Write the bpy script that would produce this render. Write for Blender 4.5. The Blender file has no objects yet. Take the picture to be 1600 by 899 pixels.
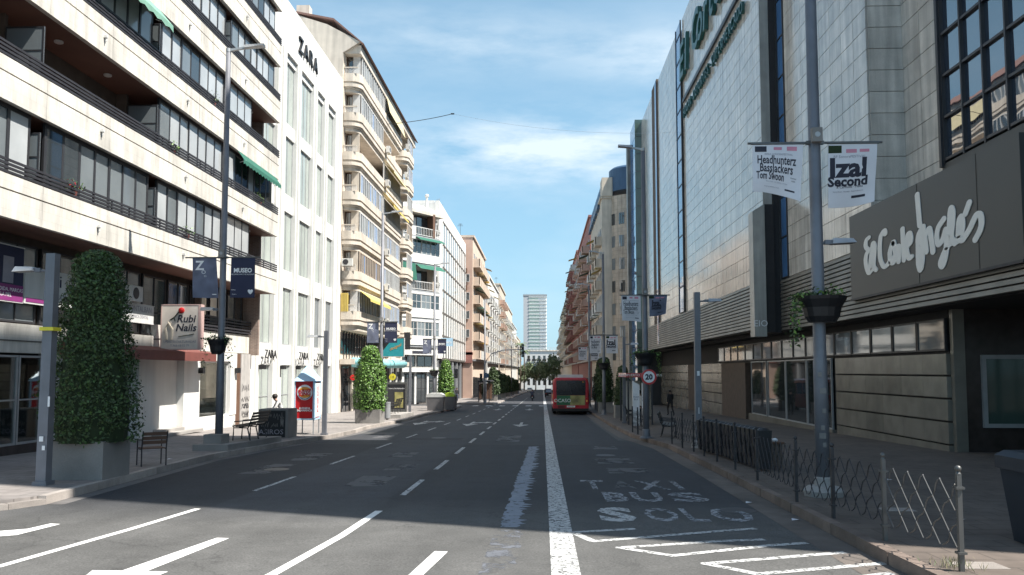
import bpy, math, random
from mathutils import Vector, noise
rnd = random.Random(7)
S = bpy.context.scene
COL = S.collection
R = math.radians
# ------------------------------------------------------------------ camera, sky, sun, exposure
PITCH = math.atan(91/1280.0)
cam = bpy.data.cameras.new('camera')
cam.sensor_width = 36.0; cam.lens = 28.8; cam.clip_end = 6000; cam.clip_start = 0.05
cam.shift_y = 39.5/1600
co = bpy.data.objects.new('camera', cam); COL.objects.link(co)
co.location = (0, 0, 2.1)
co.rotation_euler = (R(90)+PITCH, 0, R(2.142))
S.camera = co
SUN_EL, SUN_DX, SUN_DY = R(55.3), -.939, .344      # where the light travels (level part)
W_ = bpy.data.worlds.new('World'); S.world = W_; W_.use_nodes = True
nt = W_.node_tree; nt.nodes.clear()
N = nt.nodes.new; LK = nt.links.new
out = N('ShaderNodeOutputWorld'); bg = N('ShaderNodeBackground'); sky = N('ShaderNodeTexSky')
sky.sky_type = 'NISHITA'; sky.sun_disc = False; sky.sun_elevation = SUN_EL
sky.sun_rotation = math.atan2(-SUN_DX, -SUN_DY)     # azimuth of the sun, clockwise from +Y
sky.altitude = 0; sky.air_density = 1.0; sky.dust_density = .6; sky.ozone_density = 1.2
bg.inputs[1].default_value = 0.07
tc = N('ShaderNodeTexCoord'); mp = N('ShaderNodeMapping'); mp.inputs['Scale'].default_value = (1.0, 1.0, 3.6)
mp.inputs['Rotation'].default_value = (R(8), R(-14), R(10))
n1 = N('ShaderNodeTexNoise'); n1.inputs['Scale'].default_value = 2.4; n1.inputs['Detail'].default_value = 7; n1.inputs['Roughness'].default_value = .55
n1.inputs['Distortion'].default_value = .5
r1 = N('ShaderNodeValToRGB'); r1.color_ramp.elements[0].position = .46; r1.color_ramp.elements[1].position = .80
r1.color_ramp.elements[0].color = (0, 0, 0, 1); r1.color_ramp.elements[1].color = (.55, .55, .55, 1)
mix = N('ShaderNodeMixRGB'); mix.inputs[2].default_value = (6.2, 7.0, 7.6, 1)
hs = N('ShaderNodeMixRGB'); hs.blend_type = 'MULTIPLY'; hs.inputs[0].default_value = 1; hs.inputs[2].default_value = (1.2, 1.18, 1.1, 1)
LK(tc.outputs['Generated'], mp.inputs[0]); LK(mp.outputs[0], n1.inputs['Vector']); LK(n1.outputs[0], r1.inputs[0])
sx = N('ShaderNodeSeparateXYZ'); LK(tc.outputs['Generated'], sx.inputs[0])
mz = N('ShaderNodeMapRange'); mz.inputs[1].default_value = 0; mz.inputs[2].default_value = .85; mz.inputs[3].default_value = .72; mz.inputs[4].default_value = .1; LK(sx.outputs[2], mz.inputs[0])
pal = N('ShaderNodeMixRGB'); pal.inputs[2].default_value = (2.35, 4.8, 6.6, 1); LK(mz.outputs[0], pal.inputs[0])
def mth(op, x, y):
    q = N('ShaderNodeMath'); q.operation = op
    for i, v in enumerate((x, y)):
        if isinstance(v, (int, float)): q.inputs[i].default_value = v
        else: LK(v, q.inputs[i])
    return q.outputs[0]
def bank(cx, cz, wx, wz, amt):      # a soft bank of cloud in one part of the sky
    ex = mth('POWER', mth('ABSOLUTE', mth('DIVIDE', mth('SUBTRACT', sx.outputs[0], cx), wx), 0), 2); ez = mth('POWER', mth('ABSOLUTE', mth('DIVIDE', mth('SUBTRACT', sx.outputs[2], cz), wz), 0), 2)
    front = mth('GREATER_THAN', sx.outputs[1], 0)
    return mth('MULTIPLY', mth('MULTIPLY', mth('POWER', 2.718, mth('MULTIPLY', mth('ADD', ex, ez), -1)), amt), front)
nb_ = N('ShaderNodeTexNoise'); nb_.inputs['Scale'].default_value = 7; nb_.inputs['Detail'].default_value = 8; nb_.inputs['Roughness'].default_value = .6; LK(mp.outputs[0], nb_.inputs['Vector'])
nbr = N('ShaderNodeMapRange'); nbr.inputs[1].default_value = .36; nbr.inputs[2].default_value = .62; LK(nb_.outputs[0], nbr.inputs[0])
bsum = mth('ADD', mth('ADD', bank(0, .262, .16, .038, 1.0), bank(.17, .36, .12, .03, .6)), bank(-.1, .38, .16, .03, .35))
cl = mth('MINIMUM', mth('ADD', mth('MULTIPLY', r1.outputs[0], .5), mth('MULTIPLY', bsum, nbr.outputs[0])), .85)
LK(cl, mix.inputs[0]); LK(sky.outputs[0], hs.inputs[1]); LK(hs.outputs[0], pal.inputs[1]); LK(pal.outputs[0], mix.inputs[1]); LK(mix.outputs[0], bg.inputs[0]); LK(bg.outputs[0], out.inputs[0])
sl = bpy.data.lights.new('sun', 'SUN'); sl.energy = 4.7; sl.angle = R(.5); sl.color = (1, .955, .88)
so = bpy.data.objects.new('sun', sl); COL.objects.link(so); so.location = (30, -20, 60)
ce = math.cos(SUN_EL)
so.rotation_euler = Vector((SUN_DX*ce, SUN_DY*ce, -math.sin(SUN_EL))).to_track_quat('-Z', 'Y').to_euler()
S.view_settings.view_transform = 'Standard'; S.view_settings.look = 'None'
S.view_settings.exposure = 1.12; S.view_settings.gamma = 1
# ------------------------------------------------------------------ helpers
def gz(y): return -.018*max(-80., min(700., y))

class MB:
    def __init__(s): s.v = []; s.f = []; s.m = []; s.mi = 0
    def add(s, vs, fs):
        b = len(s.v); s.v += [tuple(p) for p in vs]
        for f in fs: s.f.append([b+i for i in f]); s.m.append(s.mi)
        return s
    def hexa(s, p): return s.add(p, [(0,3,2,1),(4,5,6,7),(0,1,5,4),(1,2,6,5),(2,3,7,6),(3,0,4,7)])
    def box(s, x0, y0, z0, x1, y1, z1):
        return s.hexa([(x0,y0,z0),(x1,y0,z0),(x1,y1,z0),(x0,y1,z0),(x0,y0,z1),(x1,y0,z1),(x1,y1,z1),(x0,y1,z1)])
    def cbox(s, cx, cy, cz, w, d, h): return s.box(cx-w/2, cy-d/2, cz-h/2, cx+w/2, cy+d/2, cz+h/2)
    def ob(s, P, u, n, a0, a1, z0, z1, d0, d1):
        def q(a, d, z): return (P[0]+u[0]*a+n[0]*d, P[1]+u[1]*a+n[1]*d, z)
        return s.hexa([q(a0,d0,z0),q(a1,d0,z0),q(a1,d1,z0),q(a0,d1,z0),q(a0,d0,z1),q(a1,d0,z1),q(a1,d1,z1),q(a0,d1,z1)])
    def poly(s, pts): return s.add(pts, [tuple(range(len(pts)))])
    def prism(s, pts, z0, z1):
        n = len(pts)
        vs = [(x,y,z0) for x,y in pts]+[(x,y,z1) for x,y in pts]
        return s.add(vs, [tuple(range(n-1,-1,-1)), tuple(range(n,2*n))]+[(i,(i+1)%n,n+(i+1)%n,n+i) for i in range(n)])
    def vprism(s, pts, u, n, P, d0, d1):      # outline in a vertical plane (a along u, z), pushed along n
        def q(a, z, d): return (P[0]+u[0]*a+n[0]*d, P[1]+u[1]*a+n[1]*d, P[2]+z)
        k = len(pts); vs = [q(a,z,d0) for a,z in pts]+[q(a,z,d1) for a,z in pts]
        return s.add(vs, [tuple(range(k-1,-1,-1)), tuple(range(k,2*k))]+[(i,(i+1)%k,k+(i+1)%k,k+i) for i in range(k)])
    def tube(s, pts, r, n=6, caps=True):
        pts = [Vector(p) for p in pts]; rs = r if isinstance(r, (list, tuple)) else [r]*len(pts)
        rings = []; b = len(s.v)
        for i, p in enumerate(pts):
            d = (pts[min(i+1,len(pts)-1)]-pts[max(i-1,0)])
            if d.length < 1e-9: d = Vector((0,0,1))
            d.normalize(); ref = Vector((0,0,1)) if abs(d.z) < .9 else Vector((1,0,0))
            a = d.cross(ref).normalized(); c = d.cross(a)
            for k in range(n):
                t = 2*math.pi*(k+.5)/n; s.v.append(tuple(p+(a*math.cos(t)+c*math.sin(t))*rs[i]))
        for i in range(len(pts)-1):
            for k in range(n):
                k2 = (k+1) % n
                s.f.append([b+i*n+k, b+i*n+k2, b+(i+1)*n+k2, b+(i+1)*n+k]); s.m.append(s.mi)
        if caps:
            s.f.append([b+k for k in range(n)][::-1]); s.m.append(s.mi)
            s.f.append([b+(len(pts)-1)*n+k for k in range(n)]); s.m.append(s.mi)
        return s
    def cyl(s, p0, p1, r0, r1=None, n=10): return s.tube([p0, p1], [r0, r0 if r1 is None else r1], n)
    def lathe(s, c, prof, n=16):
        b = len(s.v); k = len(prof)
        for r, z in prof:
            for i in range(n):
                t = 2*math.pi*i/n; s.v.append((c[0]+r*math.cos(t), c[1]+r*math.sin(t), c[2]+z))
        for j in range(k-1):
            for i in range(n):
                i2 = (i+1) % n; s.f.append([b+j*n+i, b+j*n+i2, b+(j+1)*n+i2, b+(j+1)*n+i]); s.m.append(s.mi)
        s.f.append([b+i for i in range(n)][::-1]); s.m.append(s.mi)
        s.f.append([b+(k-1)*n+i for i in range(n)]); s.m.append(s.mi)
        return s
    def ball(s, c, r, n=10, k=6, sz=1.):
        return s.lathe(c, [(max(.001, r*math.sin(math.pi*j/k)), -r*sz*math.cos(math.pi*j/k)) for j in range(k+1)], n)
    def slab(s, poly, hb, ht):                # plan outline laid on the sloping street
        n = len(poly); vs = [(x,y,gz(y)+hb) for x,y in poly]+[(x,y,gz(y)+ht) for x,y in poly]
        return s.add(vs, [tuple(range(n-1,-1,-1)), tuple(range(n,2*n))]+[(i,(i+1)%n,n+(i+1)%n,n+i) for i in range(n)])
    def sheet(s, poly, h): return s.add([(x,y,gz(y)+h) for x,y in poly], [tuple(range(len(poly)))])
    def mesh(s, name, mat, o=(0,0,0), smooth=False):
        me = bpy.data.meshes.new(name)
        me.from_pydata([(x-o[0], y-o[1], z-o[2]) for x,y,z in s.v], [], s.f)
        for q in (mat if isinstance(mat, (list, tuple)) else [mat]): me.materials.append(q)
        if isinstance(mat, (list, tuple)): me.polygons.foreach_set('material_index', s.m)
        if smooth: me.polygons.foreach_set('use_smooth', [True]*len(me.polygons))
        me.update()
        return me

WO = {}
def W(o): return WO.get(o.name, (0., 0., 0.)) if o else (0., 0., 0.)
def tagit(o, label=None, cat=None, group=None, kind=None):
    for k, v in (('label', label), ('category', cat), ('group', group), ('kind', kind)):
        if v: o[k] = v
    return o
def thing(name, label, cat, loc=(0,0,0), group=None, rz=0):
    o = bpy.data.objects.new(name, None); COL.objects.link(o); o.empty_display_size = .2
    o.location = loc; o.rotation_euler = (0, 0, rz); WO[o.name] = tuple(loc)
    return tagit(o, label, cat, group)
def struct(name, loc=(0,0,0)):
    o = bpy.data.objects.new(name, None); COL.objects.link(o); o.location = loc; WO[o.name] = tuple(loc); o['kind'] = 'structure'; return o
def part(name, m, mat, parent, smooth=False, local=False, kind=None, label=None):
    off = (0,0,0) if local else W(parent)
    o = bpy.data.objects.new(name, m.mesh(name, mat, off, smooth)); COL.objects.link(o); o.parent = parent
    WO[o.name] = W(parent)
    return tagit(o, label, None, None, kind)
def solo(name, m, mat, label, cat, base, group=None, kind=None, smooth=False):
    o = bpy.data.objects.new(name, m.mesh(name, mat, base, smooth)); COL.objects.link(o); o.location = base; WO[o.name] = tuple(base)
    return tagit(o, label, cat, group, kind)
def inst(me, name, parent, loc, rz=0., local=False, rot=None):
    o = bpy.data.objects.new(name, me); COL.objects.link(o); o.parent = parent
    w = (0,0,0) if local else W(parent)
    o.location = (loc[0]-w[0], loc[1]-w[1], loc[2]-w[2]); o.rotation_euler = rot or (0, 0, rz)
    WO[o.name] = tuple(loc) if not local else W(parent)
    return o
def copy_tree(o, parent=None):
    c = o.copy(); COL.objects.link(c); c.parent = parent
    for ch in o.children: copy_tree(ch, c)
    return c
def dup(root, loc, rz, label, group=None):
    c = copy_tree(root); c.location = loc; c.rotation_euler = (0, 0, rz); c['label'] = label
    if group: c['group'] = group
    WO[c.name] = tuple(loc)
    return c
def text_mb(body, size=1., ext=.0, bold=0., align='CENTER', space=1., shear=0., line=1.):
    cu = bpy.data.curves.new('lettering', 'FONT'); cu.body = body; cu.size = size; cu.extrude = ext; cu.offset = bold
    cu.align_x = align; cu.align_y = 'CENTER'; cu.resolution_u = 2; cu.space_character = space; cu.shear = shear; cu.space_line = line
    o = bpy.data.objects.new('lettering', cu)
    me = o.to_mesh(); m = MB()
    m.v = [tuple(v.co) for v in me.vertices]; m.f = [list(p.vertices) for p in me.polygons]; m.m = [0]*len(m.f)
    o.to_mesh_clear(); bpy.data.objects.remove(o); bpy.data.curves.remove(cu)
    return m
def lettering(name, parent, body, size, mat, O, u, up=(0,0,1), ext=.004, bold=0., sx=1., align='CENTER', space=1., shear=0., line=1., local=False, bend=None):
    m = text_mb(body, size, ext, bold, align, space, shear, line)
    u = Vector(u).normalized(); up = Vector(up).normalized(); n = u.cross(up); O = Vector(O)
    m.v = [tuple(O+u*(x*sx)+up*y+n*z+(Vector(bend(x*sx, y)) if bend else Vector((0,0,0)))) for x, y, z in m.v]
    return part(name, m, mat, parent, local=local)
# ------------------------------------------------------------------ materials
def mat(name, c, rough=.7, metal=0., var=.12, sc=3., fine=0., bump=0., bsc=60., spec=.5, rand=0., streak=0., dirt=0., coat=0.):
    ma = bpy.data.materials.new(name); ma.use_nodes = True
    t = ma.node_tree; b = t.nodes['Principled BSDF']; nn = t.nodes.new; ln = t.links.new
    b.inputs['Roughness'].default_value = rough; b.inputs['Metallic'].default_value = metal
    b.inputs['Specular IOR Level'].default_value = spec
    if coat: b.inputs['Coat Weight'].default_value = coat
    g = nn('ShaderNodeNewGeometry'); no = nn('ShaderNodeTexNoise'); no.inputs['Scale'].default_value = sc; no.inputs['Detail'].default_value = 5
    ln(g.outputs['Position'], no.inputs['Vector'])
    mr = nn('ShaderNodeMapRange'); mr.inputs[1].default_value = .25; mr.inputs[2].default_value = .75
    mr.inputs[3].default_value = 1-var; mr.inputs[4].default_value = 1+var; ln(no.outputs[0], mr.inputs[0])
    val = mr.outputs[0]
    def mul(a, bb):
        q = nn('ShaderNodeMath'); q.operation = 'MULTIPLY'; ln(a, q.inputs[0]); ln(bb, q.inputs[1]); return q.outputs[0]
    def layer(scale, amt, lo=.3, hi=.7, vscale=None):
        nz = nn('ShaderNodeTexNoise'); nz.inputs['Scale'].default_value = scale; nz.inputs['Detail'].default_value = 6
        if vscale:
            mm = nn('ShaderNodeMapping'); mm.inputs['Scale'].default_value = vscale; ln(g.outputs['Position'], mm.inputs[0]); ln(mm.outputs[0], nz.inputs['Vector'])
        else: ln(g.outputs['Position'], nz.inputs['Vector'])
        m2 = nn('ShaderNodeMapRange'); m2.inputs[1].default_value = lo; m2.inputs[2].default_value = hi; m2.inputs[3].default_value = 1-amt; m2.inputs[4].default_value = 1+amt*.4
        ln(nz.outputs[0], m2.inputs[0]); return m2.outputs[0]
    if fine: val = mul(val, layer(sc*25, fine))
    if streak: val = mul(val, layer(2.2, streak, .35, .65, (1.6, 1.6, .12)))
    if dirt: val = mul(val, layer(.6, dirt, .35, .6))
    if rand:
        oi = nn('ShaderNodeObjectInfo'); m3 = nn('ShaderNodeMapRange'); m3.inputs[3].default_value = 1-rand; m3.inputs[4].default_value = 1+rand
        ln(oi.outputs['Random'], m3.inputs[0]); val = mul(val, m3.outputs[0])
    vm = nn('ShaderNodeVectorMath'); vm.operation = 'SCALE'; vm.inputs[0].default_value = c; ln(val, vm.inputs['Scale']); ln(vm.outputs[0], b.inputs['Base Color'])
    if bump:
        nb = nn('ShaderNodeTexNoise'); nb.inputs['Scale'].default_value = bsc; nb.inputs['Detail'].default_value = 3; ln(g.outputs['Position'], nb.inputs['Vector'])
        bp = nn('ShaderNodeBump'); bp.inputs['Strength'].default_value = bump; bp.inputs['Distance'].default_value = .02
        ln(nb.outputs[0], bp.inputs['Height']); ln(bp.outputs[0], b.inputs['Normal'])
    return ma
def brickmat(name, c1, c2, mortar, bw, bh, ms, axis, rough=.8, off=.5, bump=.4, spec=.5):
    ma = bpy.data.materials.new(name); ma.use_nodes = True
    t = ma.node_tree; b = t.nodes['Principled BSDF']; nn = t.nodes.new; ln = t.links.new
    g = nn('ShaderNodeNewGeometry'); sp = nn('ShaderNodeSeparateXYZ'); cb = nn('ShaderNodeCombineXYZ'); ln(g.outputs['Position'], sp.inputs[0])
    ln(sp.outputs[axis[0]], cb.inputs[0]); ln(sp.outputs[axis[1]], cb.inputs[1])
    br = nn('ShaderNodeTexBrick'); br.offset = off; br.inputs['Scale'].default_value = 1; br.inputs['Brick Width'].default_value = bw; br.inputs['Row Height'].default_value = bh
    br.inputs['Mortar Size'].default_value = ms; br.inputs['Color1'].default_value = (*c1, 1); br.inputs['Color2'].default_value = (*c2, 1); br.inputs['Mortar'].default_value = (*mortar, 1)
    ln(cb.outputs[0], br.inputs['Vector'])
    no = nn('ShaderNodeTexNoise'); no.inputs['Scale'].default_value = .9; no.inputs['Detail'].default_value = 7; ln(g.outputs['Position'], no.inputs['Vector'])
    mr = nn('ShaderNodeMapRange'); mr.inputs[1].default_value = .3; mr.inputs[2].default_value = .7; mr.inputs[3].default_value = .78; mr.inputs[4].default_value = 1.12; ln(no.outputs[0], mr.inputs[0])
    mpp = nn('ShaderNodeMapping'); mpp.inputs['Scale'].default_value = (2.2, 2.2, .25); ln(g.outputs['Position'], mpp.inputs[0]); n5 = nn('ShaderNodeTexNoise'); n5.inputs['Scale'].default_value = 1.6; n5.inputs['Detail'].default_value = 7; ln(mpp.outputs[0], n5.inputs['Vector'])
    m5 = nn('ShaderNodeMapRange'); m5.inputs[1].default_value = .32; m5.inputs[2].default_value = .55; m5.inputs[3].default_value = .80; m5.inputs[4].default_value = 1.03; ln(n5.outputs[0], m5.inputs[0])
    q5 = nn('ShaderNodeMath'); q5.operation = 'MULTIPLY'; ln(mr.outputs[0], q5.inputs[0]); ln(m5.outputs[0], q5.inputs[1])
    vm = nn('ShaderNodeVectorMath'); vm.operation = 'SCALE'; ln(br.outputs[0], vm.inputs[0]); ln(q5.outputs[0], vm.inputs['Scale']); ln(vm.outputs[0], b.inputs['Base Color'])
    b.inputs['Roughness'].default_value = rough; b.inputs['Specular IOR Level'].default_value = spec
    bp = nn('ShaderNodeBump'); bp.inputs['Strength'].default_value = bump; bp.inputs['Distance'].default_value = .01; bp.invert = True
    ln(br.outputs['Fac'], bp.inputs['Height']); ln(bp.outputs[0], b.inputs['Normal'])
    return ma
def glassmat(name, c, rough=.03, spec=1., wave=0.):
    ma = mat(name, c, rough, 0, .15, .8, spec=spec)
    b = ma.node_tree.nodes['Principled BSDF']; b.inputs['IOR'].default_value = 1.7
    if wave:
        t = ma.node_tree; g = t.nodes.new('ShaderNodeNewGeometry'); no = t.nodes.new('ShaderNodeTexNoise'); no.inputs['Scale'].default_value = .75; no.inputs['Detail'].default_value = 1
        bp = t.nodes.new('ShaderNodeBump'); bp.inputs['Strength'].default_value = 1; bp.inputs['Distance'].default_value = wave
        t.links.new(g.outputs['Position'], no.inputs['Vector']); t.links.new(no.outputs[0], bp.inputs['Height']); t.links.new(bp.outputs[0], b.inputs['Normal'])
    return ma
def clearmat(name, tint=(.85,.92,.9), refl=.12):
    ma = bpy.data.materials.new(name); ma.use_nodes = True; t = ma.node_tree; t.nodes.clear(); nn = t.nodes.new
    o = nn('ShaderNodeOutputMaterial'); a = nn('ShaderNodeBsdfTransparent'); a.inputs[0].default_value = (*tint, 1)
    g = nn('ShaderNodeBsdfGlossy'); g.inputs['Roughness'].default_value = .02; mx = nn('ShaderNodeMixShader')
    lw = nn('ShaderNodeLayerWeight'); lw.inputs[0].default_value = .35; mr = nn('ShaderNodeMapRange'); mr.inputs[3].default_value = refl; mr.inputs[4].default_value = .9
    t.links.new(lw.outputs['Fresnel'], mr.inputs[0]); t.links.new(mr.outputs[0], mx.inputs[0]); t.links.new(a.outputs[0], mx.inputs[1]); t.links.new(g.outputs[0], mx.inputs[2]); t.links.new(mx.outputs[0], o.inputs[0])
    return ma
def paintmat(name, c, wear=.45, sc=9.):
    ma = mat(name, c, .75, 0, .12, 4, fine=.15)
    t = ma.node_tree; b = t.nodes['Principled BSDF']; o = [n for n in t.nodes if n.type == 'OUTPUT_MATERIAL'][0]
    g = t.nodes.new('ShaderNodeNewGeometry'); no = t.nodes.new('ShaderNodeTexNoise'); no.inputs['Scale'].default_value = sc; no.inputs['Detail'].default_value = 8; no.inputs['Roughness'].default_value = .7
    mr = t.nodes.new('ShaderNodeMapRange'); mr.inputs[1].default_value = wear-.05; mr.inputs[2].default_value = wear+.04
    tr = t.nodes.new('ShaderNodeBsdfTransparent'); mx = t.nodes.new('ShaderNodeMixShader')
    t.links.new(g.outputs['Position'], no.inputs['Vector']); t.links.new(no.outputs[0], mr.inputs[0]); t.links.new(mr.outputs[0], mx.inputs[0])
    t.links.new(tr.outputs[0], mx.inputs[1]); t.links.new(b.outputs[0], mx.inputs[2]); t.links.new(mx.outputs[0], o.inputs[0])
    return ma
K = {}
K['concrete'] = mat('concrete', (.34,.32,.30), .85, var=.12, sc=2, fine=.12, bump=.2, dirt=.2)
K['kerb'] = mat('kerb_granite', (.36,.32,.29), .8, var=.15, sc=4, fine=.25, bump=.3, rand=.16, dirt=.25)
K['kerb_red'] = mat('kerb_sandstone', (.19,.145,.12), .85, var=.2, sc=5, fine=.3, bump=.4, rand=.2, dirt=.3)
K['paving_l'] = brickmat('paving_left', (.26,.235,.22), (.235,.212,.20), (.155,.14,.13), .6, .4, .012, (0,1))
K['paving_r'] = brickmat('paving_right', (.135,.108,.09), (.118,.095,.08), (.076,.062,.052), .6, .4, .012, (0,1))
K['paint'] = paintmat('road_paint', (.80,.79,.76), .34)
K['paint_worn'] = paintmat('road_paint_worn', (.33,.34,.36), .49, 11)
K['paint_faint'] = paintmat('road_paint_faint', (.085,.085,.09), .46, 1.6)
K['paint_grain'] = paintmat('road_paint_grainy', (.52,.52,.51), .455, 15)
K['stain'] = paintmat('dried_spill', (.23,.255,.30), .40, 7)
K['stain_faint'] = paintmat('dried_spill_faint', (.125,.132,.15), .52, 2.5)
K['beige'] = brickmat('beige_tile', (.67,.64,.585), (.62,.59,.535), (.49,.465,.42), .045, .24, .003, (1,2), off=0, bump=.25)
K['beige_end'] = mat('beige_render', (.62,.55,.46), .8, var=.1, sc=2, streak=.15)
K['groove'] = mat('dark_groove', (.09,.08,.07), .9)
K['rail'] = mat('charcoal_rail', (.035,.034,.04), .55, metal=.2, var=.2)
K['soffit'] = mat('brown_soffit', (.16,.085,.065), .8, var=.12, sc=1)
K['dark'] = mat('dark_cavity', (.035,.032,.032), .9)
K['darkwall'] = mat('dark_brown_wall', (.10,.075,.06), .85, var=.2)
K['brick'] = brickmat('brown_brick', (.30,.22,.18), (.24,.17,.14), (.36,.32,.28), .24, .07, .008, (0,2))
K['frame'] = mat('dark_aluminium', (.05,.05,.055), .45, metal=.4)
K['whiteframe'] = mat('white_frame', (.60,.595,.58), .5)
K['greyframe'] = mat('grey_frame', (.36,.37,.38), .45, metal=.3)
K['glass'] = glassmat('window_glass', (.03,.036,.04))
K['glass_pale'] = glassmat('curtained_glass', (.42,.44,.45), .12, .6)
K['glass_mid'] = glassmat('smoky_glass', (.16,.18,.19), .05, .8)
K['glass_blue'] = glassmat('blue_mirror_glass', (.08,.20,.42), .03, 1.)  # base blue lifted to carry reflected sky in the store's slots
K['glass_green'] = glassmat('green_glass', (.06,.10,.085), .06, .8)
K['glass_mirror'] = glassmat('mirror_glass', (.02,.03,.05), .015, 1., wave=.0035)
K['glass_mirror'].node_tree.nodes['Principled BSDF'].inputs['IOR'].default_value = 2.3
K['clear'] = clearmat('shop_glass')
K['blind'] = mat('blind_cloth', (.66,.65,.62), .85, var=.1, sc=2, rand=.15)
K['white'] = mat('white_render', (.66,.655,.63), .75, var=.05, sc=1, streak=.07)
K['whitepanel'] = mat('white_panel', (.60,.605,.585), .6, var=.06, sc=.6, streak=.1)
K['paleglass'] = glassmat('pale_green_glass', (.38,.42,.39), .15, .6)
K['black'] = mat('black_paint', (.015,.015,.017), .45, var=.2)
K['cream'] = mat('cream_render', (.61,.545,.465), .85, var=.1, sc=1.5, streak=.14, dirt=.12)
K['creamdk'] = mat('cream_render_dark', (.50,.41,.33), .85, var=.12, sc=1.5, streak=.15)  # deeper cream tone of some frames and piers
K['ochre'] = mat('ochre_render', (.56,.49,.40), .85, var=.12, sc=1, streak=.15)
K['salmon'] = mat('salmon_brick', (.52,.36,.29), .85, var=.08, sc=1)
K['peach'] = mat('peach_render', (.58,.47,.38), .85, var=.08, sc=1)
K['roof'] = mat('eave_tile', (.21,.12,.10), .8)
K['redbrick'] = mat('dark_red_brick', (.30,.135,.115), .85, var=.15, sc=1)
K['bluetile'] = mat('blue_cladding', (.045,.095,.17), .5, var=.15, sc=1)
K['paleblue'] = mat('pale_blue_metal', (.42,.62,.78), .4)
K['green_aw'] = mat('green_awning', (.022,.12,.085), .85, var=.15)
K['green_pale'] = mat('faded_green_awning', (.17,.33,.26), .85, var=.15)
K['yellow_aw'] = mat('yellow_awning', (.62,.48,.14), .85, var=.1)
K['cream_aw'] = mat('cream_awning', (.58,.51,.32), .85, var=.1)
K['marble'] = mat('grey_marble', (.62,.58,.525), .13, var=.16, sc=1.3, fine=.10, rand=.11, streak=.24, spec=.75, dirt=.12)
K['marble_wall'] = mat('stone_backing', (.30,.29,.275), .6, var=.1)
K['louvre'] = mat('louvre_metal', (.20,.188,.165), .45, metal=.3, var=.12, sc=1.2, dirt=.2)
K['signpanel'] = mat('sign_panel', (.062,.064,.063), .4, metal=.0, spec=.3, var=.05, sc=.7)
K['signletter'] = mat('sign_letter', (.78,.77,.73), .5, var=.03)
K['fin'] = mat('fin_stone', (.36,.35,.32), .35, var=.15, sc=1.5, streak=.2)
K['teal'] = mat('teal_letter', (.015,.085,.08), .4)
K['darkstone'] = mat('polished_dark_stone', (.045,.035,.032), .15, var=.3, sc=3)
K['pole'] = mat('pole_paint', (.18,.185,.205), .5, metal=.25, var=.1, sc=4, dirt=.15)
K['polelt'] = mat('grey_pole', (.36,.37,.39), .5, metal=.3, var=.1)
K['silver'] = mat('galvanised_steel', (.13,.13,.127), .45, metal=.6, var=.1)
K['iron'] = mat('fence_iron', (.05,.047,.05), .5, metal=.4, var=.25, sc=9)
K['banner'] = mat('banner_white', (.72,.70,.72), .8, var=.05)
K['navy'] = mat('banner_navy', (.03,.035,.075), .8, var=.08)
K['slate'] = mat('banner_grey', (.15,.165,.23), .8, var=.35, sc=2.5)
K['ink'] = mat('ink', (.03,.03,.045), .8)
K['inkgrey'] = mat('grey_ink', (.30,.29,.33), .8)
K['rim'] = mat('pale_pink_rim', (.52,.36,.33), .6)
K['pink'] = mat('pink_ink', (.62,.25,.32), .8)
K['whiteink'] = mat('white_ink', (.85,.85,.85), .7)
K['red'] = mat('red_paint', (.55,.015,.02), .35, var=.08, coat=.3)
K['busred'] = mat('bus_red', (.42,.01,.02), .3, var=.08, coat=.4)
K['orange'] = mat('orange_print', (.8,.35,.05), .5)
K['yellow'] = mat('yellow_plastic', (.75,.65,.05), .4)
K['rubber'] = mat('rubber', (.02,.02,.02), .8)
K['planter'] = mat('planter_concrete', (.25,.235,.22), .85, var=.1, sc=2, fine=.1, bump=.2, dirt=.25)
K['soil'] = mat('soil', (.06,.045,.035), .95, bump=.5)
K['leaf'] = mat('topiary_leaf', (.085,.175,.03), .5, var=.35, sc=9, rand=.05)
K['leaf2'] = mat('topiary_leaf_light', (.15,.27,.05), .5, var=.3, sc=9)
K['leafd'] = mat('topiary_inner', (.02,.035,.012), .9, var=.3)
K['leaf_shade'] = mat('shaded_leaf', (.032,.058,.014), .6, var=.35, sc=8)  # topiary leaf with shade put into its colour, for trees out of the sun
K['bark'] = mat('bark', (.12,.09,.065), .9, bump=.5)
K['skin'] = mat('skin', (.45,.27,.20), .6)
K['hair'] = mat('dark_hair', (.02,.015,.012), .6)
K['tshirt'] = mat('pale_tshirt', (.62,.60,.58), .85)
K['jeans'] = mat('dark_trousers', (.05,.06,.10), .85)
K['coat'] = mat('black_coat', (.02,.02,.023), .85)
K['bin'] = mat('bin_plastic', (.014,.022,.034), .5)
K['cont'] = mat('container_grey', (.14,.135,.14), .6)
K['lid'] = mat('container_lid', (.55,.55,.53), .5)
K['limelid'] = mat('lime_lid', (.45,.62,.05), .5)
K['maroon'] = mat('maroon_awning', (.17,.055,.045), .7)
K['rubi'] = mat('lightbox_cream', (.62,.56,.50), .5)
K['purple'] = mat('purple_print', (.22,.03,.16), .6)
K['lamp'] = mat('lamp_head_grey', (.42,.43,.44), .4, metal=.4)
K['cyan'] = mat('teal_print', (.02,.28,.32), .5)
K['aqua'] = mat('aqua_cloth', (.25,.55,.58), .7, var=.25, sc=3)
K['brown'] = mat('brown_wood', (.13,.07,.045), .7)
K['plate'] = mat('number_plate', (.75,.75,.72), .5)
K['greenad'] = mat('green_print', (.03,.12,.05), .5, var=.3)
K['scene_print'] = mat('landscape_print', (.30,.27,.10), .5, var=.6, sc=1.8)
K['lens_red'] = mat('red_lens', (.5,.02,.02), .2)
K['tower'] = mat('pale_tower_panel', (.78,.80,.80), .6)
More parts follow.
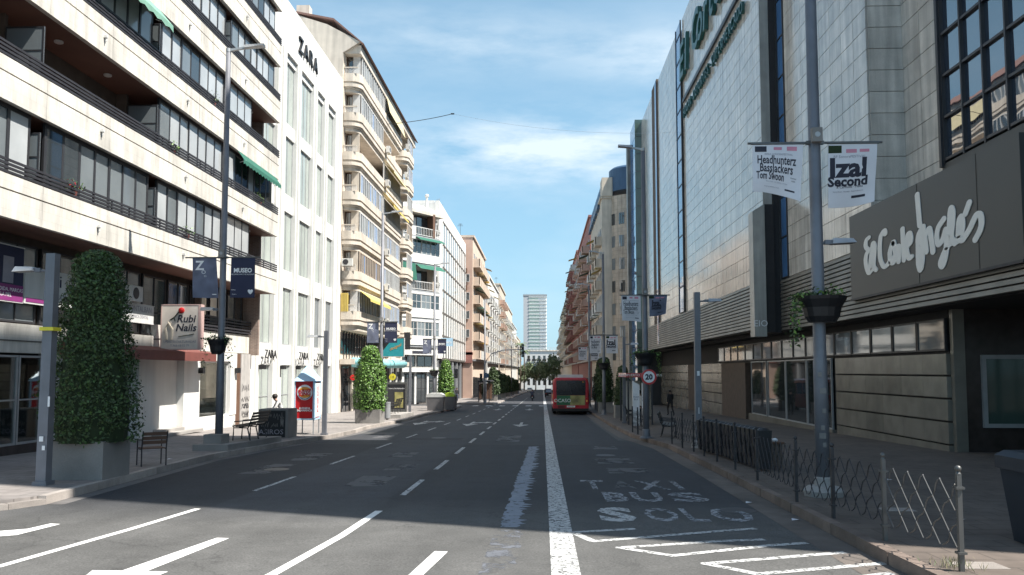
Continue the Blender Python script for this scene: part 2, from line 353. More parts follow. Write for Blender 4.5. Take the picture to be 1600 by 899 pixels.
K['stone_d'] = mat('shop_stone', (.20,.185,.155), .22, var=.12, sc=1.2, rand=.12, dirt=.15)
K['darkglass'] = glassmat('black_glass', (.015,.015,.018), .12, .35)
K['leaf_mid'] = mat('mid_leaf', (.055,.11,.025), .55, var=.35, sc=8)
K['tower_glass'] = glassmat('tower_glass', (.50,.60,.52), .3, .3)
K['foliage_far'] = mat('far_leaf', (.085,.12,.055), .7, var=.35, sc=.6)
K['foliage_far2'] = mat('far_leaf_grey', (.14,.17,.10), .7, var=.3, sc=.6)
K['ac'] = mat('air_conditioner_white', (.62,.61,.58), .6)
# ------------------------------------------------------------------ ground, road, pavements
def asphalt():
    ma = bpy.data.materials.new('asphalt'); ma.use_nodes = True; t = ma.node_tree; b = t.nodes['Principled BSDF']; nn = t.nodes.new; ln = t.links.new
    g = nn('ShaderNodeNewGeometry'); sp = nn('ShaderNodeSeparateXYZ'); ln(g.outputs['Position'], sp.inputs[0])
    wob = nn('ShaderNodeTexNoise'); wob.inputs['Scale'].default_value = .5; wob.inputs['Detail'].default_value = 4; ln(g.outputs['Position'], wob.inputs['Vector'])
    ma1 = nn('ShaderNodeMath'); ma1.operation = 'MULTIPLY_ADD'; ma1.inputs[1].default_value = .25; ln(wob.outputs[0], ma1.inputs[0]); ln(sp.outputs[0], ma1.inputs[2])
    mr = nn('ShaderNodeMapRange'); mr.inputs[1].default_value = -10; mr.inputs[2].default_value = 5; ln(ma1.outputs[0], mr.inputs[0])
    cr = nn('ShaderNodeValToRGB'); e = cr.color_ramp; e.interpolation = 'LINEAR'
    def add(x, c):
        q = e.elements.new((x+10)/15); q.color = (c*.41, c*.43, c*.50, 1)
    e.elements[0].color = (.12, .115, .11, 1); e.elements[1].color = (.15, .135, .12, 1)
    for x, c in ((-9.3,.135),(-8.6,.105),(-5.68,.098),(-5.6,.16),(-2.75,.155),(-2.66,.098),(-1.0,.108),(.2,.10),(.5,.105),(2.6,.12),(3.6,.13),(4.2,.15)): add(x, c*.72)  # shade on the road put into the lanes' darker, bluer colour
    ln(mr.outputs[0], cr.inputs[0])
    # fresher surface beyond the joint at 30 m, and sunlight put into a paler, even foreground colour
    mj = nn('ShaderNodeMapRange'); mj.inputs[1].default_value = 29.7; mj.inputs[2].default_value = 29.9; ln(sp.outputs[1], mj.inputs[0])
    mx = nn('ShaderNodeMixRGB'); mx.inputs[2].default_value = (.045,.047,.054,1); mxf = nn('ShaderNodeMath'); mxf.operation = 'MULTIPLY'; mxf.inputs[1].default_value = .6
    ln(mj.outputs[0], mxf.inputs[0]); ln(mxf.outputs[0], mx.inputs[0]); ln(cr.outputs[0], mx.inputs[1])
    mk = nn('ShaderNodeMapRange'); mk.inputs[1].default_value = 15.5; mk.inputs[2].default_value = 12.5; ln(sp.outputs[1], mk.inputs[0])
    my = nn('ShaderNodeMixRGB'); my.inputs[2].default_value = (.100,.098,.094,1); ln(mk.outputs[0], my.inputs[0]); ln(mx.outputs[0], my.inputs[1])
    val = None
    for sc, lo, hi, a, c, vs in ((.7,.3,.7,.82,1.1,None),(3.,.3,.7,.9,1.08,None),(42,.28,.72,.62,1.38,None),(1.4,.35,.65,.88,1.06,(1,.06,1)),(5,.62,.72,1.,.8,None)):
        no = nn('ShaderNodeTexNoise'); no.inputs['Scale'].default_value = sc; no.inputs['Detail'].default_value = 6
        if vs:
            mm = nn('ShaderNodeMapping'); mm.inputs['Scale'].default_value = vs; ln(g.outputs['Position'], mm.inputs[0]); ln(mm.outputs[0], no.inputs['Vector'])
        else: ln(g.outputs['Position'], no.inputs['Vector'])
        m2 = nn('ShaderNodeMapRange'); m2.inputs[1].default_value = lo; m2.inputs[2].default_value = hi; m2.inputs[3].default_value = a; m2.inputs[4].default_value = c; ln(no.outputs[0], m2.inputs[0])
        if val is None: val = m2.outputs[0]
        else:
            q = nn('ShaderNodeMath'); q.operation = 'MULTIPLY'; ln(val, q.inputs[0]); ln(m2.outputs[0], q.inputs[1]); val = q.outputs[0]
        last = no
    # hairline cracks
    vo = nn('ShaderNodeTexVoronoi'); vo.feature = 'DISTANCE_TO_EDGE'; vo.inputs['Scale'].default_value = .22
    wv = nn('ShaderNodeVectorMath'); wv.operation = 'ADD'; ln(g.outputs['Position'], wv.inputs[0]); w2 = nn('ShaderNodeTexNoise'); w2.inputs['Scale'].default_value = 1.5; w2.inputs['Detail'].default_value = 6
    ln(g.outputs['Position'], w2.inputs['Vector']); ln(w2.outputs['Color'], wv.inputs[1]); ln(wv.outputs[0], vo.inputs['Vector'])
    mc = nn('ShaderNodeMapRange'); mc.inputs[1].default_value = .0; mc.inputs[2].default_value = .006; mc.inputs[3].default_value = .72; mc.inputs[4].default_value = 1; ln(vo.outputs[0], mc.inputs[0])
    q = nn('ShaderNodeMath'); q.operation = 'MULTIPLY'; ln(val, q.inputs[0]); ln(mc.outputs[0], q.inputs[1]); val = q.outputs[0]
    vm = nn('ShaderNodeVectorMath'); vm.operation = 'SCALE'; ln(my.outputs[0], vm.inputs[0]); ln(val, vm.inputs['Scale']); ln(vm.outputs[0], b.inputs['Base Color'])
    b.inputs['Roughness'].default_value = .78; b.inputs['Specular IOR Level'].default_value = .4
    nb = nn('ShaderNodeTexNoise'); nb.inputs['Scale'].default_value = 130; ln(g.outputs['Position'], nb.inputs['Vector'])
    bp = nn('ShaderNodeBump'); bp.inputs['Strength'].default_value = .35; bp.inputs['Distance'].default_value = .008; ln(nb.outputs[0], bp.inputs['Height']); ln(bp.outputs[0], b.inputs['Normal'])
    return ma
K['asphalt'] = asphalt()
m = MB()
m.add([(-900,-80,gz(-80)-.03),(900,-80,gz(-80)-.03),(900,700,gz(700)-.03),(-900,700,gz(700)-.03),(900,3500,gz(700)-.03),(-900,3500,gz(700)-.03)], [(0,1,2,3),(3,2,4,5)])
g_ = part('ground', m, mat('far_ground', (.20,.18,.16), .9), None); g_['kind'] = 'structure'
road = struct('road', (0,0,0))
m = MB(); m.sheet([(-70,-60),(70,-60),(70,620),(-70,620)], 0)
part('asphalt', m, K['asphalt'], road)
def sheetpart(name, poly, mt, h=.004):
    m = MB(); m.sheet(poly, h); return part(name, m, K[mt], road)
def line_poly(pts, w):
    L, Rr = [], []
    for i, p in enumerate(pts):
        a = Vector(pts[max(0,i-1)]); c = Vector(pts[min(len(pts)-1,i+1)]); d = (c-a).normalized(); n = Vector((-d.y, d.x))*w/2
        L.append((p[0]+n.x, p[1]+n.y)); Rr.append((p[0]-n.x, p[1]-n.y))
    return L+Rr[::-1]
def strokes(name, lines, w, mt, h=.004):
    m = MB()
    for i, pts in enumerate(lines):
        for j in range(len(pts)-1):
            a = Vector(pts[j]); b = Vector(pts[j+1]); d = (b-a).normalized(); n = Vector((-d.y,d.x))*w/2; e = d*w*.25
            hh = h+.0006*((i*7+j)%5)
            m.sheet([tuple(a-e-n), tuple(b+e-n), tuple(b+e+n), tuple(a-e+n)], hh)
    return part(name, m, K[mt], road)
# the wide solid line, tapering in wear
m = MB()
for i in range(60):
    y0 = 3+i*8; m.sheet([(.09,y0),(.42,y0),(.42,y0+8),(.09,y0+8)], .004)
part('solid_lane_line', m, K['paint_grain'], road)
sheetpart('lane_line', line_poly([(-3.6,5.0),(-3.28,7.0),(-3.02,9.25),(-2.83,11.6),(-2.76,13.9)], .13), 'paint')
sheetpart('lane_line', line_poly([(-7.2,6.2),(-6.33,9.5),(-6.05,12),(-5.9,14.0)], .12), 'paint')
y = 15.9
while y < 150: sheetpart('lane_dash', [(-2.76,y),(-2.64,y),(-2.64,y+2.6),(-2.76,y+2.6)], 'paint_grain'); y += 4.85
y = 16.4
while y < 150: sheetpart('lane_dash', [(-5.83+(y-16)*.016 if y<50 else -5.28,y),(-5.73+(y-16)*.016 if y<50 else -5.18,y),(-5.70+(y-16)*.016 if y<50 else -5.18,y+2.6),(-5.80+(y-16)*.016 if y<50 else -5.28,y+2.6)], 'paint_grain'); y += 5.6
# turn arrows in the foreground
sheetpart('lane_arrow', [(-7.41,11.46),(-7.33,12.38),(-7.51,12.42),(-7.57,11.95),(-7.85,11.76),(-8.5,11.7),(-8.6,11.2),(-7.85,11.2)], 'paint')
sheetpart('lane_arrow', [(-4.80,9.24),(-4.51,11.36),(-4.33,11.34),(-4.50,9.24)], 'paint')
sheetpart('lane_arrow', [(-5.13,9.33),(-4.86,8.3),(-4.66,7.2),(-4.36,8.2),(-4.24,9.30)], 'paint', .0055)
sheetpart('lane_arrow', [(-1.38,10.57),(-1.21,10.55),(-1.36,9.0),(-1.52,9.0)], 'paint')
sheetpart('lane_arrow', [(-1.95,9.0),(-1.48,7.2),(-1.0,9.0)], 'paint', .0055)
# small distant arrows (bent and straight)
for x, y0, bent in ((-1.2, 42.5, 0), (-4.0, 43.0, 1), (-6.9, 44.0, 1), (-1.2, 71, 0), (-4.0, 71, 0)):
    P = [(x-.08,y0+5),(x-.08,y0+2.2),(x-.45,y0+2.2),(x,y0),(x+.45,y0+2.2),(x+.08,y0+2.2),(x+.08,y0+5)]
    if bent: P = [(x-.08,y0+5.2),(x-.08,y0+2.4),(x-.45,y0+2.4),(x,y0+.2),(x+.45,y0+2.4),(x+.08,y0+2.4),(x+.08,y0+3.2),(x+.7,y0+3.9),(x+.7,y0+3.2),(x+1.15,y0+4.4),(x+.7,y0+5.3),(x+.7,y0+4.7),(x+.08,y0+4.2),(x+.08,y0+5.2)]
    sheetpart('lane_arrow', P, 'paint_grain')
# zigzag bus stop marking
strokes('zigzag_marking', [[(1.33,12.32),(.42,12.0),(.68,11.32),(1.55,11.71),(2.51,12.15),(3.1,12.4)]], .13, 'paint_grain')
strokes('zigzag_marking', [[(3.0,11.55),(2.42,11.41),(.99,10.90),(1.6,10.41),(3.0,11.12),(3.5,11.3)]], .13, 'paint_grain')
strokes('zigzag_marking', [[(3.8,10.7),(3.42,10.56),(1.92,9.97),(2.4,9.45),(4.03,10.07)]], .13, 'paint_grain')
strokes('zigzag_marking', [[(3.9,9.55),(3.0,9.1),(3.3,8.6),(4.0,8.85)]], .13, 'paint_grain')
# worn lettering of the bus lane
def road_word(s, x0, x1, y0, y1, mt, bold=.02):
    m = text_mb(s, 1, 0, bold, 'LEFT', 1.15)
    m.f = [f for f in m.f]
    xs = [p[0] for p in m.v]; ys = [p[1] for p in m.v]
    m.v = [(x0+(p[0]-min(xs))/(max(xs)-min(xs))*(x1-x0), y0+(p[1]-min(ys))/(max(ys)-min(ys))*(y1-y0), 0) for p in m.v]
    m.v = [(x, y, gz(y)+.005) for x, y, z in m.v]
    part('road_lettering', m, K[mt], road)
road_word('T', .82, 1.32, 16.95, 18.55, 'paint_worn'); road_word('A', 1.45, 1.95, 16.95, 18.5, 'paint_faint')
road_word('X', 2.0, 2.62, 16.95, 18.5, 'paint_worn'); road_word('I', 2.78, 2.9, 17.0, 18.5, 'paint_worn')
road_word('BU', 1.15, 2.25, 15.15, 16.5, 'paint_worn', .03); road_word('S', 2.4, 3.1, 15.2, 16.5, 'paint_worn', .03)
road_word('S', .9, 1.5, 12.95, 14.45, 'paint_grain', .045); road_word('OL', 1.66, 2.62, 13.0, 14.4, 'paint_worn', .02); road_word('O', 2.75, 3.4, 13.0, 14.45, 'paint_worn', .03)
# old faded marks, patches, the dried spill and the transverse joint
def ragged(x0, x1, y0, y1, st, amp, sl=0):
    L, Rr = [], []; y = y0
    while y <= y1:
        L.append((x0+sl*(y-y0)-rnd.random()*amp*.35, y)); Rr.append((x1+sl*(y-y0)+(rnd.random()**2)*amp, y)); y += st*(.5+rnd.random())
    return L+Rr[::-1]
sheetpart('dried_spill', ragged(-.62,-.40,12.4,28.8,.10,.20,.011), 'stain', .0025); sheetpart('dried_spill', ragged(-.72,-.36,9.0,12.39,.09,.06,.011), 'stain_faint', .0025)
sheetpart('dark_joint', [(-9.3,29.75),(4.1,29.6),(4.1,29.68),(-9.3,29.83)], 'groove', .002)
for x0, x1, y0, y1 in ((-7.3,-6.6,19.5,22),(-7.2,-6.5,23.0,25.5),(-4.2,-3.4,17.2,19.2),(-4.0,-3.3,20.5,22.0),(1.5,2.5,22.5,24.2),(1.7,2.5,27.5,29.0),(-4.6,-3.9,24.2,26),(1.6,2.6,20,21.3),(-6.9,-6.3,33,36),(-1.8,-.9,31,35)):
    sheetpart('faded_mark', [(x0,y0),(x1,y0+.1),(x1,y1),(x0,y1+.05)], 'paint_faint', .003)
m = MB(); m.lathe((-6.7,20.6,gz(20.6)+.003), [(.32,0),(.30,.004)], 20); part('manhole_cover', m, K['iron'], road)
for x, y in ((-4.2,33.2),(1.9,25.2),(3.3,14.2)):
    m = MB(); m.lathe((x,y,gz(y)+.003), [(.3,0),(.29,.004)], 20); part('manhole_cover', m, K['iron'], road)
for i in range(8): sheetpart('crossing_bar', [(-7.4+i*1.4,85.2),(-6.8+i*1.4,85.2),(-6.8+i*1.4,88.6),(-7.4+i*1.4,88.6)], 'paint_grain')
for i in range(8): sheetpart('crossing_bar', [(-5+i*1.2,214),(-4.4+i*1.2,214),(-4.4+i*1.2,218),(-5+i*1.2,218)], 'paint_grain')
# pavements
def interp(K_, y):
    if y <= K_[0][1]: return K_[0][0]
    for (x0,y0),(x1,y1) in zip(K_, K_[1:]):
        if y0 <= y <= y1: return x0+(x1-x0)*(y-y0)/(y1-y0)
    return K_[-1][0]
KL = [(-8.8,14.4),(-9.05,17.5),(-9.45,23.0),(-9.2,26.5),(-8.93,29.4),(-8.46,32.5),(-8.3,36),(-8.5,40),(-8.05,48.5),(-8.2,52),(-8.2,58),(-7.95,66),(-7.95,80)]
KL2 = [(-5.4,92.5),(-5.25,100),(-5.4,200),(-5.4,420)]
KR = [(4.15,2),(4.08,8),(4.06,10),(4.12,14),(4.2,20),(4.2,28),(3.62,33.5),(3.52,42),(3.6,60),(3.6,86)]
KR2 = [(3.9,106),(3.9,420)]
def pavement(name, kl, xout, mt, stones, sgn, kmat, cap=.0):
    o = struct(name, (0,0,0)); m = MB()
    pts = kl[:]
    for (x0,y0),(x1,y1) in zip(pts, pts[1:]):
        a, b = (x0+sgn*.16, x1+sgn*.16)
        q = [(a,y0),(b,y1),(xout,y1),(xout,y0)]
        if sgn > 0: q = q[::-1]
        m.slab(q, -.1, .15)
    part('paving', m, K[mt], o)
    y = pts[0][1]; st = MB(); 
    while y < pts[-1][1]-.05:
        y2 = min(y+(1.0 if y < stones else 8), pts[-1][1]); g = .008 if y < stones else 0
        x0 = interp(pts, y); x1 = interp(pts, y2); j = rnd.uniform(-.006,.006)
        q = [(x0+j,y+g),(x1+j,y2-g),(x1+sgn*.155,y2-g),(x0+sgn*.155,y+g)]
        if sgn > 0: q = q[::-1]
        if y < stones:
            mm = MB(); mm.slab(q, -.1, .155+rnd.uniform(-.004,.004)); part('kerb_stone', mm, K[kmat], o)
        else: st.slab(q, -.1, .155)
        y = y2
    if st.v: part('kerb', st, K[kmat], o)
    return o
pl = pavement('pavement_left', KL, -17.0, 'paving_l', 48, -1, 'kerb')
m = MB()   # the corner, curving into the side street
m.slab([(-8.96,14.4),(-9.15,13.95),(-9.9,13.15),(-11.2,12.5),(-14,11.7),(-40,11.2),(-40,17),(-17,17),(-17,14.4)], -.1, .149); part('paving', m, K['paving_l'], pl)
cc = [(-8.8,14.4),(-9.05,13.75),(-9.85,12.95),(-11.15,12.3),(-14,11.5),(-20,11.25),(-26,11.1)]
for (x0,y0),(x1,y1) in zip(cc, cc[1:]):
    d = Vector((x1-x0,y1-y0)); n = Vector((d.y,-d.x)).normalized()*.155; L = d.length; k = max(1, round(L))
    for i in range(k):
        a = Vector((x0,y0))+d*(i/k+.004); b = Vector((x0,y0))+d*((i+1)/k-.004)
        mm = MB(); mm.slab([tuple(a),tuple(b),tuple(b+n*1),tuple(a+n*1)] if n.y>0 else [tuple(a),tuple(a-n),tuple(b-n),tuple(b)], -.1, .10); part('kerb_stone', mm, K['kerb'], pl)
pl2 = pavement('pavement_left_far', KL2, -14.0, 'paving_l', 0, -1, 'kerb')
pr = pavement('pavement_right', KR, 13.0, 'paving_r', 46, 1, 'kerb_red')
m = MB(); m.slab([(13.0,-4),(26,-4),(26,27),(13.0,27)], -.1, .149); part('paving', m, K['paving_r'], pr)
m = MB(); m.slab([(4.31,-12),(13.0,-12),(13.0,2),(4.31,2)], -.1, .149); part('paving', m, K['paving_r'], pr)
for i, (px, py) in enumerate(((4.9,8.2),(4.75,9.3),(6.3,9.0),(5.6,13.4))):
    m = MB(); m.slab([(px-.25,py-.18),(px+.25,py-.18),(px+.25,py+.18),(px-.25,py+.18)], .15, .154); part('service_cover', m, K['kerb'], pr)
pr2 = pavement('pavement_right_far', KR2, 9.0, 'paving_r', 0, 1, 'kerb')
# gutter strip of paler concrete along both kerbs
for kk, sg, a, b in ((KL,1,14.4,60),(KR,-1,2,60)):
    L, Rr = [], []
    for x, y in kk:
        if a <= y <= b: L.append((x+sg*.02,y)); Rr.append((x+sg*(.32 if sg>0 else .5),y))
    m = MB()
    for i in range(len(L)-1):
        q = [L[i],L[i+1],Rr[i+1],Rr[i]]
        if sg > 0: q = q[::-1]
        m.sheet(q, .003)
    part('gutter', m, mat('gutter_'+('left' if sg>0 else 'right'), (.13,.122,.118) if sg>0 else (.13,.11,.096), .85, var=.2, fine=.2, dirt=.3), road)

# ------------------------------------------------------------------ generic facade helpers
WM = {}
def win_mesh(w, h, nm, fm, gm, nh=0, fr=.06, dep=.08):
    k = (round(w,2), round(h,2), nm, fm, gm, nh)
    if k in WM: return WM[k]
    a = MB(); f = fr
    a.box(-w/2,-dep/2,0,w/2,dep/2,f); a.box(-w/2,-dep/2,h-f,w/2,dep/2,h); a.box(-w/2,-dep/2,f,-w/2+f,dep/2,h-f); a.box(w/2-f,-dep/2,f,w/2,dep/2,h-f)
    for i in range(1, nm):
        x = -w/2+w*i/nm; a.box(x-f*.4,-dep/2+.002,f,x+f*.4,dep/2-.002,h-f)
    for i in range(nh): 
        z = h*(i+1)/(nh+1); a.box(-w/2+f,-dep/2+.004,z-f*.35,w/2-f,dep/2-.004,z+f*.35)
    b = MB(); b.box(-w/2+f*.9,-.008,f*.9,w/2-f*.9,.008,h-f*.9)
    WM[k] = (a.mesh('window', K[fm]), b.mesh('pane', K[gm])); return WM[k]
def window(root, P, u, n, a, z, w, h, d, nm=1, fm='whiteframe', gm='glass', nh=0, rand_rot=0.):
    fme, gme = win_mesh(w, h, nm, fm, gm, nh)
    loc = (P[0]+u[0]*(a+w/2)+n[0]*d, P[1]+u[1]*(a+w/2)+n[1]*d, z)
    rz = math.atan2(u[1], u[0])
    o = inst(fme, 'window', root, loc, rz)
    g = bpy.data.objects.new('pane', gme); COL.objects.link(g); g.parent = o; g.rotation_euler = (rnd.uniform(-1,1)*rand_rot, 0, rnd.uniform(-1,1)*rand_rot)
    WO[g.name] = loc
    return o
def gridwall(m, P, u, n, L, z0, z1, cols, rows, t, sp=.002):
    e = [0]+[v for c in cols for v in c]+[L]
    for i in range(0, len(e), 2):
        if e[i+1]-e[i] > .01: m.ob(P, u, n, e[i], e[i+1], z0, z1, -t, 0)
    for c0, c1 in cols:
        r = [z0]+[v for q in rows for v in q]+[z1]
        for i in range(0, len(r), 2):
            if r[i+1]-r[i] > .01: m.ob(P, u, n, c0, c1, r[i], r[i+1], -t, -sp)
def ac_unit(root, x, y, z, rz=0):
    m = MB(); m.box(-.15,-.4,0,.15,.4,.55); m.box(-.1,-.35,-.06,.1,-.3,0); m.box(-.1,.3,-.06,.1,.35,0)
    o = inst(AC[0], 'air_conditioner', root, (x,y,z), rz); g = bpy.data.objects.new('fan_grille', AC[1]); COL.objects.link(g); g.parent = o; WO[g.name] = (x,y,z)
m = MB(); m.box(-.15,-.4,0,.15,.4,.55); m.box(-.15,-.35,-.06,.1,-.3,0); m.box(-.15,.3,-.06,.1,.35,0)
m2 = MB(); m2.tube([(.151,-.1,.28),(.165,-.1,.28)], .21, 14)
AC = (m.mesh('air_conditioner', K['ac']), m2.mesh('fan_grille', K['frame']))

# ------------------------------------------------------------------ left: tiled residential block with long balcony bands
XF = -13.7
def left_block():
    r = thing('apartment_block', 'beige tiled apartment block with long dark balcony rails above recessed shops, nearest left', 'building', (-15,25,gz(25)))
    Y0, Y1 = 15.1, 41.6; ed = [15.1, 21.8, 28.5, 35.1, 41.6]
    m = MB(); m.box(-27,Y0,-1.2,-15.35,Y1-.02,30.4); part('rear_wall', m, K['darkwall'], r)
    # side wall toward the open corner, and brick return at the far end
    m = MB(); m.box(-15.35,Y0-.25,-.6,-13.75,Y0-.02,30.4); part('end_wall', m, K['beige_end'], r)
    m = MB(); m.box(-15.35,Y1-.24,2.9,-14.55,Y1-.02,30.4); part('brick_return', m, K['brick'], r)
    spout = MB(); spout.box(-.02,-.05,-.02,.10,.05,.05); spout.box(.05,-.02,-.14,.08,.02,-.02); spm = spout.mesh('spout', K['whiteframe'])
    for k in range(8):
        z = 6.03+3*k
        top = k == 7
        m = MB(); y = Y0
        while y < Y1-.01:
            y2 = min(y+3.31, Y1); m.box(-13.86,y+.006,z,-13.7,y2-.006,z+.70); m.box(-13.86,y+.006,z+.74,-13.7,y2-.006,z+1.12); y = y2
        part('parapet', m, K['beige'], r)
        m = MB(); m.box(-13.9,Y0,z+.02,-13.735,Y1-.005,z+1.1); part('parapet_joint', m, K['groove'], r)
        m = MB(); m.box(-15.34,Y0,z+.02,-13.9,Y1-.005,z+.16); part('soffit', m, K['soffit'], r)
        for i in range(5):
            yy = 18.5+i*6.0
            if yy < 41: inst(spm, 'spout', r, (-13.7,yy,z+.5))
        if top: continue
        for j in range(4):
            zz = z+1.15+j*.105
            m = MB(); m.box(-13.75,Y0,zz,-13.70,Y1-.01,zz+.062); part('railing_bar', m, K['rail'], r)
        m = MB(); y = Y0+.4
        while y < Y1: m.box(-13.79,y,z+1.12,-13.755,y+.04,z+1.53); y += 1.1
        part('railing_posts', m, K['rail'], r)
    # bays
    kinds = {0:'GGgP', 1:'OOgA', 2:'gagP', 3:'gggg', 4:'gggg', 5:'gggg', 6:'gggg'}
    lamp = MB(); lamp.lathe((0,0,-.05), [(.13,.05),(.13,0),(.09,-.02)], 12); lm = lamp.mesh('ceiling_lamp', K['whiteframe'])
    sc = MB(); sc.box(-.55,-.02,0,.55,.02,1.36); scf = MB()
    for a in (-.55,.51): scf.box(a,-.03,0,a+.04,.03,1.36)
    scf.box(-.51,-.03,.0,.51,.03,.05); scf.box(-.51,-.03,.66,.51,.03,.70); scf.box(-.51,-.03,1.31,.51,.03,1.36)
    scm, scfm = sc.mesh('screen_pane', K['glass_mid']), scf.mesh('side_screen', K['frame'])
    def screen(y, z):
        o = inst(scfm, 'side_screen', r, (-14.32,y,z)); g = bpy.data.objects.new('screen_pane', scm); COL.objects.link(g); g.parent = o; WO[g.name] = (-14.32,y,z)
    for fl in range(7):
        zb = 6.03+3*fl+1.12; zt = 6.03+3*(fl+1)+.02
        for b in range(4):
            y0, y1 = ed[b], ed[b+1]; kd = kinds[fl][b]
            if b < 3: m = MB(); m.box(-15.34,y1-.16,zb-.9,-14.95,y1-.02,zt); part('party_wall', m, K['darkwall'], r)
            if kd in 'gGaA':
                # sliding enclosure: frame, panes, blinds behind some
                n = 7; a0, a1 = y0+.30, y1-.45
                xg = -13.97 if kd in 'gaA' else -13.95
                w = (a1-a0)/n
                f = MB(); f.box(xg-.05,a0-.06,zb,xg+.03,a1+.06,zb+.08); f.box(xg-.05,a0-.06,zt-.12,xg+.03,a1+.06,zt)
                for i in range(n+1):
                    hw = .045 if i % 2 else .06
                    f.box(xg-.045,a0+w*i-hw,zb+.08,xg+.025,a0+w*i+hw,zt-.12)
                fo = part('enclosure_frame', f, K['frame'], r)
                pm = MB(); pm.box(-.008,-w/2+.03,0,.008,w/2-.03,zt-zb-.2)
                pk = {'G':'glass_mid','g':'glass','a':'glass_mid','A':'glass_blue'}[kd]
                pme = pm.mesh('pane', K['glass']); pmc = pm.mesh('pane', K['glass_pale']); pmm = pm.mesh('pane', K['glass_mid'])
                for i in range(n):
                    q = rnd.random()
                    if fl <= 1 and kd in 'G': me = pmm if q < .6 else pmc if q > .85 else pme
                    elif kd == 'A': me = pme if q < .5 else pmc
                    else: me = pmc if q < .68 else pmm if q < .86 else pme
                    o = inst(me, 'pane', fo, (xg+rnd.choice((-.012,.006)),a0+w*(i+.5),zb+.08)); o.rotation_euler = (0,rnd.uniform(-.004,.004),rnd.uniform(-.008,.008))
                if b < 3: screen(y1-.2, zb+.12)
            else:
                # open terrace: door openings in the back wall, ceiling lamps, side screens
                window(r, (-15.34,0), (0,1), (1,0), y0+1.0, zb-1.0, 1.8, 2.1, .06, 2, 'frame', 'glass')
                window(r, (-15.34,0), (0,1), (1,0), y0+4.0, zb-1.0, 1.2, 2.1, .06, 2, 'frame', 'glass_mid')
                inst(lm, 'ceiling_lamp', r, (-14.6,y0+1.8,zt+.0)); inst(lm, 'ceiling_lamp', r, (-14.6,y0+4.6,zt+.0))
                if b < 3: screen(y1-.2, zb+.12)
                if kd == 'P':
                    n = 3; w = .9; xg = -13.97; f = MB()
                    for i in range(n+1): f.box(xg-.04,y0+.3+w*i-.04,zb,xg+.02,y0+.3+w*i+.04,zt)
                    fo = part('enclosure_frame', f, K['frame'], r)
                    pm = MB(); pm.box(-.008,-w/2+.03,0,.008,w/2-.03,zt-zb-.1); pme = pm.mesh('pane', K['glass_pale'])
                    for i in range(n): inst(pme, 'pane', fo, (xg,y0+.3+w*(i+.5),zb+.05))
            if kd in 'aA':
                ya, yb = (y0-1.6, y1-.4) if kd == 'a' else (y0+.7, y1-.5)
                aw = MB(); nn_ = 26; z1 = zt+.0; dx = .5 if kd == 'a' else .28; dz = .62 if kd == 'a' else .42
                top = [(XF-.02,ya+(yb-ya)*i/nn_,z1) for i in range(nn_+1)]; bot = [(XF+dx,ya+(yb-ya)*i/nn_,z1-dz) for i in range(nn_+1)]
                val = [(XF+dx+.01,ya+(yb-ya)*i/nn_,z1-dz-(.16 if i%2 else .24)) for i in range(nn_+1)]
                aw.add(top+bot+val, [(i,i+1,nn_+2+i,nn_+1+i) for i in range(nn_)]+[(nn_+1+i,nn_+2+i,2*nn_+3+i,2*nn_+2+i) for i in range(nn_)])
                ao = part('awning', aw, K['green_pale' if kd == 'a' else 'green_aw'], r)
                am = MB(); am.tube([(XF,ya+.3,z1-.5),(XF+dx,ya+.3,z1-dz)], .015); am.tube([(XF,yb-.3,z1-.5),(XF+dx,yb-.3,z1-dz)], .015); part('awning_arm', am, K['whiteframe'], ao)
    # mezzanine and shops, set back at -15
    m = MB(); m.box(-15.34,Y0,2.62,-14.98,31.2,3.45); m.box(-15.34,31.2,2.95,-14.98,Y1-.3,3.9); part('lower_fascia', m, K['beige'], r)
    m = MB(); m.box(-15.0,Y0,2.95,-14.96,Y1-.3,2.98); part('fascia_joint', m, K['groove'], r)
    y = Y0+.6
    while y < 40:
        window(r, (-15.3,0), (0,1), (1,0), y, 3.5, 1.9, 2.3, .1, 2, 'frame', rnd.choice(['glass','glass','glass_mid'])); y += 2.1
    for j in range(5):
        m = MB(); m.box(-14.94,35.2,3.95+j*.14,-14.89,41.3,4.03+j*.14); part('railing_bar', m, K['rail'], r)
    m = MB(); m.box(-15.3,35.15,3.9,-14.95,35.3,6.0); part('party_wall', m, K['darkwall'], r)
    # shopfront at the left edge: dark frame, glass, interior
    m = MB(); m.box(-15.32,15.2,.0-.4,-15.28,28.2,2.62); part('shop_interior', m, K['dark'], r)
    m = MB(); m.box(-15.1,15.2,-.35,-14.98,25.4,.0); part('shop_plinth', m, K['darkstone'], r)
    for a, w in ((15.4,2.0),(17.5,2.0),(19.6,2.0),(21.7,1.25),(23.0,1.1)):
        window(r, (-15.04,0), (0,1), (1,0), a, -.0, w, 2.55, 0, 1, 'greyframe' if a > 21 else 'frame', 'clear' if a > 21 else 'glass', 1)
    m = MB(); m.box(-15.33,24.3,-.45,-14.99,25.6,2.6); part('pier', m, K['whitepanel'], r)
    # recessed porch with white jambs
    m = MB(); m.box(-15.3,25.6,-.45,-15.2,29.3,2.5); part('roller_door', m, K['darkwall'], r)
    m = MB(); m.box(-15.2,28.0,-.5,-15.04,29.5,2.5); part('side_jamb', m, K['greyframe'], r)
    m = MB(); m.box(-15.2,29.5,-.5,-14.75,30.7,2.55); part('white_pier', m, K['white'], r)
    m = MB(); m.box(-15.2,30.7,-.55,-15.1,33.4,2.55); part('white_panel', m, K['white'], r)
    m = MB(); m.box(-15.2,33.4,-.6,-14.8,35.0,2.6); part('white_pier', m, K['white'], r)
    m = MB(); m.box(-15.1,30.72,-.4,-14.7,33.38,-.18); part('step', m, K['concrete'], r)
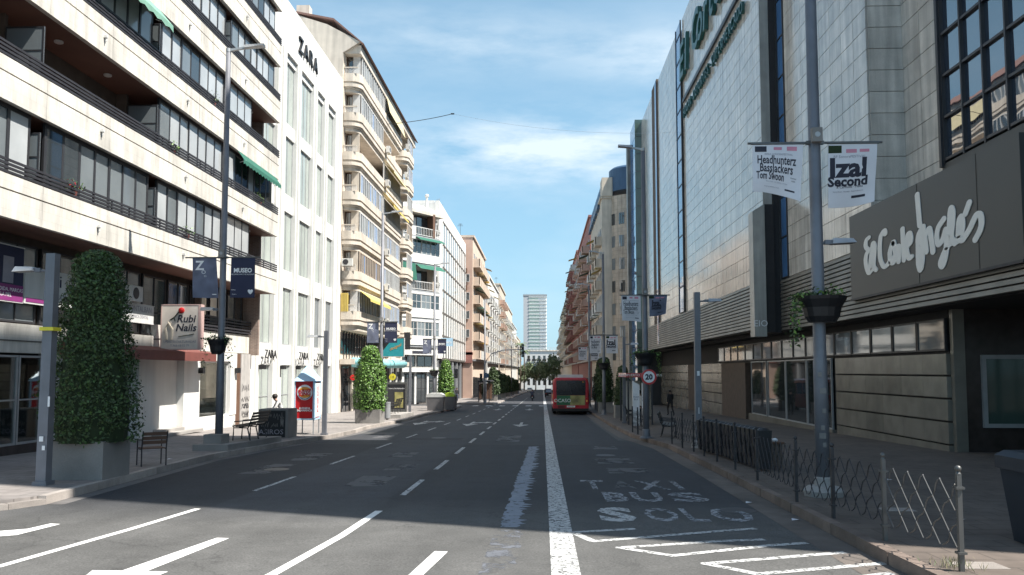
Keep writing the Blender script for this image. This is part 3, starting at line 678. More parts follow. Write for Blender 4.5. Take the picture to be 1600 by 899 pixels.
    m = MB(); m.box(-14.7,30.5,-.41,-14.3,34.3,-.30); part('step', m, K['concrete'], r)
    m = MB(); m.box(-15.2,35.0,-.62,-14.85,39.3,.02); part('white_sill', m, K['white'], r)
    m = MB(); m.box(-15.2,38.5,.02,-14.82,39.3,2.95); m.box(-15.2,35.0,2.55,-14.84,38.5,2.95); part('white_pier', m, K['white'], r)
    m = MB(); m.box(-15.33,35.0,.02,-15.3,38.5,2.55); part('display_back', m, K['whitepanel'], r)
    window(r, (-15.0,0), (0,1), (1,0), 35.05, .03, 3.4, 2.5, 0, 1, 'whiteframe', 'clear')
    for yy in (34.9,39.1):
        m = MB(); m.box(-14.8,yy-.12,2.0,-14.6,yy+.12,2.25); part('wall_lamp', m, K['black'], r)
    m = MB(); m.box(-15.3,39.3,-.65,-14.95,40.1,2.95); part('brown_door', m, K['brown'], r)
    m = MB(); m.box(-15.3,40.1,-.65,-14.9,41.35,2.95); g = part('graffiti_wall', m, mat('grey_tile', (.42,.40,.38), .8, streak=.2), r)
    def tag(y, z, w, h, seed):
        q = random.Random(seed); mm = MB()
        pts = [(-14.895, y+w*(i/14.)+q.uniform(-.05,.05), z+h*(.5+.45*math.sin(i*2.1+seed)+q.uniform(-.1,.1))) for i in range(15)]
        mm.tube(pts, .012, 4); part('graffiti', mm, K['rail'], g)
    for i, (z, h) in enumerate(((1.05,.4),(.55,.3),(.2,.3),(-.15,.3))): tag(40.2, z, 1.05, h, i+2)
    lettering('graffiti', g, 'OPEL', .33, K['rail'], (-14.89,40.75,.35), (0,1,0), ext=.003); lettering('graffiti', g, 'CLUB', .33, K['rail'], (-14.89,40.75,-.1), (0,1,0), ext=.003)
    # maroon canopy over the porch
    m = MB(); m.hexa([(-15.0,24.8,2.62),(-13.95,24.8,2.5),(-13.95,34.6,2.5),(-15.0,34.6,2.62),(-15.0,24.8,3.05),(-13.95,24.8,2.85),(-13.95,34.6,2.85),(-15.0,34.6,3.05)]); part('canopy', m, K['maroon'], r)
    m = MB(); m.box(-14.98,27.6,3.55,-14.7,28.35,4.1); mm = m; part('air_conditioner', mm, K['ac'], r)
    ac_unit(r, -14.8, 27.6, 4.62); ac_unit(r, -14.8, 29.0, 4.62)
    return r
LB = left_block()
# shop signs on the mezzanine (things that hang on the wall)
def wallsign(name, y0, y1, z0, z1, mt, label, x=-14.9, t=.06):
    r = thing(name, label, 'sign', (x,(y0+y1)/2,z0)); m = MB(); m.box(x-t,y0,z0,x,y1,z1); part('board', m, K[mt], r)
    m = MB(); m.box(x-t,y0-.03,z0-.03,x+.006,y1+.03,z0); m.box(x-t,y0-.03,z1,x+.006,y1+.03,z1+.03); part('board_rim', m, K['whiteframe'], r); return r
s_ = wallsign('shop_sign', 20.2, 22.85, 4.06, 5.6, 'navy', 'dark window poster with a purple strip, above the shop at the left edge')
m = MB(); m.box(-14.895,20.2,4.06,-14.885,22.85,4.52); part('purple_strip', m, K['purple'], s_)
m = MB(); m.box(-14.895,21.95,4.56,-14.888,22.4,5.3); part('photo_panel', m, K['inkgrey'], s_)
lettering('lettering', s_, 'TRATAMIENTO DE PERDIDA, MARCAS\nY CUIDADO DE LA PIEL', .15, K['whiteink'], (-14.88,21.55,4.3), (0,1,0), ext=.001)
s_ = wallsign('shop_sign', 22.95, 25.6, 4.08, 5.1, 'whitepanel', 'white shop sign with large dark G letters, beside the purple poster')
lettering('lettering', s_, 'Gi', .55, K['navy'], (-14.895,24.35,4.83), (0,1,0), ext=.002, sx=1.6); lettering('lettering', s_, 'SOLUCIONES', .2, K['ink'], (-14.895,24.8,4.36), (0,1,0), ext=.002)
m = MB(); m.box(-14.895,23.0,4.1,-14.888,24.4,4.22); part('dark_strip', m, K['purple'], s_)
s_ = wallsign('shop_sign', 28.6, 30.8, 3.9, 4.55, 'whitepanel', 'small white shop sign between the hedge and the nail salon lightbox')
lettering('lettering', s_, 'MONTALBAN', .3, K['inkgrey'], (-14.895,29.7,4.38), (0,1,0), ext=.002); lettering('lettering', s_, 'CLINICA DENTAL', .17, K['inkgrey'], (-14.895,29.7,4.1), (0,1,0), ext=.002)
# nail salon lightbox, square to the street
r = thing('lightbox_sign', 'cream projecting lightbox reading Rubi Nails with a red rose, above the maroon canopy', 'sign', (-13.9,31,2.95))
m = MB(); m.box(-14.62,30.9,2.95,-13.2,31.15,4.62); part('light_panel', m, K['rubi'], r)
m = MB(); m.box(-14.66,30.89,2.91,-14.62,31.16,4.66); m.box(-13.2,30.89,2.91,-13.1,31.2,4.66); m.box(-14.62,30.89,2.91,-13.2,31.16,2.95); m.box(-14.62,30.89,4.62,-13.2,31.16,4.66); part('rim', m, K['rim'], r)
lettering('lettering', r, 'Rubi\nNails', .40, K['ink'], (-13.68,30.895,3.92), (1,0,0), ext=.002, shear=.2, bold=.008, line=.85)
lettering('lettering', r, 'UÑAS ESCULTURADAS', .125, K['inkgrey'], (-13.9,30.895,3.22), (1,0,0), ext=.002); lettering('lettering', r, 'T.965 13 12 79', .12, K['inkgrey'], (-13.9,30.895,3.07), (1,0,0), ext=.002)
m = MB(); m.ball((-13.85,30.87,4.42), .12, 10, 6); part('rose', m, K['lens_red'], r)
m = MB(); m.tube([(-13.95,30.885,4.36),(-14.15,30.885,4.15),(-14.3,30.885,4.05)], .02); m.tube([(-14.15,30.885,4.15),(-14.1,30.885,4.0)], .015); m.tube([(-13.95,30.885,3.42),(-13.6,30.885,3.47),(-13.35,30.885,3.52)], .012); part('stem', m, K['leafd'], r)
m = MB(); m.tube([(-14.4,30.885,3.3),(-14.45,30.885,3.7),(-14.35,30.885,3.95),(-14.2,30.885,3.7),(-14.22,30.885,3.3)], .05, 6); part('hand_drawing', m, mat('hand_print', (.72,.63,.50), .7), r)
m = MB(); m.box(-14.98,31.0,3.3,-14.66,31.05,3.35); m.box(-14.98,31.0,4.3,-14.66,31.05,4.35); part('bracket', m, K['frame'], r)

# ------------------------------------------------------------------ left: white shop building
def zara():
    r = thing('shop_building', 'white four-bay clothing shop building with tall window slots, left side', 'building', (-15,51,gz(51)))
    Y0, Y1, ZT = 41.62, 59.9, 24.0
    cols = [(1.3,3.5),(5.0,7.1),(7.75,10.7),(11.4,13.45),(14.1,16.4)]
    rows = [(-1.0,2.45),(3.63,6.98),(8.03,11.5),(12.55,16.0),(16.8,20.5)]
    m = MB(); gridwall(m, (-15,Y0), (0,1), (1,0), Y1-Y0, -1.3, 20.9, cols, rows, .45, .14); m.box(-15.45,Y0,20.9,-15,Y1,ZT); part('wall', m, K['white'], r)
    m = MB(); m.box(-30,Y0,-1.3,-15.5,Y1,ZT-.1); part('rear_body', m, K['whitepanel'], r)
    for a in (.55,4.1,7.3,10.95,13.65,17.2):
        m = MB(); m.box(-15.02,Y0+a,-1.2,-14.90,Y0+a+.32,20.9); part('pilaster', m, K['white'], r)
    for ci, (c0,c1) in enumerate(cols):
        for ri, (z0,z1) in enumerate(rows):
            nm = 4 if ci == 2 else 2
            window(r, (-15,Y0), (0,1), (1,0), c0, z0, c1-c0, z1-z0, -.27, nm, 'greyframe', 'paleglass' if not (ri == 1 and ci >= 3) else 'glass_mid', 1 if ri == 0 else 0)
    body = 'ZARA'
    for i, ch in enumerate(body): lettering('letter', r, ch, 1.35, K['black'], (-14.94,Y0+7.45+i*1.08,22.2), (0,1,0), ext=.06, bold=.01, sx=.95)
    for y in (44.4,49.0+1.6,54.6): lettering('letter', r, 'ZARA', .66, K['black'], (-14.88,y,3.0), (0,1,0), ext=.02, sx=1.15)
    for y in (43.0, 46.4, 49.2): 
        m = MB(); m.box(-15.0,y-.2,2.2,-14.7,y+.2,2.42); part('wall_lamp', m, K['black'], r)
zara()

# ------------------------------------------------------------------ left: beige building with rounded balconies
def rounded(xo, xi, y0, y1, r_, ins=0., n=6):
    xo -= ins; y0 += ins; y1 -= ins; P = [(xi,y0)]
    for i in range(n+1):
        t = math.pi/2*i/n; P.append((xo-r_+r_*math.sin(t), y0+r_-r_*math.cos(t)))
    for i in range(n+1):
        t = math.pi/2*i/n; P.append((xo-r_+r_*math.cos(t), y1-r_+r_*math.sin(t)))
    P.append((xi,y1)); return P
def balcony_building():
    r = thing('apartment_building', 'beige apartment building with rounded balconies, brown eave and yellow awnings, left side', 'building', (-15,72,gz(72)))
    Y0, Y1 = 60.0, 87.0
    m = MB(); m.box(-30,Y0+.3,-1.8,-15.0,Y1,27.0); part('wall', m, K['cream'], r)
    m = MB(); P = [(-30,-1.8),(-15.05,-1.8),(-15.05,26.2),(-13.75,27.0),(-16.3,28.4),(-19,29.3),(-30,29.3)]
    m.vprism([(a+30,z+1.8) for a,z in P], (1,0), (0,1), (-30,Y0,-1.8), 0, .3); part('gable_wall', m, K['cream'], r)
    m = MB(); m.vprism([(0,0),(.12,.0),(-2.2,2.0),(-8,3.2),(-8,3.05),(-2.2,1.85)], (1,0), (0,1), (-13.6,Y0,26.85), -.05, Y1-Y0+.2); part('eave', m, K['roof'], r)
    m = MB(); m.box(-15.0,Y0+.3,26.2,-13.75,Y1,26.84); part('eave_soffit', m, K['cream'], r)
    m = MB(); m.box(-19,61,29.0,-18,61.8,30.4); part('chimney', m, K['cream'], r)
    for sy0, sy1, main in ((60.25,79.2,1),(82.0,86.6,0)):
        for k in range(8):
            zr = 4.0+3.0*k-.2 if k else 3.6    # top of parapet
            zr = 6.55+3.02*(k-1) if k else 3.4
            if k == 0:
                if main: continue
                continue
            L = [(-.62,-.0,0.),(-.78,-.62,.07),(-1.02,-.78,.02),(-1.14,-1.02,.12),(-1.42,-1.14,.2)]
            mm = MB()
            for a, b, ins in L: mm.prism(rounded(XF,-15.0,sy0,sy1,.85,ins), zr+a, zr+b)
            part('balcony', mm, K['cream'], r)
            # glazed side
            mid = (sy0+sy1)/2
            zones = [(sy0+1.0,sy0+9.3),(sy0+9.9,sy1-.9)] if main else [(sy0+.9,sy1-.9)]
            kinds = {1:('C','W'),2:('D','W'),3:('W','W'),4:('W','A'),5:('O','A'),6:('W','O'),7:('W','A')}
            for zi, (a0,a1) in enumerate(zones):
                kd = kinds[k][zi] if main else rnd.choice('WWD')
                if kd == 'O':
                    m = MB(); m.box(-15.0,a0,zr-.6,-14.97,a1,zr+1.5); part('terrace_back', m, K['soffit'], r)
                    window(r, (-15,0), (0,1), (1,0), a0+1, zr-.9, 2.0, 2.2, .04, 2, 'frame', 'glass')
                    continue
                h = 1.58; n = int((a1-a0)/.62); w = (a1-a0)/n; f = MB()
                f.box(-13.92,a0,zr,-13.82,a1,zr+.07); f.box(-13.92,a0,zr+h-.08,-13.82,a1,zr+h)
                for i in range(n+1): f.box(-13.91,a0+w*i-.045,zr+.07,-13.81,a0+w*i+.045,zr+h-.08)
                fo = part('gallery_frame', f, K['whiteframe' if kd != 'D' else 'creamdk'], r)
                for i in range(n):
                    q = MB(); q.box(-13.88,a0+w*i+.04,zr+.07,-13.86,a0+w*(i+1)-.04,zr+h-.08)
                    part('pane', q, K['glass' if rnd.random() < (.75 if kd == 'D' else .5) else 'glass_mid' if rnd.random()<.6 else 'glass_blue'], fo)
                if kd == 'A' or (kd == 'C'):
                    q = MB(); z1 = zr+h+.05; ns = 10
                    ya, yb = (a0, a1) if kd == 'A' else (a0-.2, a0+8.2)
                    if kd == 'A' and k == 7: q.add([(XF+.02,ya,z1),(XF+.02,yb,z1),(XF+.35,yb,z1-1.5),(XF+.35,ya,z1-1.5)], [(0,1,2,3)])
                    else: q.add([(XF-.1,ya,z1),(XF-.1,yb,z1),(XF+.75,yb,z1-.65),(XF+.75,ya,z1-.65),(XF+.76,yb,z1-.85),(XF+.76,ya,z1-.85)], [(0,1,2,3),(3,2,4,5)])
                    part('awning', q, K['cream_aw' if k > 4 else 'yellow_aw'], r)
            # end facing the camera: rail balusters, post, door
            if main:
                for i in range(12):
                    x = -14.92+i*.085; q = MB(); q.box(x,sy0+.05,zr-.0,x+.03,sy0+.09,zr+.42)
                    part('baluster', q, K['whiteframe'], r)
                q = MB(); q.box(-15.0,sy0+.02,zr+.42,-13.98,sy0+.12,zr+.50); part('handrail', q, K['cream'], r)
                q = MB(); q.box(-14.5,sy0+.75,zr-.02,-13.95,sy0+.85,zr+1.62); part('corner_panel', q, K['whiteframe' if k in (1,6,7) else 'cream'], r)
                window(r, (-15.0,sy0+.8), (1,0), (0,-1), .02, zr-.3, .5, 1.85, .0, 1, 'brown', 'glass')
                if k == 1:
                    c_ = MB(); 
                    for i in range(10): c_.box(-15.0+i*.055,sy0-.02+(.03 if i%2 else 0),zr-.05,-14.95+i*.055,sy0+.03+(.03 if i%2 else 0),zr+1.35)
                    part('curtain', c_, K['yellow_aw'], r)
    m = MB(); m.box(-15.02,60.3,3.4,-14.95,79.2,5.0); part('mezzanine_glass', m, K['glass'], r)
    m = MB()
    for i in range(20): m.box(-14.95,61+i*.9,3.0,-14.88,61.06+i*.9,5.1)
    part('mezzanine_mullions', m, K['frame'], r)
    m = MB(); m.box(-15.0,60.2,2.6,-13.9,86.8,3.0); part('shop_fascia', m, K['cream'], r)
    for i in range(8):
        y = 60.6+i*3.2
        window(r, (-14.95,0), (0,1), (1,0), y, -1.5, 2.7, 4.0, 0, 2, 'frame', 'glass', 0)
        m = MB(); m.box(-15,y+2.75,-1.6,-14.8,y+3.15,2.6); part('pier', m, K['whitepanel' if i>2 else 'cream'], r)
    for k in range(1,8):
        for y in ((70.0,) if k in (1,3,5) else (70.2,79.6) if k in (2,6) else (80.3,)): ac_unit(r, -13.45, y, 6.55+3.02*(k-1)-.5)
        for y in (79.9,81.0): 
            if k < 8: window(r, (-15.0,0), (0,1), (1,0), y, 6.55+3.02*(k-1)-.3, .7, 1.5, .03, 1, 'frame', 'glass')
    ac_unit(r, -14.5, 60.0, 9.9, -math.pi/2)
balcony_building()
# ------------------------------------------------------------------ left: chamfered white building with green awnings
def chamfer_building():
    r = thing('corner_building', 'white corner apartment building with green awnings and glazed balconies on its angled face, left side', 'building', (-14,94,gz(94)))
    A, B_, C_ = (-16.2,89.5), (-12.6,95.2), (-12.6,97.0)
    u = Vector((B_[0]-A[0], B_[1]-A[1])); L = u.length; u.normalize(); n = Vector((u.y,-u.x))
    fl = [5.0,8.1,11.2,14.3,17.4]
    m = MB(); m.prism([A,B_,C_,(-30,97.0),(-30,89.5)], 2.0, 19.6); part('wall', m, K['white'], r)
    m = MB(); m.prism([(A[0]+.5,A[1]+.8),(B_[0]-.6,B_[1]),(-13.2,97),(-30,97),(-30,90.3)], -2.0, 2.0); part('ground_floor', m, K['greyframe'], r)
    m = MB(); m.ob(A, u, n, -.6, L+.5, 20.0, 20.4, -6, .9); part('roof_slab', m, K['cream'], r)
    m = MB(); m.hexa([(-17.5,89,20.4),(-12.0,95.2,20.4),(-12.3,97,20.4),(-30,97,20.4),(-17.3,90.5,21.4),(-13.6,95.4,21.5),(-13.6,97,21.6),(-30,97,21.6)]); part('roof', m, K['white'], r)
    m = MB(); m.cyl((-13.6,95,21.0),(-13.6,95,22.6),.25,.12,8); m.ball((-13.6,95,22.7), .25, 8, 5); part('finial', m, K['white'], r)
    for i, z in enumerate(fl):
        m = MB(); m.prism([(A[0]+n.x*1.0-.2,A[1]+n.y*1.0),(B_[0]+n.x*1.0-.2,B_[1]+n.y*1.0-.1),(B_[0]+.35,B_[1]+1.2),(B_[0]-1,B_[1]+1.4),(A[0]-.5,A[1]+.6)], z-.22, z); part('balcony_slab', m, K['greyframe'], r)
        solid = i in (0, 1, 3)
        if solid:
            m = MB(); m.ob(A, u, n, .1, L, z+.02, z+1.0, .78, .95); part('parapet', m, K['white'], r)
            h = 2.45
            for a in range(4 if i else 5):
                w = (L-.3)/(4 if i else 5)
                if i == 1 and a == 0: continue
                window(r, A, u, n, .1+a*w, z+1.0, w-.06, 1.65, .85, 2, 'whiteframe', 'glass' if a % 2 else 'glass_mid', 1)
            m = MB(); m.ob(A, u, n, .1, L, z+2.65, z+2.9, .7, .93); part('lintel', m, K['white'], r)
        else:
            m = MB(); m.ob(A, u, n, 0, L, z+.95, z+1.02, .85, .9); m.ob(A, u, n, 0, L, z+.1, z+.16, .85, .9)
            for j in range(24): m.ob(A, u, n, .1+j*(L-.2)/23, .14+j*(L-.2)/23, z+.16, z+.95, .86, .89)
            part('railing', m, K['whiteframe'], r)
            for a in (.6, 3.3): window(r, A, u, n, a, z+.05, 1.9, 2.3, .03, 2, 'frame', 'glass')
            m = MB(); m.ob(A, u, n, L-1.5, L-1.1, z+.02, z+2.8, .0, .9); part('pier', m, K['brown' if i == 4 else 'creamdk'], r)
        if i in (2, 4):
            pass
        if i in (1, 3, 2):
            m = MB(); zt = z+3.0 if i != 2 else z+2.95
            q = [((0 if i == 2 else .6)), L]
            def P(a, d, zz): return (A[0]+u.x*a+n.x*d, A[1]+u.y*a+n.y*d, zz)
            if i == 2: m.add([P(.0,.95,zt),P(2.2,.95,zt),P(2.2,1.2,zt-1.9),P(.0,1.2,zt-1.9)], [(0,1,2,3)]); m.add([P(2.3,.9,zt),P(L,.9,zt),P(L,1.7,zt-.6),P(2.3,1.7,zt-.6)], [(0,1,2,3)]); part('awning', m, K['green_aw'], r)
            elif i == 3: m.add([P(2.2,.95,zt-.05),P(L,.95,zt-.05),P(L,1.7,zt-.5),P(2.2,1.7,zt-.5)], [(0,1,2,3)]); part('awning', m, K['green_aw'], r)
    for z in fl: ac_unit(r, -12.3, 95.9, z+.8)
    for z in fl: window(r, (-12.6,95.2), (0,1), (1,0), .9, z+.8, .7, 1.3, .03, 1, 'frame', 'glass')
    m = MB(); m.ob(A, u, n, -.1, L+.3, 3.9, 4.5, .0, 1.0); part('fascia', m, K['white'], r)
    m = MB(); m.ob(A, u, n, 1.7, 4.3, 4.05, 4.35, 1.0, 1.03); part('name_board', m, K['ink'], r)
    for a in (.3, 2.7, 5.0): window(r, (A[0]+.5,A[1]+.8), u, n, a*.9, -1.45, 1.95, 3.2, .05, 2, 'frame', 'glass', 1)
    for a in (.0,2.05,4.2,6.0):
        m = MB(); m.ob((A[0]+.5,A[1]+.8), u, n, a, a+.3, -1.6, 2.0, 0, .25); part('pier', m, K['white'], r)
    m = MB(); m.ob(A, u, n, .2, L, 2.0, 2.5, -.5, .6); part('shop_fascia', m, K['white'], r)
    window(r, A, u, n, .6, 2.6, 2.6, 1.2, .05, 2, 'frame', 'glass'); window(r, A, u, n, 3.6, 2.6, 2.6, 1.2, .05, 2, 'frame', 'glass')
chamfer_building()

# ------------------------------------------------------------------ left: white fin-grid building
def fin_building():
    r = thing('office_building', 'white building with a long grid of thin vertical fins, behind the green awnings', 'building', (-13,114,gz(114)))
    X, Y0, Y1 = -12.4, 97.1, 131.5
    m = MB(); m.box(-30,Y0,-2.6,X-.5,Y1,22.3); part('wall', m, K['whitepanel'], r)
    m = MB(); m.box(X-.5,Y0,20.6,X,Y1,22.6); m.box(X-.5,Y0,3.6,X,Y0+3.6,20.6); m.box(X-.5,Y1-.6,3.6,X,Y1,20.6); m.box(-30,Y0,22.3,X-.6,Y0+.4,22.62); part('frame_wall', m, K['white'], r)
    for k in range(7):
        z = 3.6+k*2.85
        m = MB(); m.box(X-.48,Y0+3.6,z-.14,X+.01,Y1-.6,z+.14); part('floor_band', m, K['groove'], r)
    fm = MB(); fm.box(-.45,-.62,0,.0,.62,2.57); fme = fm.mesh('fin', K['white'])
    pm = MB(); pm.box(-.02,-.75,0,.02,.75,2.57); pms = [pm.mesh('pane', K[k]) for k in ('glass','glass_mid','glass_pale')]
    for k in range(6):
        z = 3.74+k*2.85; y = Y0+3.9
        while y < Y1-.8:
            inst(fme, 'fin', r, (X,y,z)); inst(rnd.choice(pms[:2]), 'pane', r, (X-.06,y+1.35,z)) if y < Y1-2.5 else None; y += 2.7
    for i in range(6):
        m = MB(); m.box(X-.6,Y0+.6+i*5.6,-2.6,X-.15,Y0+1.3+i*5.6,3.4); part('pier', m, K['greyframe'], r)
        window(r, (X-.5,0), (0,1), (1,0), Y0+1.4+i*5.6, -2.3, 4.7, 5.6, .06, 3, 'frame', 'glass', 1)
    m = MB(); m.box(-30,Y1-3,22.3,-13.4,Y1,24); part('roof_house', m, K['white'], r)
    for i in range(6):
        m = MB(); m.tube([(-13.2,Y0+4+i*1.2,22.6),(-13.2,Y0+4+i*1.2,23.6+.3*(i%3))], .04, 4); m.tube([(-13.5,Y0+4+i*1.2,23.3),(-12.9,Y0+4+i*1.2,23.3)], .03, 4); part('aerial', m, K['greyframe'], r)
fin_building()

# ------------------------------------------------------------------ far blocks of flats on both sides
def flats(label, side, x, y0, y1, zt, wall, balc, fh=3.0, pitch=3.2, par=1.0, dep=1.0, sidewin=True, group=None, deep=16, base=0., glass='glass', rail='parapet', nb=None, roofmat=None, endwall=None, roofz=0., gap=.7, wide=2.4, zfirst=4.2):
    """side -1: left of the street, facing +X; side +1: right, facing -X"""
    s = -side; gy = gz((y0+y1)/2)
    r = thing('apartment_building', label, 'building', (x,(y0+y1)/2,gy), group)
    xb = x-s*deep
    m = MB(); m.box(min(x,xb),y0,gz(y1)-1,max(x,xb),y1,zt); part('wall', m, K[wall], r)
    if endwall: m = MB(); m.box(min(x-s*.1,xb),y0-.06,gz(y1),max(x-s*.1,xb),y0,zt-.02); part('end_wall', m, K[endwall], r)
    m = MB(); m.box(min(x+s*.25,xb),y0-.15,zt,max(x+s*.25,xb),y1+.1,zt+.35); part('cornice', m, K[roofmat or wall], r)
    m = MB(); cx = x-s*deep*.5; m.box(cx-3,y0+2,zt+.35,cx+3,min(y0+8,y1-1),zt+2.6+roofz); part('roof_house', m, K[wall], r)
    nf = int((zt-zfirst-.5)/fh)
    for k in range(nf):
        z = zfirst+k*fh
        y = y0+.8; j = 0
        while y+pitch <= y1-.2:
            isb = (j % 2 == 0) if nb is None else nb(j, k)
            if isb:
                m = MB(); a, b = y+.15, y+pitch*1.0-.05
                X0, X1 = sorted((x, x+s*dep))
                m.box(X0,a,z-.18,X1,b,z)
                if rail == 'parapet': m.box(*sorted((x+s*dep,x+s*(dep-.12)))[:1],a,z,sorted((x+s*dep,x+s*(dep-.12)))[1],b,z+par); m.box(X0,a,z,X1,a+.1,z+par); m.box(X0,b-.1,z,X1,b,z+par)
                o = part('balcony', m, K[balc if rnd.random()<.8 else 'whitepanel'], r)
                if rail != 'parapet':
                    m = MB(); xx = x+s*dep
                    m.box(xx-.03,a,z+.95,xx+.03,b,z+1.02)
                    for q in range(7): m.box(xx-.02,a+(b-a)*q/6-.02,z,xx+.02,a+(b-a)*q/6+.02,z+.95)
                    m.box(X0,a,z+.95,X1,a+.05,z+1.02); part('railing', m, K['frame'], o)
                if rnd.random() < .22:
                    q = MB(); x2 = x+s*(dep+.45); q.add([(x+s*.1,a,z+2.6),(x+s*.1,b,z+2.6),(x2,b,z+2.05),(x2,a,z+2.05)], [(0,1,2,3)])
                    part('awning', q, K[rnd.choice(['green_aw','cream_aw','yellow_aw','whitepanel','green_pale'])], r)
                window(r, (x,0), (0,1), (s,0), y+.5, z+.05, wide-.4, 2.2, .05, 2, 'whiteframe', rnd.choice([glass,'glass_mid','glass']))
            else:
                window(r, (x,0), (0,1), (s,0), y+.7, z+.9, wide-.8, 1.4, .05, 2, 'whiteframe', rnd.choice([glass,'glass_mid','glass_pale']))
            y += pitch; j += 1
        if sidewin:
            for q in range(2):
                window(r, (x,y0), (-s,0), (0,-1), 1.0+q*3.0, z+.8, 1.1, 1.5, .07, 1, 'whiteframe', 'glass')
    for i in range(3):
        ax, ay = x-s*rnd.uniform(1,4), y0+2+i*(y1-y0-4)/3+rnd.random()*2; q = MB(); hh = rnd.uniform(1.5,3.2)
        q.tube([(ax,ay,zt+.3),(ax,ay,zt+.3+hh)], .035, 4)
        for j in range(4): q.tube([(ax-.5+.08*j,ay,zt+hh-.1+.12*j),(ax+.5-.08*j,ay,zt+hh-.1+.12*j)], .02, 4)
        part('aerial', q, K['frame'], r)
    for k in range(3, nf, 3): ac_unit(r, x+s*.2, y0+rnd.uniform(2,y1-y0-3), zfirst+k*fh-.6)
    y = y0+.8
    while y+3 < y1:
        zz = gz(y+1.5)+.15
        window(r, (x,0), (0,1), (s,0), y, zz, 3.0, min(3.4, zfirst-zz-.4), .06, 2, 'frame', 'glass'); y += 4.0
    m = MB(); X0, X1 = sorted((x, x+s*.5)); m.box(X0,y0,zfirst-.5,X1,y1,zfirst-.22); part('shop_canopy', m, K['greyframe'], r)
    return r
r6 = flats('salmon brick apartment building with stacked cream balconies, left side past the fin building', -1, -11.3, 131.8, 160, 23.8, 'peach', 'peach', par=1.25, dep=1.1, endwall='salmon', sidewin=False, nb=lambda j,k: True, pitch=3.6)
m = MB(); m.box(-12.8,131.55,3.4,-11.3,131.72,5.2); m.box(-30,131.55,4.7,-11.2,131.7,5.1); part('brick_band', m, K['redbrick'], r6)
for z in (7.5,10.5,13.5,16.5): window(r6, (-12.7,131.7), (1,0), (0,-1), .35, z, .55, 1.3, .07, 1, 'whiteframe', 'glass')
for z in (18,15.2):
    m = MB(); m.box(-12.9,131.2,z,-12.2,131.7,z+.7); part('ledge', m, K['brown'], r6)
flats('white apartment building with a blue glazed balcony stack, left side beyond the cream balconies', -1, -11.1, 165, 205, 21.5, 'white', 'whitepanel', glass='glass_blue', pitch=4.0, dep=.8)
flats('brown apartment building with red-edged balconies, left side', -1, -10.9, 207, 238, 24.0, 'ochre', 'salmon', dep=1.2, pitch=3.4)
flats('yellowish apartment building with small awnings, far down the left side', -1, -10.9, 240, 292, 22.0, 'cream', 'whitepanel', dep=1.1, pitch=4.2)
flats('pale grey apartment building, last but one on the left', -1, -11.2, 296, 350, 19.5, 'whitepanel', 'cream', dep=1.0, pitch=6)
flats('low cream apartment building at the far left end of the street', -1, -11.5, 356, 420, 17.0, 'cream', 'whitepanel', dep=1.0, pitch=8)

# right side, beyond the cross street
def beige_round():
    r = flats('tall beige apartment building with blue mansard top and rounded corner bay, right side', 1, 8.0, 109, 134, 25.2, 'ochre', 'ochre', dep=.9, pitch=3.0, sidewin=False, par=1.0, rail='parapet', deep=20)
    m = MB(); m.lathe((12.3,110.2,gz(110)-1), [(3.2,0),(3.2,28.4)], 36); part('corner_bay', m, brickmat('beige_tile_bay', (.52,.43,.34), (.47,.39,.31), (.36,.30,.24), .5, .5, .02, (0,2), off=0), r)
    m = MB(); m.lathe((12.3,110.2,26.1), [(3.24,0),(3.24,3.0),(2.9,3.3)], 36); part('blue_crown', m, K['bluetile'], r)
    m = MB(); m.box(8.0,108.7,25.5,9.4,112,28.0); part('stair_tower', m, K['ochre'], r)
    for j in range(5):
        y = 113+j*4.6; m = MB(); m.hexa([(7.6,y,24.6),(10,y,24.6),(10,y+3.4,24.6),(7.6,y+3.4,24.6),(8.2,y,28.0),(10,y,28.0),(10,y+3.4,28.0),(8.2,y+3.4,28.0)]); part('mansard', m, K['bluetile'], r)
    for k in range(7):
        z = 3.5+k*3.0
        for a in ((195,211),(228,243)):
            q = MB(); 
            for t0 in range(a[0],a[1],5):
                t = R(t0); t2 = R(t0+4); c = (12.3,110.2)
                q.hexa([(c[0]+3.21*math.cos(t),c[1]+3.21*math.sin(t),z),(c[0]+3.26*math.cos(t),c[1]+3.26*math.sin(t),z),(c[0]+3.26*math.cos(t2),c[1]+3.26*math.sin(t2),z),(c[0]+3.21*math.cos(t2),c[1]+3.21*math.sin(t2),z),
                        (c[0]+3.21*math.cos(t),c[1]+3.21*math.sin(t),z+1.5),(c[0]+3.26*math.cos(t),c[1]+3.26*math.sin(t),z+1.5),(c[0]+3.26*math.cos(t2),c[1]+3.26*math.sin(t2),z+1.5),(c[0]+3.21*math.cos(t2),c[1]+3.21*math.sin(t2),z+1.5)])
            part('window', q, K['glass_mid' if (k+a[0]) % 3 else 'glass'], r)
beige_round()
flats('dark red brick apartment building with many small balconies, right side', 1, 8.0, 137, 182, 28.0, 'redbrick', 'salmon', dep=1.3, pitch=2.9, par=1.0, roofz=1)
flats('dark red brick apartment building with a stepped top, right side behind the first red one', 1, 7.9, 184, 224, 29.0, 'redbrick', 'redbrick', dep=1.5, pitch=3.0, par=1.0)
flats('brown apartment building with dark balconies, far down the right side', 1, 8.0, 227, 262, 27.5, 'ochre', 'brown', dep=1.3, pitch=4.0)
flats('grey beige apartment building, last tall one on the right', 1, 8.1, 265, 330, 26.0, 'cream', 'ochre', dep=1.3, pitch=6)
flats('pale apartment building at the far right end of the street', 1, 8.3, 334, 425, 22.5, 'peach', 'cream', dep=1.2, pitch=8)

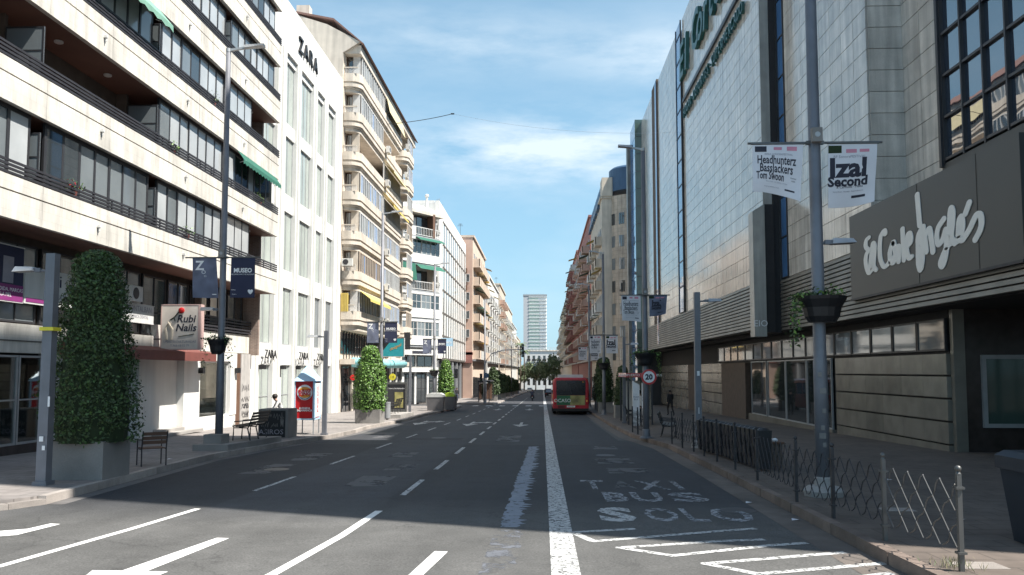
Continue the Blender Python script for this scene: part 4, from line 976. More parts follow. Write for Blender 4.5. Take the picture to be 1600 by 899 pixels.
# ------------------------------------------------------------------ end of the street: tower, old white building, trees
def hotel_tower():
    y = 520; r = thing('tower_block', 'tall pale glass and white tower standing alone beyond the end of the street', 'tower', (-5,y,gz(y)))
    m = MB(); m.box(-12.2,y,-12,-8.9,y+26,49.6); part('side_wall', m, mat('tower_side', (.46,.47,.48), .7), r)
    m = MB(); m.box(-8.9,y+.3,-12,2.6,y+24,49.8); part('core', m, K['tower'], r)
    m = MB(); m.box(-12.4,y-.2,49.8,2.8,y+25,50.8); part('roof_rim', m, K['greyframe'], r)
    for k in range(19):
        z = 8+k*2.2
        q = MB(); q.box(-8.7,y-.1,z,-8.7+6.6-.05*k+ (rnd.random()*1.2),y+.29,z+1.15); part('window_band', q, K['tower_glass'], r)
        q = MB(); q.box(-8.9,y-.35,z+1.25,2.6,y+.29,z+1.55); part('floor_slab', q, K['white'], r)
    m = MB()
    for i in range(5): m.box(-1.6+i*.9,y-.2,8,-1.5+i*.9,y+.29,49)
    part('mullions', m, K['tower'], r)
    for i in range(9):
        q = MB(); q.box(-11.6+i*1.5,y+1,50.8,-11.5+i*1.5,y+1.1,51.9); part('roof_post', q, K['greyframe'], r)
hotel_tower()
def old_building():
    y = 470; r = thing('historic_building', 'low white classical building with small dark balcony windows at the foot of the tower', 'building', (0,y,gz(y)))
    cols = [(2.2+i*3.0,3.7+i*3.0) for i in range(8)]
    m = MB(); gridwall(m, (-11,y), (1,0), (0,-1), 26, -9, 14.2, cols, [(-6,-2.5),(2.2,5.0),(8.3,10.9)], .5); part('wall', m, K['white'], r)
    m = MB(); m.box(-11,y+.6,-10,15,y+16,14.1); part('body', m, K['whitepanel'], r)
    m = MB(); m.box(-11.3,y-.4,13.4,15.3,y,13.9); m.box(-11.2,y-.3,6.2,15.2,y,6.5); part('cornice', m, K['cream'], r)
    for c0, c1 in cols:
        for z0, h in ((-6,3.5),(2.2,2.8),(8.3,2.6)):
            window(r, (-11,y), (1,0), (0,-1), c0, z0, 1.5, h, -.3, 2, 'brown', 'glass')
        q = MB(); q.box(-11+c0-.3,y-.8,8.0,-11+c1+.3,y,8.2); q.box(-11+c0-.3,y-.8,8.2,-11+c1+.3,y-.75,9.0); part('balcony', q, K['frame'], r)
    for i in range(14):
        q = MB(); q.box(-11+i*1.9,y-.2,14.2,-10.8+i*1.9,y,15.2); part('balustrade_post', q, K['white'], r)
    q = MB(); q.box(-11,y-.2,15.2,15,y,15.4); part('balustrade_rail', q, K['white'], r)
old_building()

def leaf_cloud(pts, size, seed, aspect=.55, droop=.3):
    q = random.Random(seed); m = MB()
    for i, (x, y, z, nx, ny, nz) in enumerate(pts):
        a = Vector((q.uniform(-1,1),q.uniform(-1,1),q.uniform(-1,1)-droop)).normalized()
        nn_ = Vector((nx+q.uniform(-.7,.7),ny+q.uniform(-.7,.7),nz+q.uniform(-.6,.6)))
        b = a.cross(nn_)
        if b.length < .05: b = a.cross(Vector((0,0,1)))
        b.normalize(); s = size*q.uniform(.6,1.35); p = Vector((x,y,z)); a *= s; b *= s*aspect
        m.mi = 1 if q.random() < .3 else 0
        m.add([p-a*.5, p+b*.5, p+a*.6, p-b*.5], [(0,1,2,3)])
    return m
def lit_tree(label, x, y, h, w, seed, group, mats=('foliage_far','foliage_far2'), n=2200, size=.55, palm=False):
    q = random.Random(seed); z0 = gz(y)+.1
    r = thing('tree', label, 'tree', (x,y,z0), group)
    m = MB(); m.tube([(x,y,z0),(x+.1,y,z0+h*.3),(x-.1,y+.2,z0+h*.6)], [.28,.2,.12], 7)
    for i in range(5):
        t = i*1.26+seed; m.tube([(x,y,z0+h*(.3+.04*i)),(x+math.cos(t)*w*.25,y+math.sin(t)*w*.25,z0+h*(.55+.04*i)),(x+math.cos(t)*w*.38,y+math.sin(t)*w*.38,z0+h*.75)], [.12,.08,.03], 5)
    part('trunk', m, K['bark'], r)
    cl = [(q.gauss(0,w*.24), q.gauss(0,w*.24), h*q.uniform(.42,.88), w*q.uniform(.13,.24)) for _ in range(16)]
    P = []
    for i in range(n):
        cx, cy, cz, cr = q.choice(cl); d = Vector((q.gauss(0,1),q.gauss(0,1),q.gauss(0,1))).normalized(); rr = cr*(q.random()**.4)
        P.append((x+cx+d.x*rr, y+cy+d.y*rr, z0+cz+d.z*rr*.8, d.x, d.y, d.z))
    m = leaf_cloud(P, size, seed); part('crown', m, [K[mats[0]],K[mats[1]]], r, kind=None)
    return r
for i, (x, y, h, w, lab) in enumerate(((4.5,330,15,13,'broad green tree at the end of the street, right of the white line'),(-3.0,350,12.5,12,'bushy tree at the end of the street, behind the motorcyclist'),(-8.5,380,12,10,'darker tree at the left foot of the old white building'),(9.0,390,15,12,'tree at the far end, in front of the right-hand flats'),(1.5,415,13.5,14,'pale green tree in the middle, right under the tower'))):
    lit_tree(lab, x, y, h, w, i+3, 'trees at the end of the street', size=.8)
def palm(label, x, y, h, seed):
    q = random.Random(seed); z0 = gz(y); r = thing('palm_tree', label, 'palm tree', (x,y,z0), 'palms at the left end of the street')
    m = MB(); m.tube([(x,y,z0),(x+.2,y,z0+h*.5),(x,y,z0+h)], [.3,.22,.2], 8); part('trunk', m, K['bark'], r)
    for i in range(16):
        t = i*.393+q.uniform(-.1,.1); e = q.uniform(-.2,1.1); m = MB(); P = []
        for j in range(6):
            d = j*.55; P.append((x+math.cos(t)*d, y+math.sin(t)*d, z0+h+d*e*.6-.16*d*d))
        for a, b in zip(P, P[1:]):
            w = .35; nx, ny = -math.sin(t)*w, math.cos(t)*w
            m.add([(a[0]-nx,a[1]-ny,a[2]-.2),(b[0]-nx,b[1]-ny,b[2]-.2),b,a,(a[0]+nx,a[1]+ny,a[2]-.2),(b[0]+nx,b[1]+ny,b[2]-.2)], [(0,1,2,3),(3,2,5,4)])
        part('frond', m, K['foliage_far'], r)
palm('tall palm at the far left end, nearer of two', -9.0, 330, 19, 1); palm('palm at the far left end, further of two', -8.0, 352, 17, 2)

# ------------------------------------------------------------------ right: department store
DS = thing('department_store', 'large grey marble department store with louvred canopy and vertical glass slots, whole right foreground', 'building', (12,45,gz(45)))
slabmesh = {}
NS = [0]
SM = MB()
def slabs(P, u, n, L, z0, z1, w=1.24, h=.76, zpart=0., t=.05, first=0.):
    """rows of marble slabs, joints open between them; the ones nearest the street camera are single parts"""
    rows = int(math.ceil((z1-z0)/h)); k = max(1, round(L/w)); w = L/k
    for j in range(rows):
        za = z0+j*h; zb = min(za+h, z1)
        for i in range(k):
            if zb <= zpart and NS[0] < 298:
                key = (round(w,3), round(zb-za,3))
                if key not in slabmesh:
                    q = MB(); g = .012; q.hexa([(-w/2+g,-t,g),(w/2-g,-t,g),(w/2-g,0,g),(-w/2+g,0,g),(-w/2+g,-t,key[1]-g),(w/2-g,-t,key[1]-g),(w/2-g,0,key[1]-g),(-w/2+g,0,key[1]-g)])
                    slabmesh[key] = q.mesh('marble_slab', K['marble'])
                rz = math.atan2(u[1], u[0]); 
                if (-u[1]*1*n[0]+u[0]*n[1]) < 0: rz += math.pi    # local +Y must be the outward side... slab lies behind local y=0
                o = inst(slabmesh[key], 'marble_slab', DS, (P[0]+u[0]*w*(i+.5)+n[0]*.05, P[1]+u[1]*w*(i+.5)+n[1]*.05, za))
                o.rotation_euler = (rnd.uniform(-.0035,.0035), 0, rz+rnd.uniform(-.0035,.0035)); NS[0] += 1
            else:
                a = [rnd.uniform(0,.006) for _ in range(4)]; g = .012
                def q(aa, d, z): return (P[0]+u[0]*aa+n[0]*d, P[1]+u[1]*aa+n[1]*d, z)
                a0, a1 = w*i+g, w*(i+1)-g
                SM.add([q(a0,.05-a[0],za+g),q(a1,.05-a[1],za+g),q(a1,.05-a[2],zb-g),q(a0,.05-a[3],zb-g),q(a0,0,za+g),q(a1,0,za+g),q(a1,0,zb-g),q(a0,0,zb-g)], [(0,1,2,3),(0,4,5,1),(1,5,6,2),(2,6,7,3),(3,7,4,0)])
TOP = 28.3
m = MB()
m.box(12.5,25.6,6.4,24,28.15,TOP); m.box(12.75,9,8.5,24,25.6,TOP); m.box(14,6.9,8.5,26,9,48); m.box(14,9,TOP,26,20.4,48)  # last two boxes: unseen tall block, shaped to throw the street's shadow
m.box(11.3,28.15,4.2,24,37.6,TOP); m.box(11.5,37.6,4.2,24,38.9,TOP); m.box(10.5,38.8,4.2,11.5,60.0,TOP); m.box(11.5,38.9,4.2,24,60.0,TOP); m.box(10.75,60.0,4.2,24,62.2,TOP-.02); m.box(10.5,62.2,4.2,24,86,TOP)
part('backing_wall', m, K['marble_wall'], DS)
# slabs: C stone, its end face, B, B end face, A end pillar, A
slabs((12.5,25.55), (0,1), (-1,0), 2.55, 6.4, 18.56, 1.27, zpart=16.3)
slabs((12.5,28.15), (-1,0), (0,-1), 1.2, 6.4, 18.56, 1.2, zpart=16.3)
slabs((11.3,28.15), (0,1), (-1,0), 9.45, 6.4, TOP, 1.22, zpart=17.2)
slabs((10.5,38.8), (0,1), (-1,0), 21.15, 6.4, TOP, 1.3, zpart=12.2)
slabs((10.5,62.2), (0,1), (-1,0), 10.8, 6.4, TOP, 1.3)
slabs((10.5,76.2), (0,1), (-1,0), 9.8, 6.4, TOP, 1.3)
part('marble_cladding', SM, K['marble'], DS, kind='stuff')
m = MB(); m.box(10.44,38.72,6.4,10.86,38.8,TOP+.1); part('corner_fin', m, K['fin'], DS)
m = MB(); m.hexa([(9.88,38.5,3.7),(10.44,38.5,3.7),(10.44,39.3,3.7),(9.88,39.3,3.7),(9.88,38.5,9.6),(10.44,38.5,9.95),(10.44,39.3,9.95),(9.88,39.3,9.6)]); part('pillar', m, K['fin'], DS)
m = MB(); m.box(10.44,38.6,3.9,10.88,38.71,9.95); m.box(10.88,38.72,3.9,11.18,38.8,TOP); part('slot_recess', m, K['dark'], DS)
lettering('painted_tag', DS, 'EIO', .42, K['whiteink'], (10.16,38.49,4.3), (1,0,0), ext=.002)
m = MB(); m.box(10.35,73.0,4.5,10.5,76.2,TOP+.2); part('vertical_strip', m, K['darkwall'], DS)
m = MB(); m.box(10.42,73.3,4.5,10.36-.04,74.1,TOP+.1); part('strip_glass', m, K['glass_blue'], DS)
# vertical glass slots
def slot(x, y0, y1, z0, z1, step, gm):
    m = MB(); m.box(x,y0,z0,x+.1,y0+.08,z1); m.box(x,y1-.08,z0,x+.1,y1,z1); z = z0
    while z < z1: m.box(x+.01,y0+.08,z,x+.09,y1-.08,z+.06); z += step
    f = part('slot_frame', m, K['frame'], DS); z = z0+.06
    while z < z1-.2:
        q = MB(); q.box(x+.05,y0+.08,z,x+.07,y1-.08,min(z+step-.06,z1)); part('pane', q, K[gm], f); z += step
slot(11.2, 37.62, 38.7, 6.4, TOP, 1.9, 'glass_blue'); slot(10.30, 60.0, 62.2, 6.4, TOP, 1.9, 'glass_blue')
# mirror glazing of the nearest bay
f = MB(); ys = [25.42-1.17*i for i in range(15)]; zs = [8.62+1.32*i for i in range(9)]
for y in ys: f.box(12.42,y-.035,8.5,12.6,y+.035,19.4)
for z in zs: f.box(12.44,9.0,z-.04,12.58,25.45,z+.04)
f.box(12.36,25.45,8.4,12.74,25.6,19.4); fr = part('glazing_frame', f, K['frame'], DS)
for i in range(len(ys)-1):
    for j in range(len(zs)-1):
        q = MB(); q.box(12.53,ys[i+1]+.035,zs[j]+.04,12.545,ys[i]-.035,zs[j+1]-.04); q0 = q.mesh('pane', K['glass_mirror'], ((12.53),(ys[i]+ys[i+1])/2,(zs[j]+zs[j+1])/2))
        o = inst(q0, 'pane', fr, (12.53,(ys[i]+ys[i+1])/2,(zs[j]+zs[j+1])/2)); o.rotation_euler = (0,rnd.uniform(-.006,.006),rnd.uniform(-.006,.006))
m = MB(); m.box(12.45,9.0,6.4,12.7,25.6,8.5); part('spandrel', m, K['signpanel'], DS)
# louvred canopy
def louvres(x, y0, y1, za=3.98, zb=6.35, n=10):
    h = (zb-za)/n
    for i in range(n):
        z = za+i*h; q = MB(); q.hexa([(x-.012,y0,z+h*.04),(x+.08,y0,z+h*.04),(x+.08,y1,z+h*.04),(x-.012,y1,z+h*.04),(x+.012,y0,z+h*.78),(x+.08,y0,z+h*.78),(x+.08,y1,z+h*.78),(x+.012,y1,z+h*.78)])
        part('louvre_slat', q, K['louvre'], DS)
    q = MB(); q.box(x+.13,y0,za,x+.2,y1,zb); part('louvre_backing', q, K['groove'], DS)
louvres(10.34, 39.32, 85.0, 4.12, 6.4, 13); louvres(11.12, 6.0, 38.55, n=14)
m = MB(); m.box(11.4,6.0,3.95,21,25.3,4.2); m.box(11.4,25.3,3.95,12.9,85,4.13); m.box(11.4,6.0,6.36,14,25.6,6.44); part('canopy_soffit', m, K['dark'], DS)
m = MB(); m.box(13.0,86,-2,24,86.2,TOP); part('end_wall', m, K['marble_wall'], DS)
# glass tower at the far corner
m = MB(); m.box(9.85,85.2,-2,13,90.0,28.2); part('glass_tower_core', m, K['frame'], DS)
for j in range(16):
    z = -1.0+j*1.85
    q = MB(); q.box(9.75,85.12,z,10.6,85.18,z+1.78); part('green_pane', q, K['glass_green'], DS)
    for i in range(4): q = MB(); q.box(9.78,85.25+i*1.18,z,9.84,86.38+i*1.18,z+1.78); part('blue_pane', q, K['glass_blue'], DS)
m = MB(); m.box(9.45,90.0,-2,12,91.2,27.2); part('grey_column', m, K['louvre'], DS)
# storefront under the canopy
for y0, y1 in ((25.2,34.6),(55.8,65.5),(68.5,85.0)):
    k = round((y1-y0)/1.6); w = (y1-y0)/k
    for j in range(5):
        z = 2.65-.69*(j+1) if j < 4 else -.9
        for i in range(k):
            q = MB(); q.box(12.15,y0+i*w+.004,z+.03 if j<4 else -1.2,12.3,y0+(i+1)*w-.004,z+.69-.03 if j < 4 else -.15+.02); part('stone_panel', q, K['stone_d'], DS)
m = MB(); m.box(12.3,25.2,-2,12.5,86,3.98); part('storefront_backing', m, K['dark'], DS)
for y in [25.3+1.9*i for i in range(17)]:
    window(DS, (12.22,0), (0,1), (-1,0), y, 2.72, 1.86, .98, 0, 1, 'frame', 'glass_mid')
m = MB(); m.box(12.1,35.0,-.9,12.3,49.0,-.35); part('window_sill', m, K['stone_d'], DS)
for y in (35.1,38.4,41.7,45.2): window(DS, (12.18,0), (0,1), (-1,0), y, -.35, 3.2, 3.0, 0, 1, 'greyframe', 'glass' , 0)
for y0, y1 in ((49.2,55.7),(65.6,68.4)):
    m = MB(); m.box(12.0,y0,-1.2,12.28,y1,2.6); part('brown_pier', m, K['darkwall'], DS)
# entrance zone in deep shade
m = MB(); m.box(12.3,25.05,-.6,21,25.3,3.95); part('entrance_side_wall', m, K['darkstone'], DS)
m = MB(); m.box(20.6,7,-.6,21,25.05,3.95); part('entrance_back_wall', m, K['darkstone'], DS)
for i in range(4): window(DS, (20.55,0), (0,1), (-1,0), 8+i*4.2, -.1, 4.0, 3.6, 0, 3, 'frame', 'glass')
m = MB(); m.box(12.28,25.0,-.5,12.62,25.2,3.95); part('entrance_pier', m, K['stone_d'], DS)
for y in (8.0,16.5):
    m = MB(); m.box(12.9,y,-.2,13.7,y+.8,3.96); part('column', m, K['darkstone'], DS)
# roof-level letters and the smaller line under them
GZ = dict(u=(0,-1,0))
for i, ch in enumerate('El Corte'): 
    if ch != ' ': lettering('letter', DS, ch, 3.6, K['teal'], (10.28,59.0-i*1.75,24.6), (0,-1,0), ext=.12, bold=.05, shear=.15)
m = MB(); m.box(10.3,42,21.75,10.4,59.4,22.0); part('sign_rail', m, K['frame'], DS)
for i, ch in enumerate('HOGAR·DEPORTES·SUPERMERCADO'):
    lettering('letter', DS, ch, .95, K['teal'], (10.32,58.6-i*.66,20.75), (0,-1,0), ext=.08, bold=.01, sx=.85)
m = MB(); m.box(12.95,25.35-.01,0,13,25.36,.01)

# script sign panel
SP = thing('store_sign', 'large dark grey sign panel with pale handwritten store name over the entrance', 'sign', (11.1,24,4.65))
m = MB(); m.box(11.0,19.0,4.66,11.25,29.5,7.6); m.box(11.25,19.0,4.66,12.4,19.2,7.6); part('panel', m, K['signpanel'], SP)
m = MB(); m.box(10.99,24.2,4.66,10.998,24.215,7.6); m.box(10.99,20.9,4.66,10.998,20.915,7.6); part('panel_joint', m, K['groove'], SP, kind='stuff')
m = MB(); m.box(10.97,19.0,4.58,11.3,29.5,4.655); part('panel_lip', m, K['rail'], SP)
# ------------------------------------------------------------------ script lettering on the sign panel
LOGO = [[(27.76,6.58),(27.99,6.51),(28.04,6.31),(27.79,6.16)],[(27.79,6.16),(28.03,6.02),(28.08,5.74),(27.87,5.4),(27.54,5.48)],[(27.74,5.53),(27.57,6.08),(27.42,6.34),(27.3,6.2),(27.39,5.81),(27.43,5.57),(27.25,5.42)],[(26.45,6.48),(26.49,6.6),(26.78,6.47),(26.9,6.14),(26.88,5.74),(26.62,5.45),(26.29,5.5),(26.05,5.66)],[(25.88,6.13),(26.13,5.86),(26.11,5.55),(25.89,5.49),(25.74,5.73),(25.84,6.13)],[(25.71,5.92),(25.48,5.92),(25.53,5.46)],[(25.19,6.43),(25.16,5.46)],[(25.45,5.92),(24.88,5.83)],[(24.96,5.84),(24.66,5.94),(24.68,6.2),(24.86,6.16),(24.96,5.84),(24.83,5.49),(24.63,5.5)],[(24.14,7.25),(24.05,6.34)],[(23.83,6.25),(24.15,6.04),(24.2,5.58),(24.21,5.23),(24.11,5.04),(23.98,5.23),(23.94,5.61),(23.96,6.01)],[(23.85,6.24),(23.76,5.97),(23.7,5.51)],[(23.76,5.97),(23.47,6.13),(23.38,5.88),(23.3,5.45)],[(22.61,6.25),(22.94,6.07),(23.05,5.82),(22.97,5.61),(22.72,5.7),(22.54,5.94)],[(22.51,5.9),(22.54,5.47),(22.76,5.24),(22.9,5.05),(22.77,4.98),(22.59,5.21),(22.47,5.46),(22.2,5.55)],[(22.46,5.66),(22.34,5.97),(22.23,6.44),(22.11,6.37),(22.16,6.0),(22.23,5.69),(22.08,5.5)],[(22.08,5.5),(21.78,5.61),(21.64,5.85),(21.66,6.12),(21.79,6.07),(21.86,5.79),(21.85,5.56),(21.64,5.53)],[(21.64,5.53),(21.28,5.75),(20.97,6.02),(20.74,5.99),(20.75,5.69),(21.04,5.43)],[(21.26,6.42),(21.47,6.18)]]
def smooth_path(P, k=5):
    if len(P) < 3: return P
    o = []
    for i in range(len(P)-1):
        p0 = P[max(0,i-1)]; p1 = P[i]; p2 = P[i+1]; p3 = P[min(len(P)-1,i+2)]
        for j in range(k):
            t = j/k
            o.append(tuple(.5*((2*p1[c])+(-p0[c]+p2[c])*t+(2*p0[c]-5*p1[c]+4*p2[c]-p3[c])*t*t+(-p0[c]+3*p1[c]-3*p2[c]+p3[c])*t**3) for c in (0,1)))
    return o+[P[-1]]
def hull(pts):
    pts = sorted(set(pts)); lo = []; up = []
    def cr(o, a, b): return (a[0]-o[0])*(b[1]-o[1])-(a[1]-o[1])*(b[0]-o[0])
    for p in pts:
        while len(lo) > 1 and cr(lo[-2], lo[-1], p) <= 0: lo.pop()
        lo.append(p)
    for p in reversed(pts):
        while len(up) > 1 and cr(up[-2], up[-1], p) <= 0: up.pop()
        up.append(p)
    return lo[:-1]+up[:-1]
for si, s_ in enumerate(LOGO):
    m = MB(); P = smooth_path(s_); q = 0
    for a, b in zip(P, P[1:]):
        pts = []
        for c in (a, b):
            ry = .165 if c[0] > 25.6 else .15 if c[0] > 23.2 else .135; rz = .072 if c[0] > 24.5 else .088
            for k in range(12): pts.append((round(c[0]+ry*math.cos(k*math.pi/6),4), round(c[1]+rz*math.sin(k*math.pi/6),4)))
        h = hull(pts); q += 1
        m.vprism(h, (0,1), (-1,0), (10.995,0,0), 0, .014+.0002*((q*5+si*3) % 23))
    part('letter', m, K['signletter'], SP)
# framed poster in the entrance
r = thing('poster_frame', 'white framed dark poster case on the shaded wall under the store sign', 'poster', (13.75,24.9,.4))
m = MB(); m.box(13.08,24.95,.42,13.2,25.05,2.58); m.box(14.32,24.95,.42,14.44,25.05,2.58); m.box(13.2,24.95,2.46,14.32,25.05,2.58); m.box(13.2,24.95,.42,14.32,25.05,.54); part('frame', m, K['greyframe'], r)
m = MB(); m.box(13.2,24.99,.54,14.32,25.04,2.46); part('panel', m, K['glass_green'], r)
m = MB(); m.box(12.98,24.9,-.3,13.06,25.05,-.05); m.box(14.46,24.9,-.3,14.54,25.05,-.05)
# ------------------------------------------------------------------ posts, lamps, banners
def tall_lamp(x, y, ztop, dx, alen, label, r0=.12, r1=.075, path=None, cross=None, base=True, lampz=None):
    z0 = gz(y)+.15; r = thing('street_lamp', label, 'street lamp', (x,y,z0), 'tall street lamps')
    m = MB(); m.tube([(x,y,z0+.02),(x,y,z0+2.4),(x,y,z0+2.45),(x,y,ztop)], [r0,r0*.97,r0*.9,r1], 14); part('pole', m, K['pole'], r, smooth=True)
    m = MB(); m.lathe((x,y,z0), [(r0*2.1,0),(r0*2.1,.04),(r0*1.3,.07),(r0*1.2,.32),(r0,.34)] if base else [(r0*1.3,0),(r0*1.2,.1)], 14); part('base', m, K['concrete' if base == 2 else 'pole'], r)
    m = MB(); m.tube([(x,y,ztop-.1),(x,y,ztop+.02)], r1*1.1, 10); m.hexa([(x,y-.04,ztop-.08),(x+dx*alen*.55,y-.04,ztop+.02),(x+dx*alen*.55,y+.04,ztop+.02),(x,y+.04,ztop-.08),(x,y-.04,ztop),(x+dx*alen*.55,y-.04,ztop+.08),(x+dx*alen*.55,y+.04,ztop+.08),(x,y+.04,ztop)]); part('arm', m, K['lamp'], r)
    m = MB(); a, b = x+dx*alen*.45, x+dx*alen; zz = ztop+.05
    m.hexa([(a,y-.09,zz-.03),(b,y-.14,zz+.03),(b,y+.14,zz+.03),(a,y+.09,zz-.03),(a,y-.06,zz+.07),(b,y-.09,zz+.10),(b,y+.09,zz+.10),(a,y+.06,zz+.07)]); part('lamp_head', m, K['lamp'], r)
    if cross:
        zc, w = cross; m = MB(); m.tube([(x-w,y-.02,zc),(x+w,y-.02,zc)], .022, 8); m.box(x-.16,y-.06,zc-.03,x+.16,y+.02,zc+.03); part('banner_arm', m, K['silver'], r)
        m = MB(); m.box(x-.09,y-.2,zc-.02,x+.09,y-.08,zc+.24); b_ = part('speaker_box', m, K['planter'], r)
        m = MB(); m.tube([(x,y-.205,zc+.11),(x,y-.2,zc+.11)], .05, 12); part('speaker_mesh', m, K['greyframe'], b_)
    if path: path_head(r, x, y, path[0], path[1], .55)
    return r
def path_head(r, x, y, z, dx, L):
    m = MB(); m.tube([(x,y,z),(x+dx*L*.5,y,z+.02)], .025, 6); m.box(*sorted((x+dx*L*.25,x+dx*L*.5))[:1],y-.04,z-.02,sorted((x+dx*L*.25,x+dx*L*.5))[1],y+.04,z+.06)
    part('side_arm', m, K['pole'], r)
    m = MB(); a, b = sorted((x+dx*L*.45, x+dx*(L+.12))); m.hexa([(a,y-.12,z-.02),(b,y-.14,z+.0),(b,y+.14,z+.0),(a,y+.12,z-.02),(a+.04,y-.07,z+.09),(b-.04,y-.08,z+.08),(b-.04,y+.08,z+.08),(a+.04,y+.07,z+.09)]); part('side_lamp', m, K['lamp'], r)
def square_post(x, y, ztop, dx, zh, w, label):
    z0 = gz(y)+.15; r = thing('lamp_post', label, 'lamp post', (x,y,z0), 'square lamp posts with a side lamp')
    m = MB(); m.hexa([(x-w/2-.02,y-w/2,z0),(x+w/2-.02,y-w/2,z0),(x+w/2-.02,y+w/2,z0),(x-w/2-.02,y+w/2,z0),(x-w/2+.01,y-w/2+.01,ztop),(x+w/2-.01,y-w/2+.01,ztop),(x+w/2-.01,y+w/2-.01,ztop),(x-w/2+.01,y+w/2-.01,ztop)]); part('post', m, K['pole'], r)
    m = MB(); m.box(x-w/2-.06,y-w/2-.04,z0,x+w/2+.02,y+w/2+.04,z0+.08); part('base_plate', m, K['pole'], r)
    path_head(r, x+dx*w/2, y, zh, dx, .55); return r
L1 = tall_lamp(-10.0, 25.15, 12.35, 1, 1.15, 'tall grey street lamp carrying the grey and navy banners, left pavement nearest', path=(4.0,-1), cross=(5.65,1.2))
L2 = tall_lamp(-9.3, 47.0, 11.3, 1, 1.15, 'tall street lamp beside the sunlit topiary tree, left pavement', cross=(4.95,.95))
L3 = tall_lamp(-8.78, 66.2, 10.8, 1, 1.15, 'tall street lamp beside the grey rubbish container, left pavement', cross=(4.7,.95))
tall_lamp(-6.6, 93.4, 10.3, 1, 1.2, 'tall street lamp at the far corner of the left cross street', r0=.11)
tall_lamp(-6.1, 160, 9.3, 1, 1.3, 'tall street lamp far down the left pavement, against the far flats')
tall_lamp(-6.1, 205, 8.6, 1, 1.3, 'furthest tall street lamp on the left')
R1 = tall_lamp(5.0, 15.0, 12.3, -1, 1.15, 'tall grey street lamp with two festival banners, right foreground beside the fence', r0=.125, r1=.095, path=(4.42,1), cross=(6.28,1.22), base=2)
R3 = tall_lamp(3.87, 31.1, 10.62, -1, .95, 'tall street lamp standing right behind the round speed sign', cross=(4.97,.95))
R4 = tall_lamp(4.15, 56.0, 10.2, -1, .95, 'tall street lamp to the right of the bus, third on the right pavement', cross=(4.55,1.0))
R5 = tall_lamp(4.3, 76.0, 10.1, -1, .95, 'tall street lamp partly hidden by the bus, fourth on the right pavement', cross=(4.3,1.0))
p1 = square_post(-9.82, 15.98, 4.45, -1, 4.1, .205, 'thick square grey lamp post with yellow tape, in front of the near planter')
m = MB(); m.box(-9.96,15.84,2.9,-9.68,16.12,2.97); part('tape', m, K['yellow'], p1)
m = MB(); m.box(-9.88,15.853,.72,-9.80,15.86,.82); m.box(-9.82,15.855,.55,-9.76,15.861,.64); m.box(-9.74,15.856,1.4,-9.70,15.862,1.6); part('sticker', m, K['whiteink'], p1)
square_post(-8.66, 32.5, 3.71, -1, 3.46, .17, 'square grey lamp post right of the red advertising kiosk')
square_post(-9.0, 55.6, 3.2, -1, 2.75, .17, 'square lamp post behind the curved bench, left pavement')
p2 = square_post(4.95, 26.4, 4.62, 1, 4.33, .2, 'square lamp post between fence and shop windows, right pavement')
m = MB(); m.box(4.9,26.29,1.95,4.98,26.3,2.1); m.box(4.93,26.295,.75,4.95,26.3,.95); part('sticker', m, K['whiteink'], p2)
square_post(4.3, 43.5, 3.9, 1, 3.5, .17, 'square lamp post next to the bus shelter, right pavement')
m = MB(); m.box(4.2,14.2,-.12,5.5,15.9,-.08)
o = MB(); o.lathe((5.0,15.0,gz(15)+.15), [(.34,0),(.36,.1),(.27,.17),(.15,.18)], 10)
q = part('footing', o, K['concrete'], R1)
o = MB(); o.lathe((4.95,26.4,gz(26.4)+.15), [(.26,0),(.24,.2),(.16,.24)], 10); part('footing', o, K['concrete'], p2)
for i, (zz, w) in enumerate(((2.0,.05),(1.7,.09),(1.35,.05),(.9,.1),(1.05,.05),(.75,.04))):
    m = MB(); m.box(4.93+.03*(i%3)-.02,14.868,zz,4.93+.03*(i%3)+w,14.873,zz+.07+w*.3); part('sticker', m, K['planter'], R1)
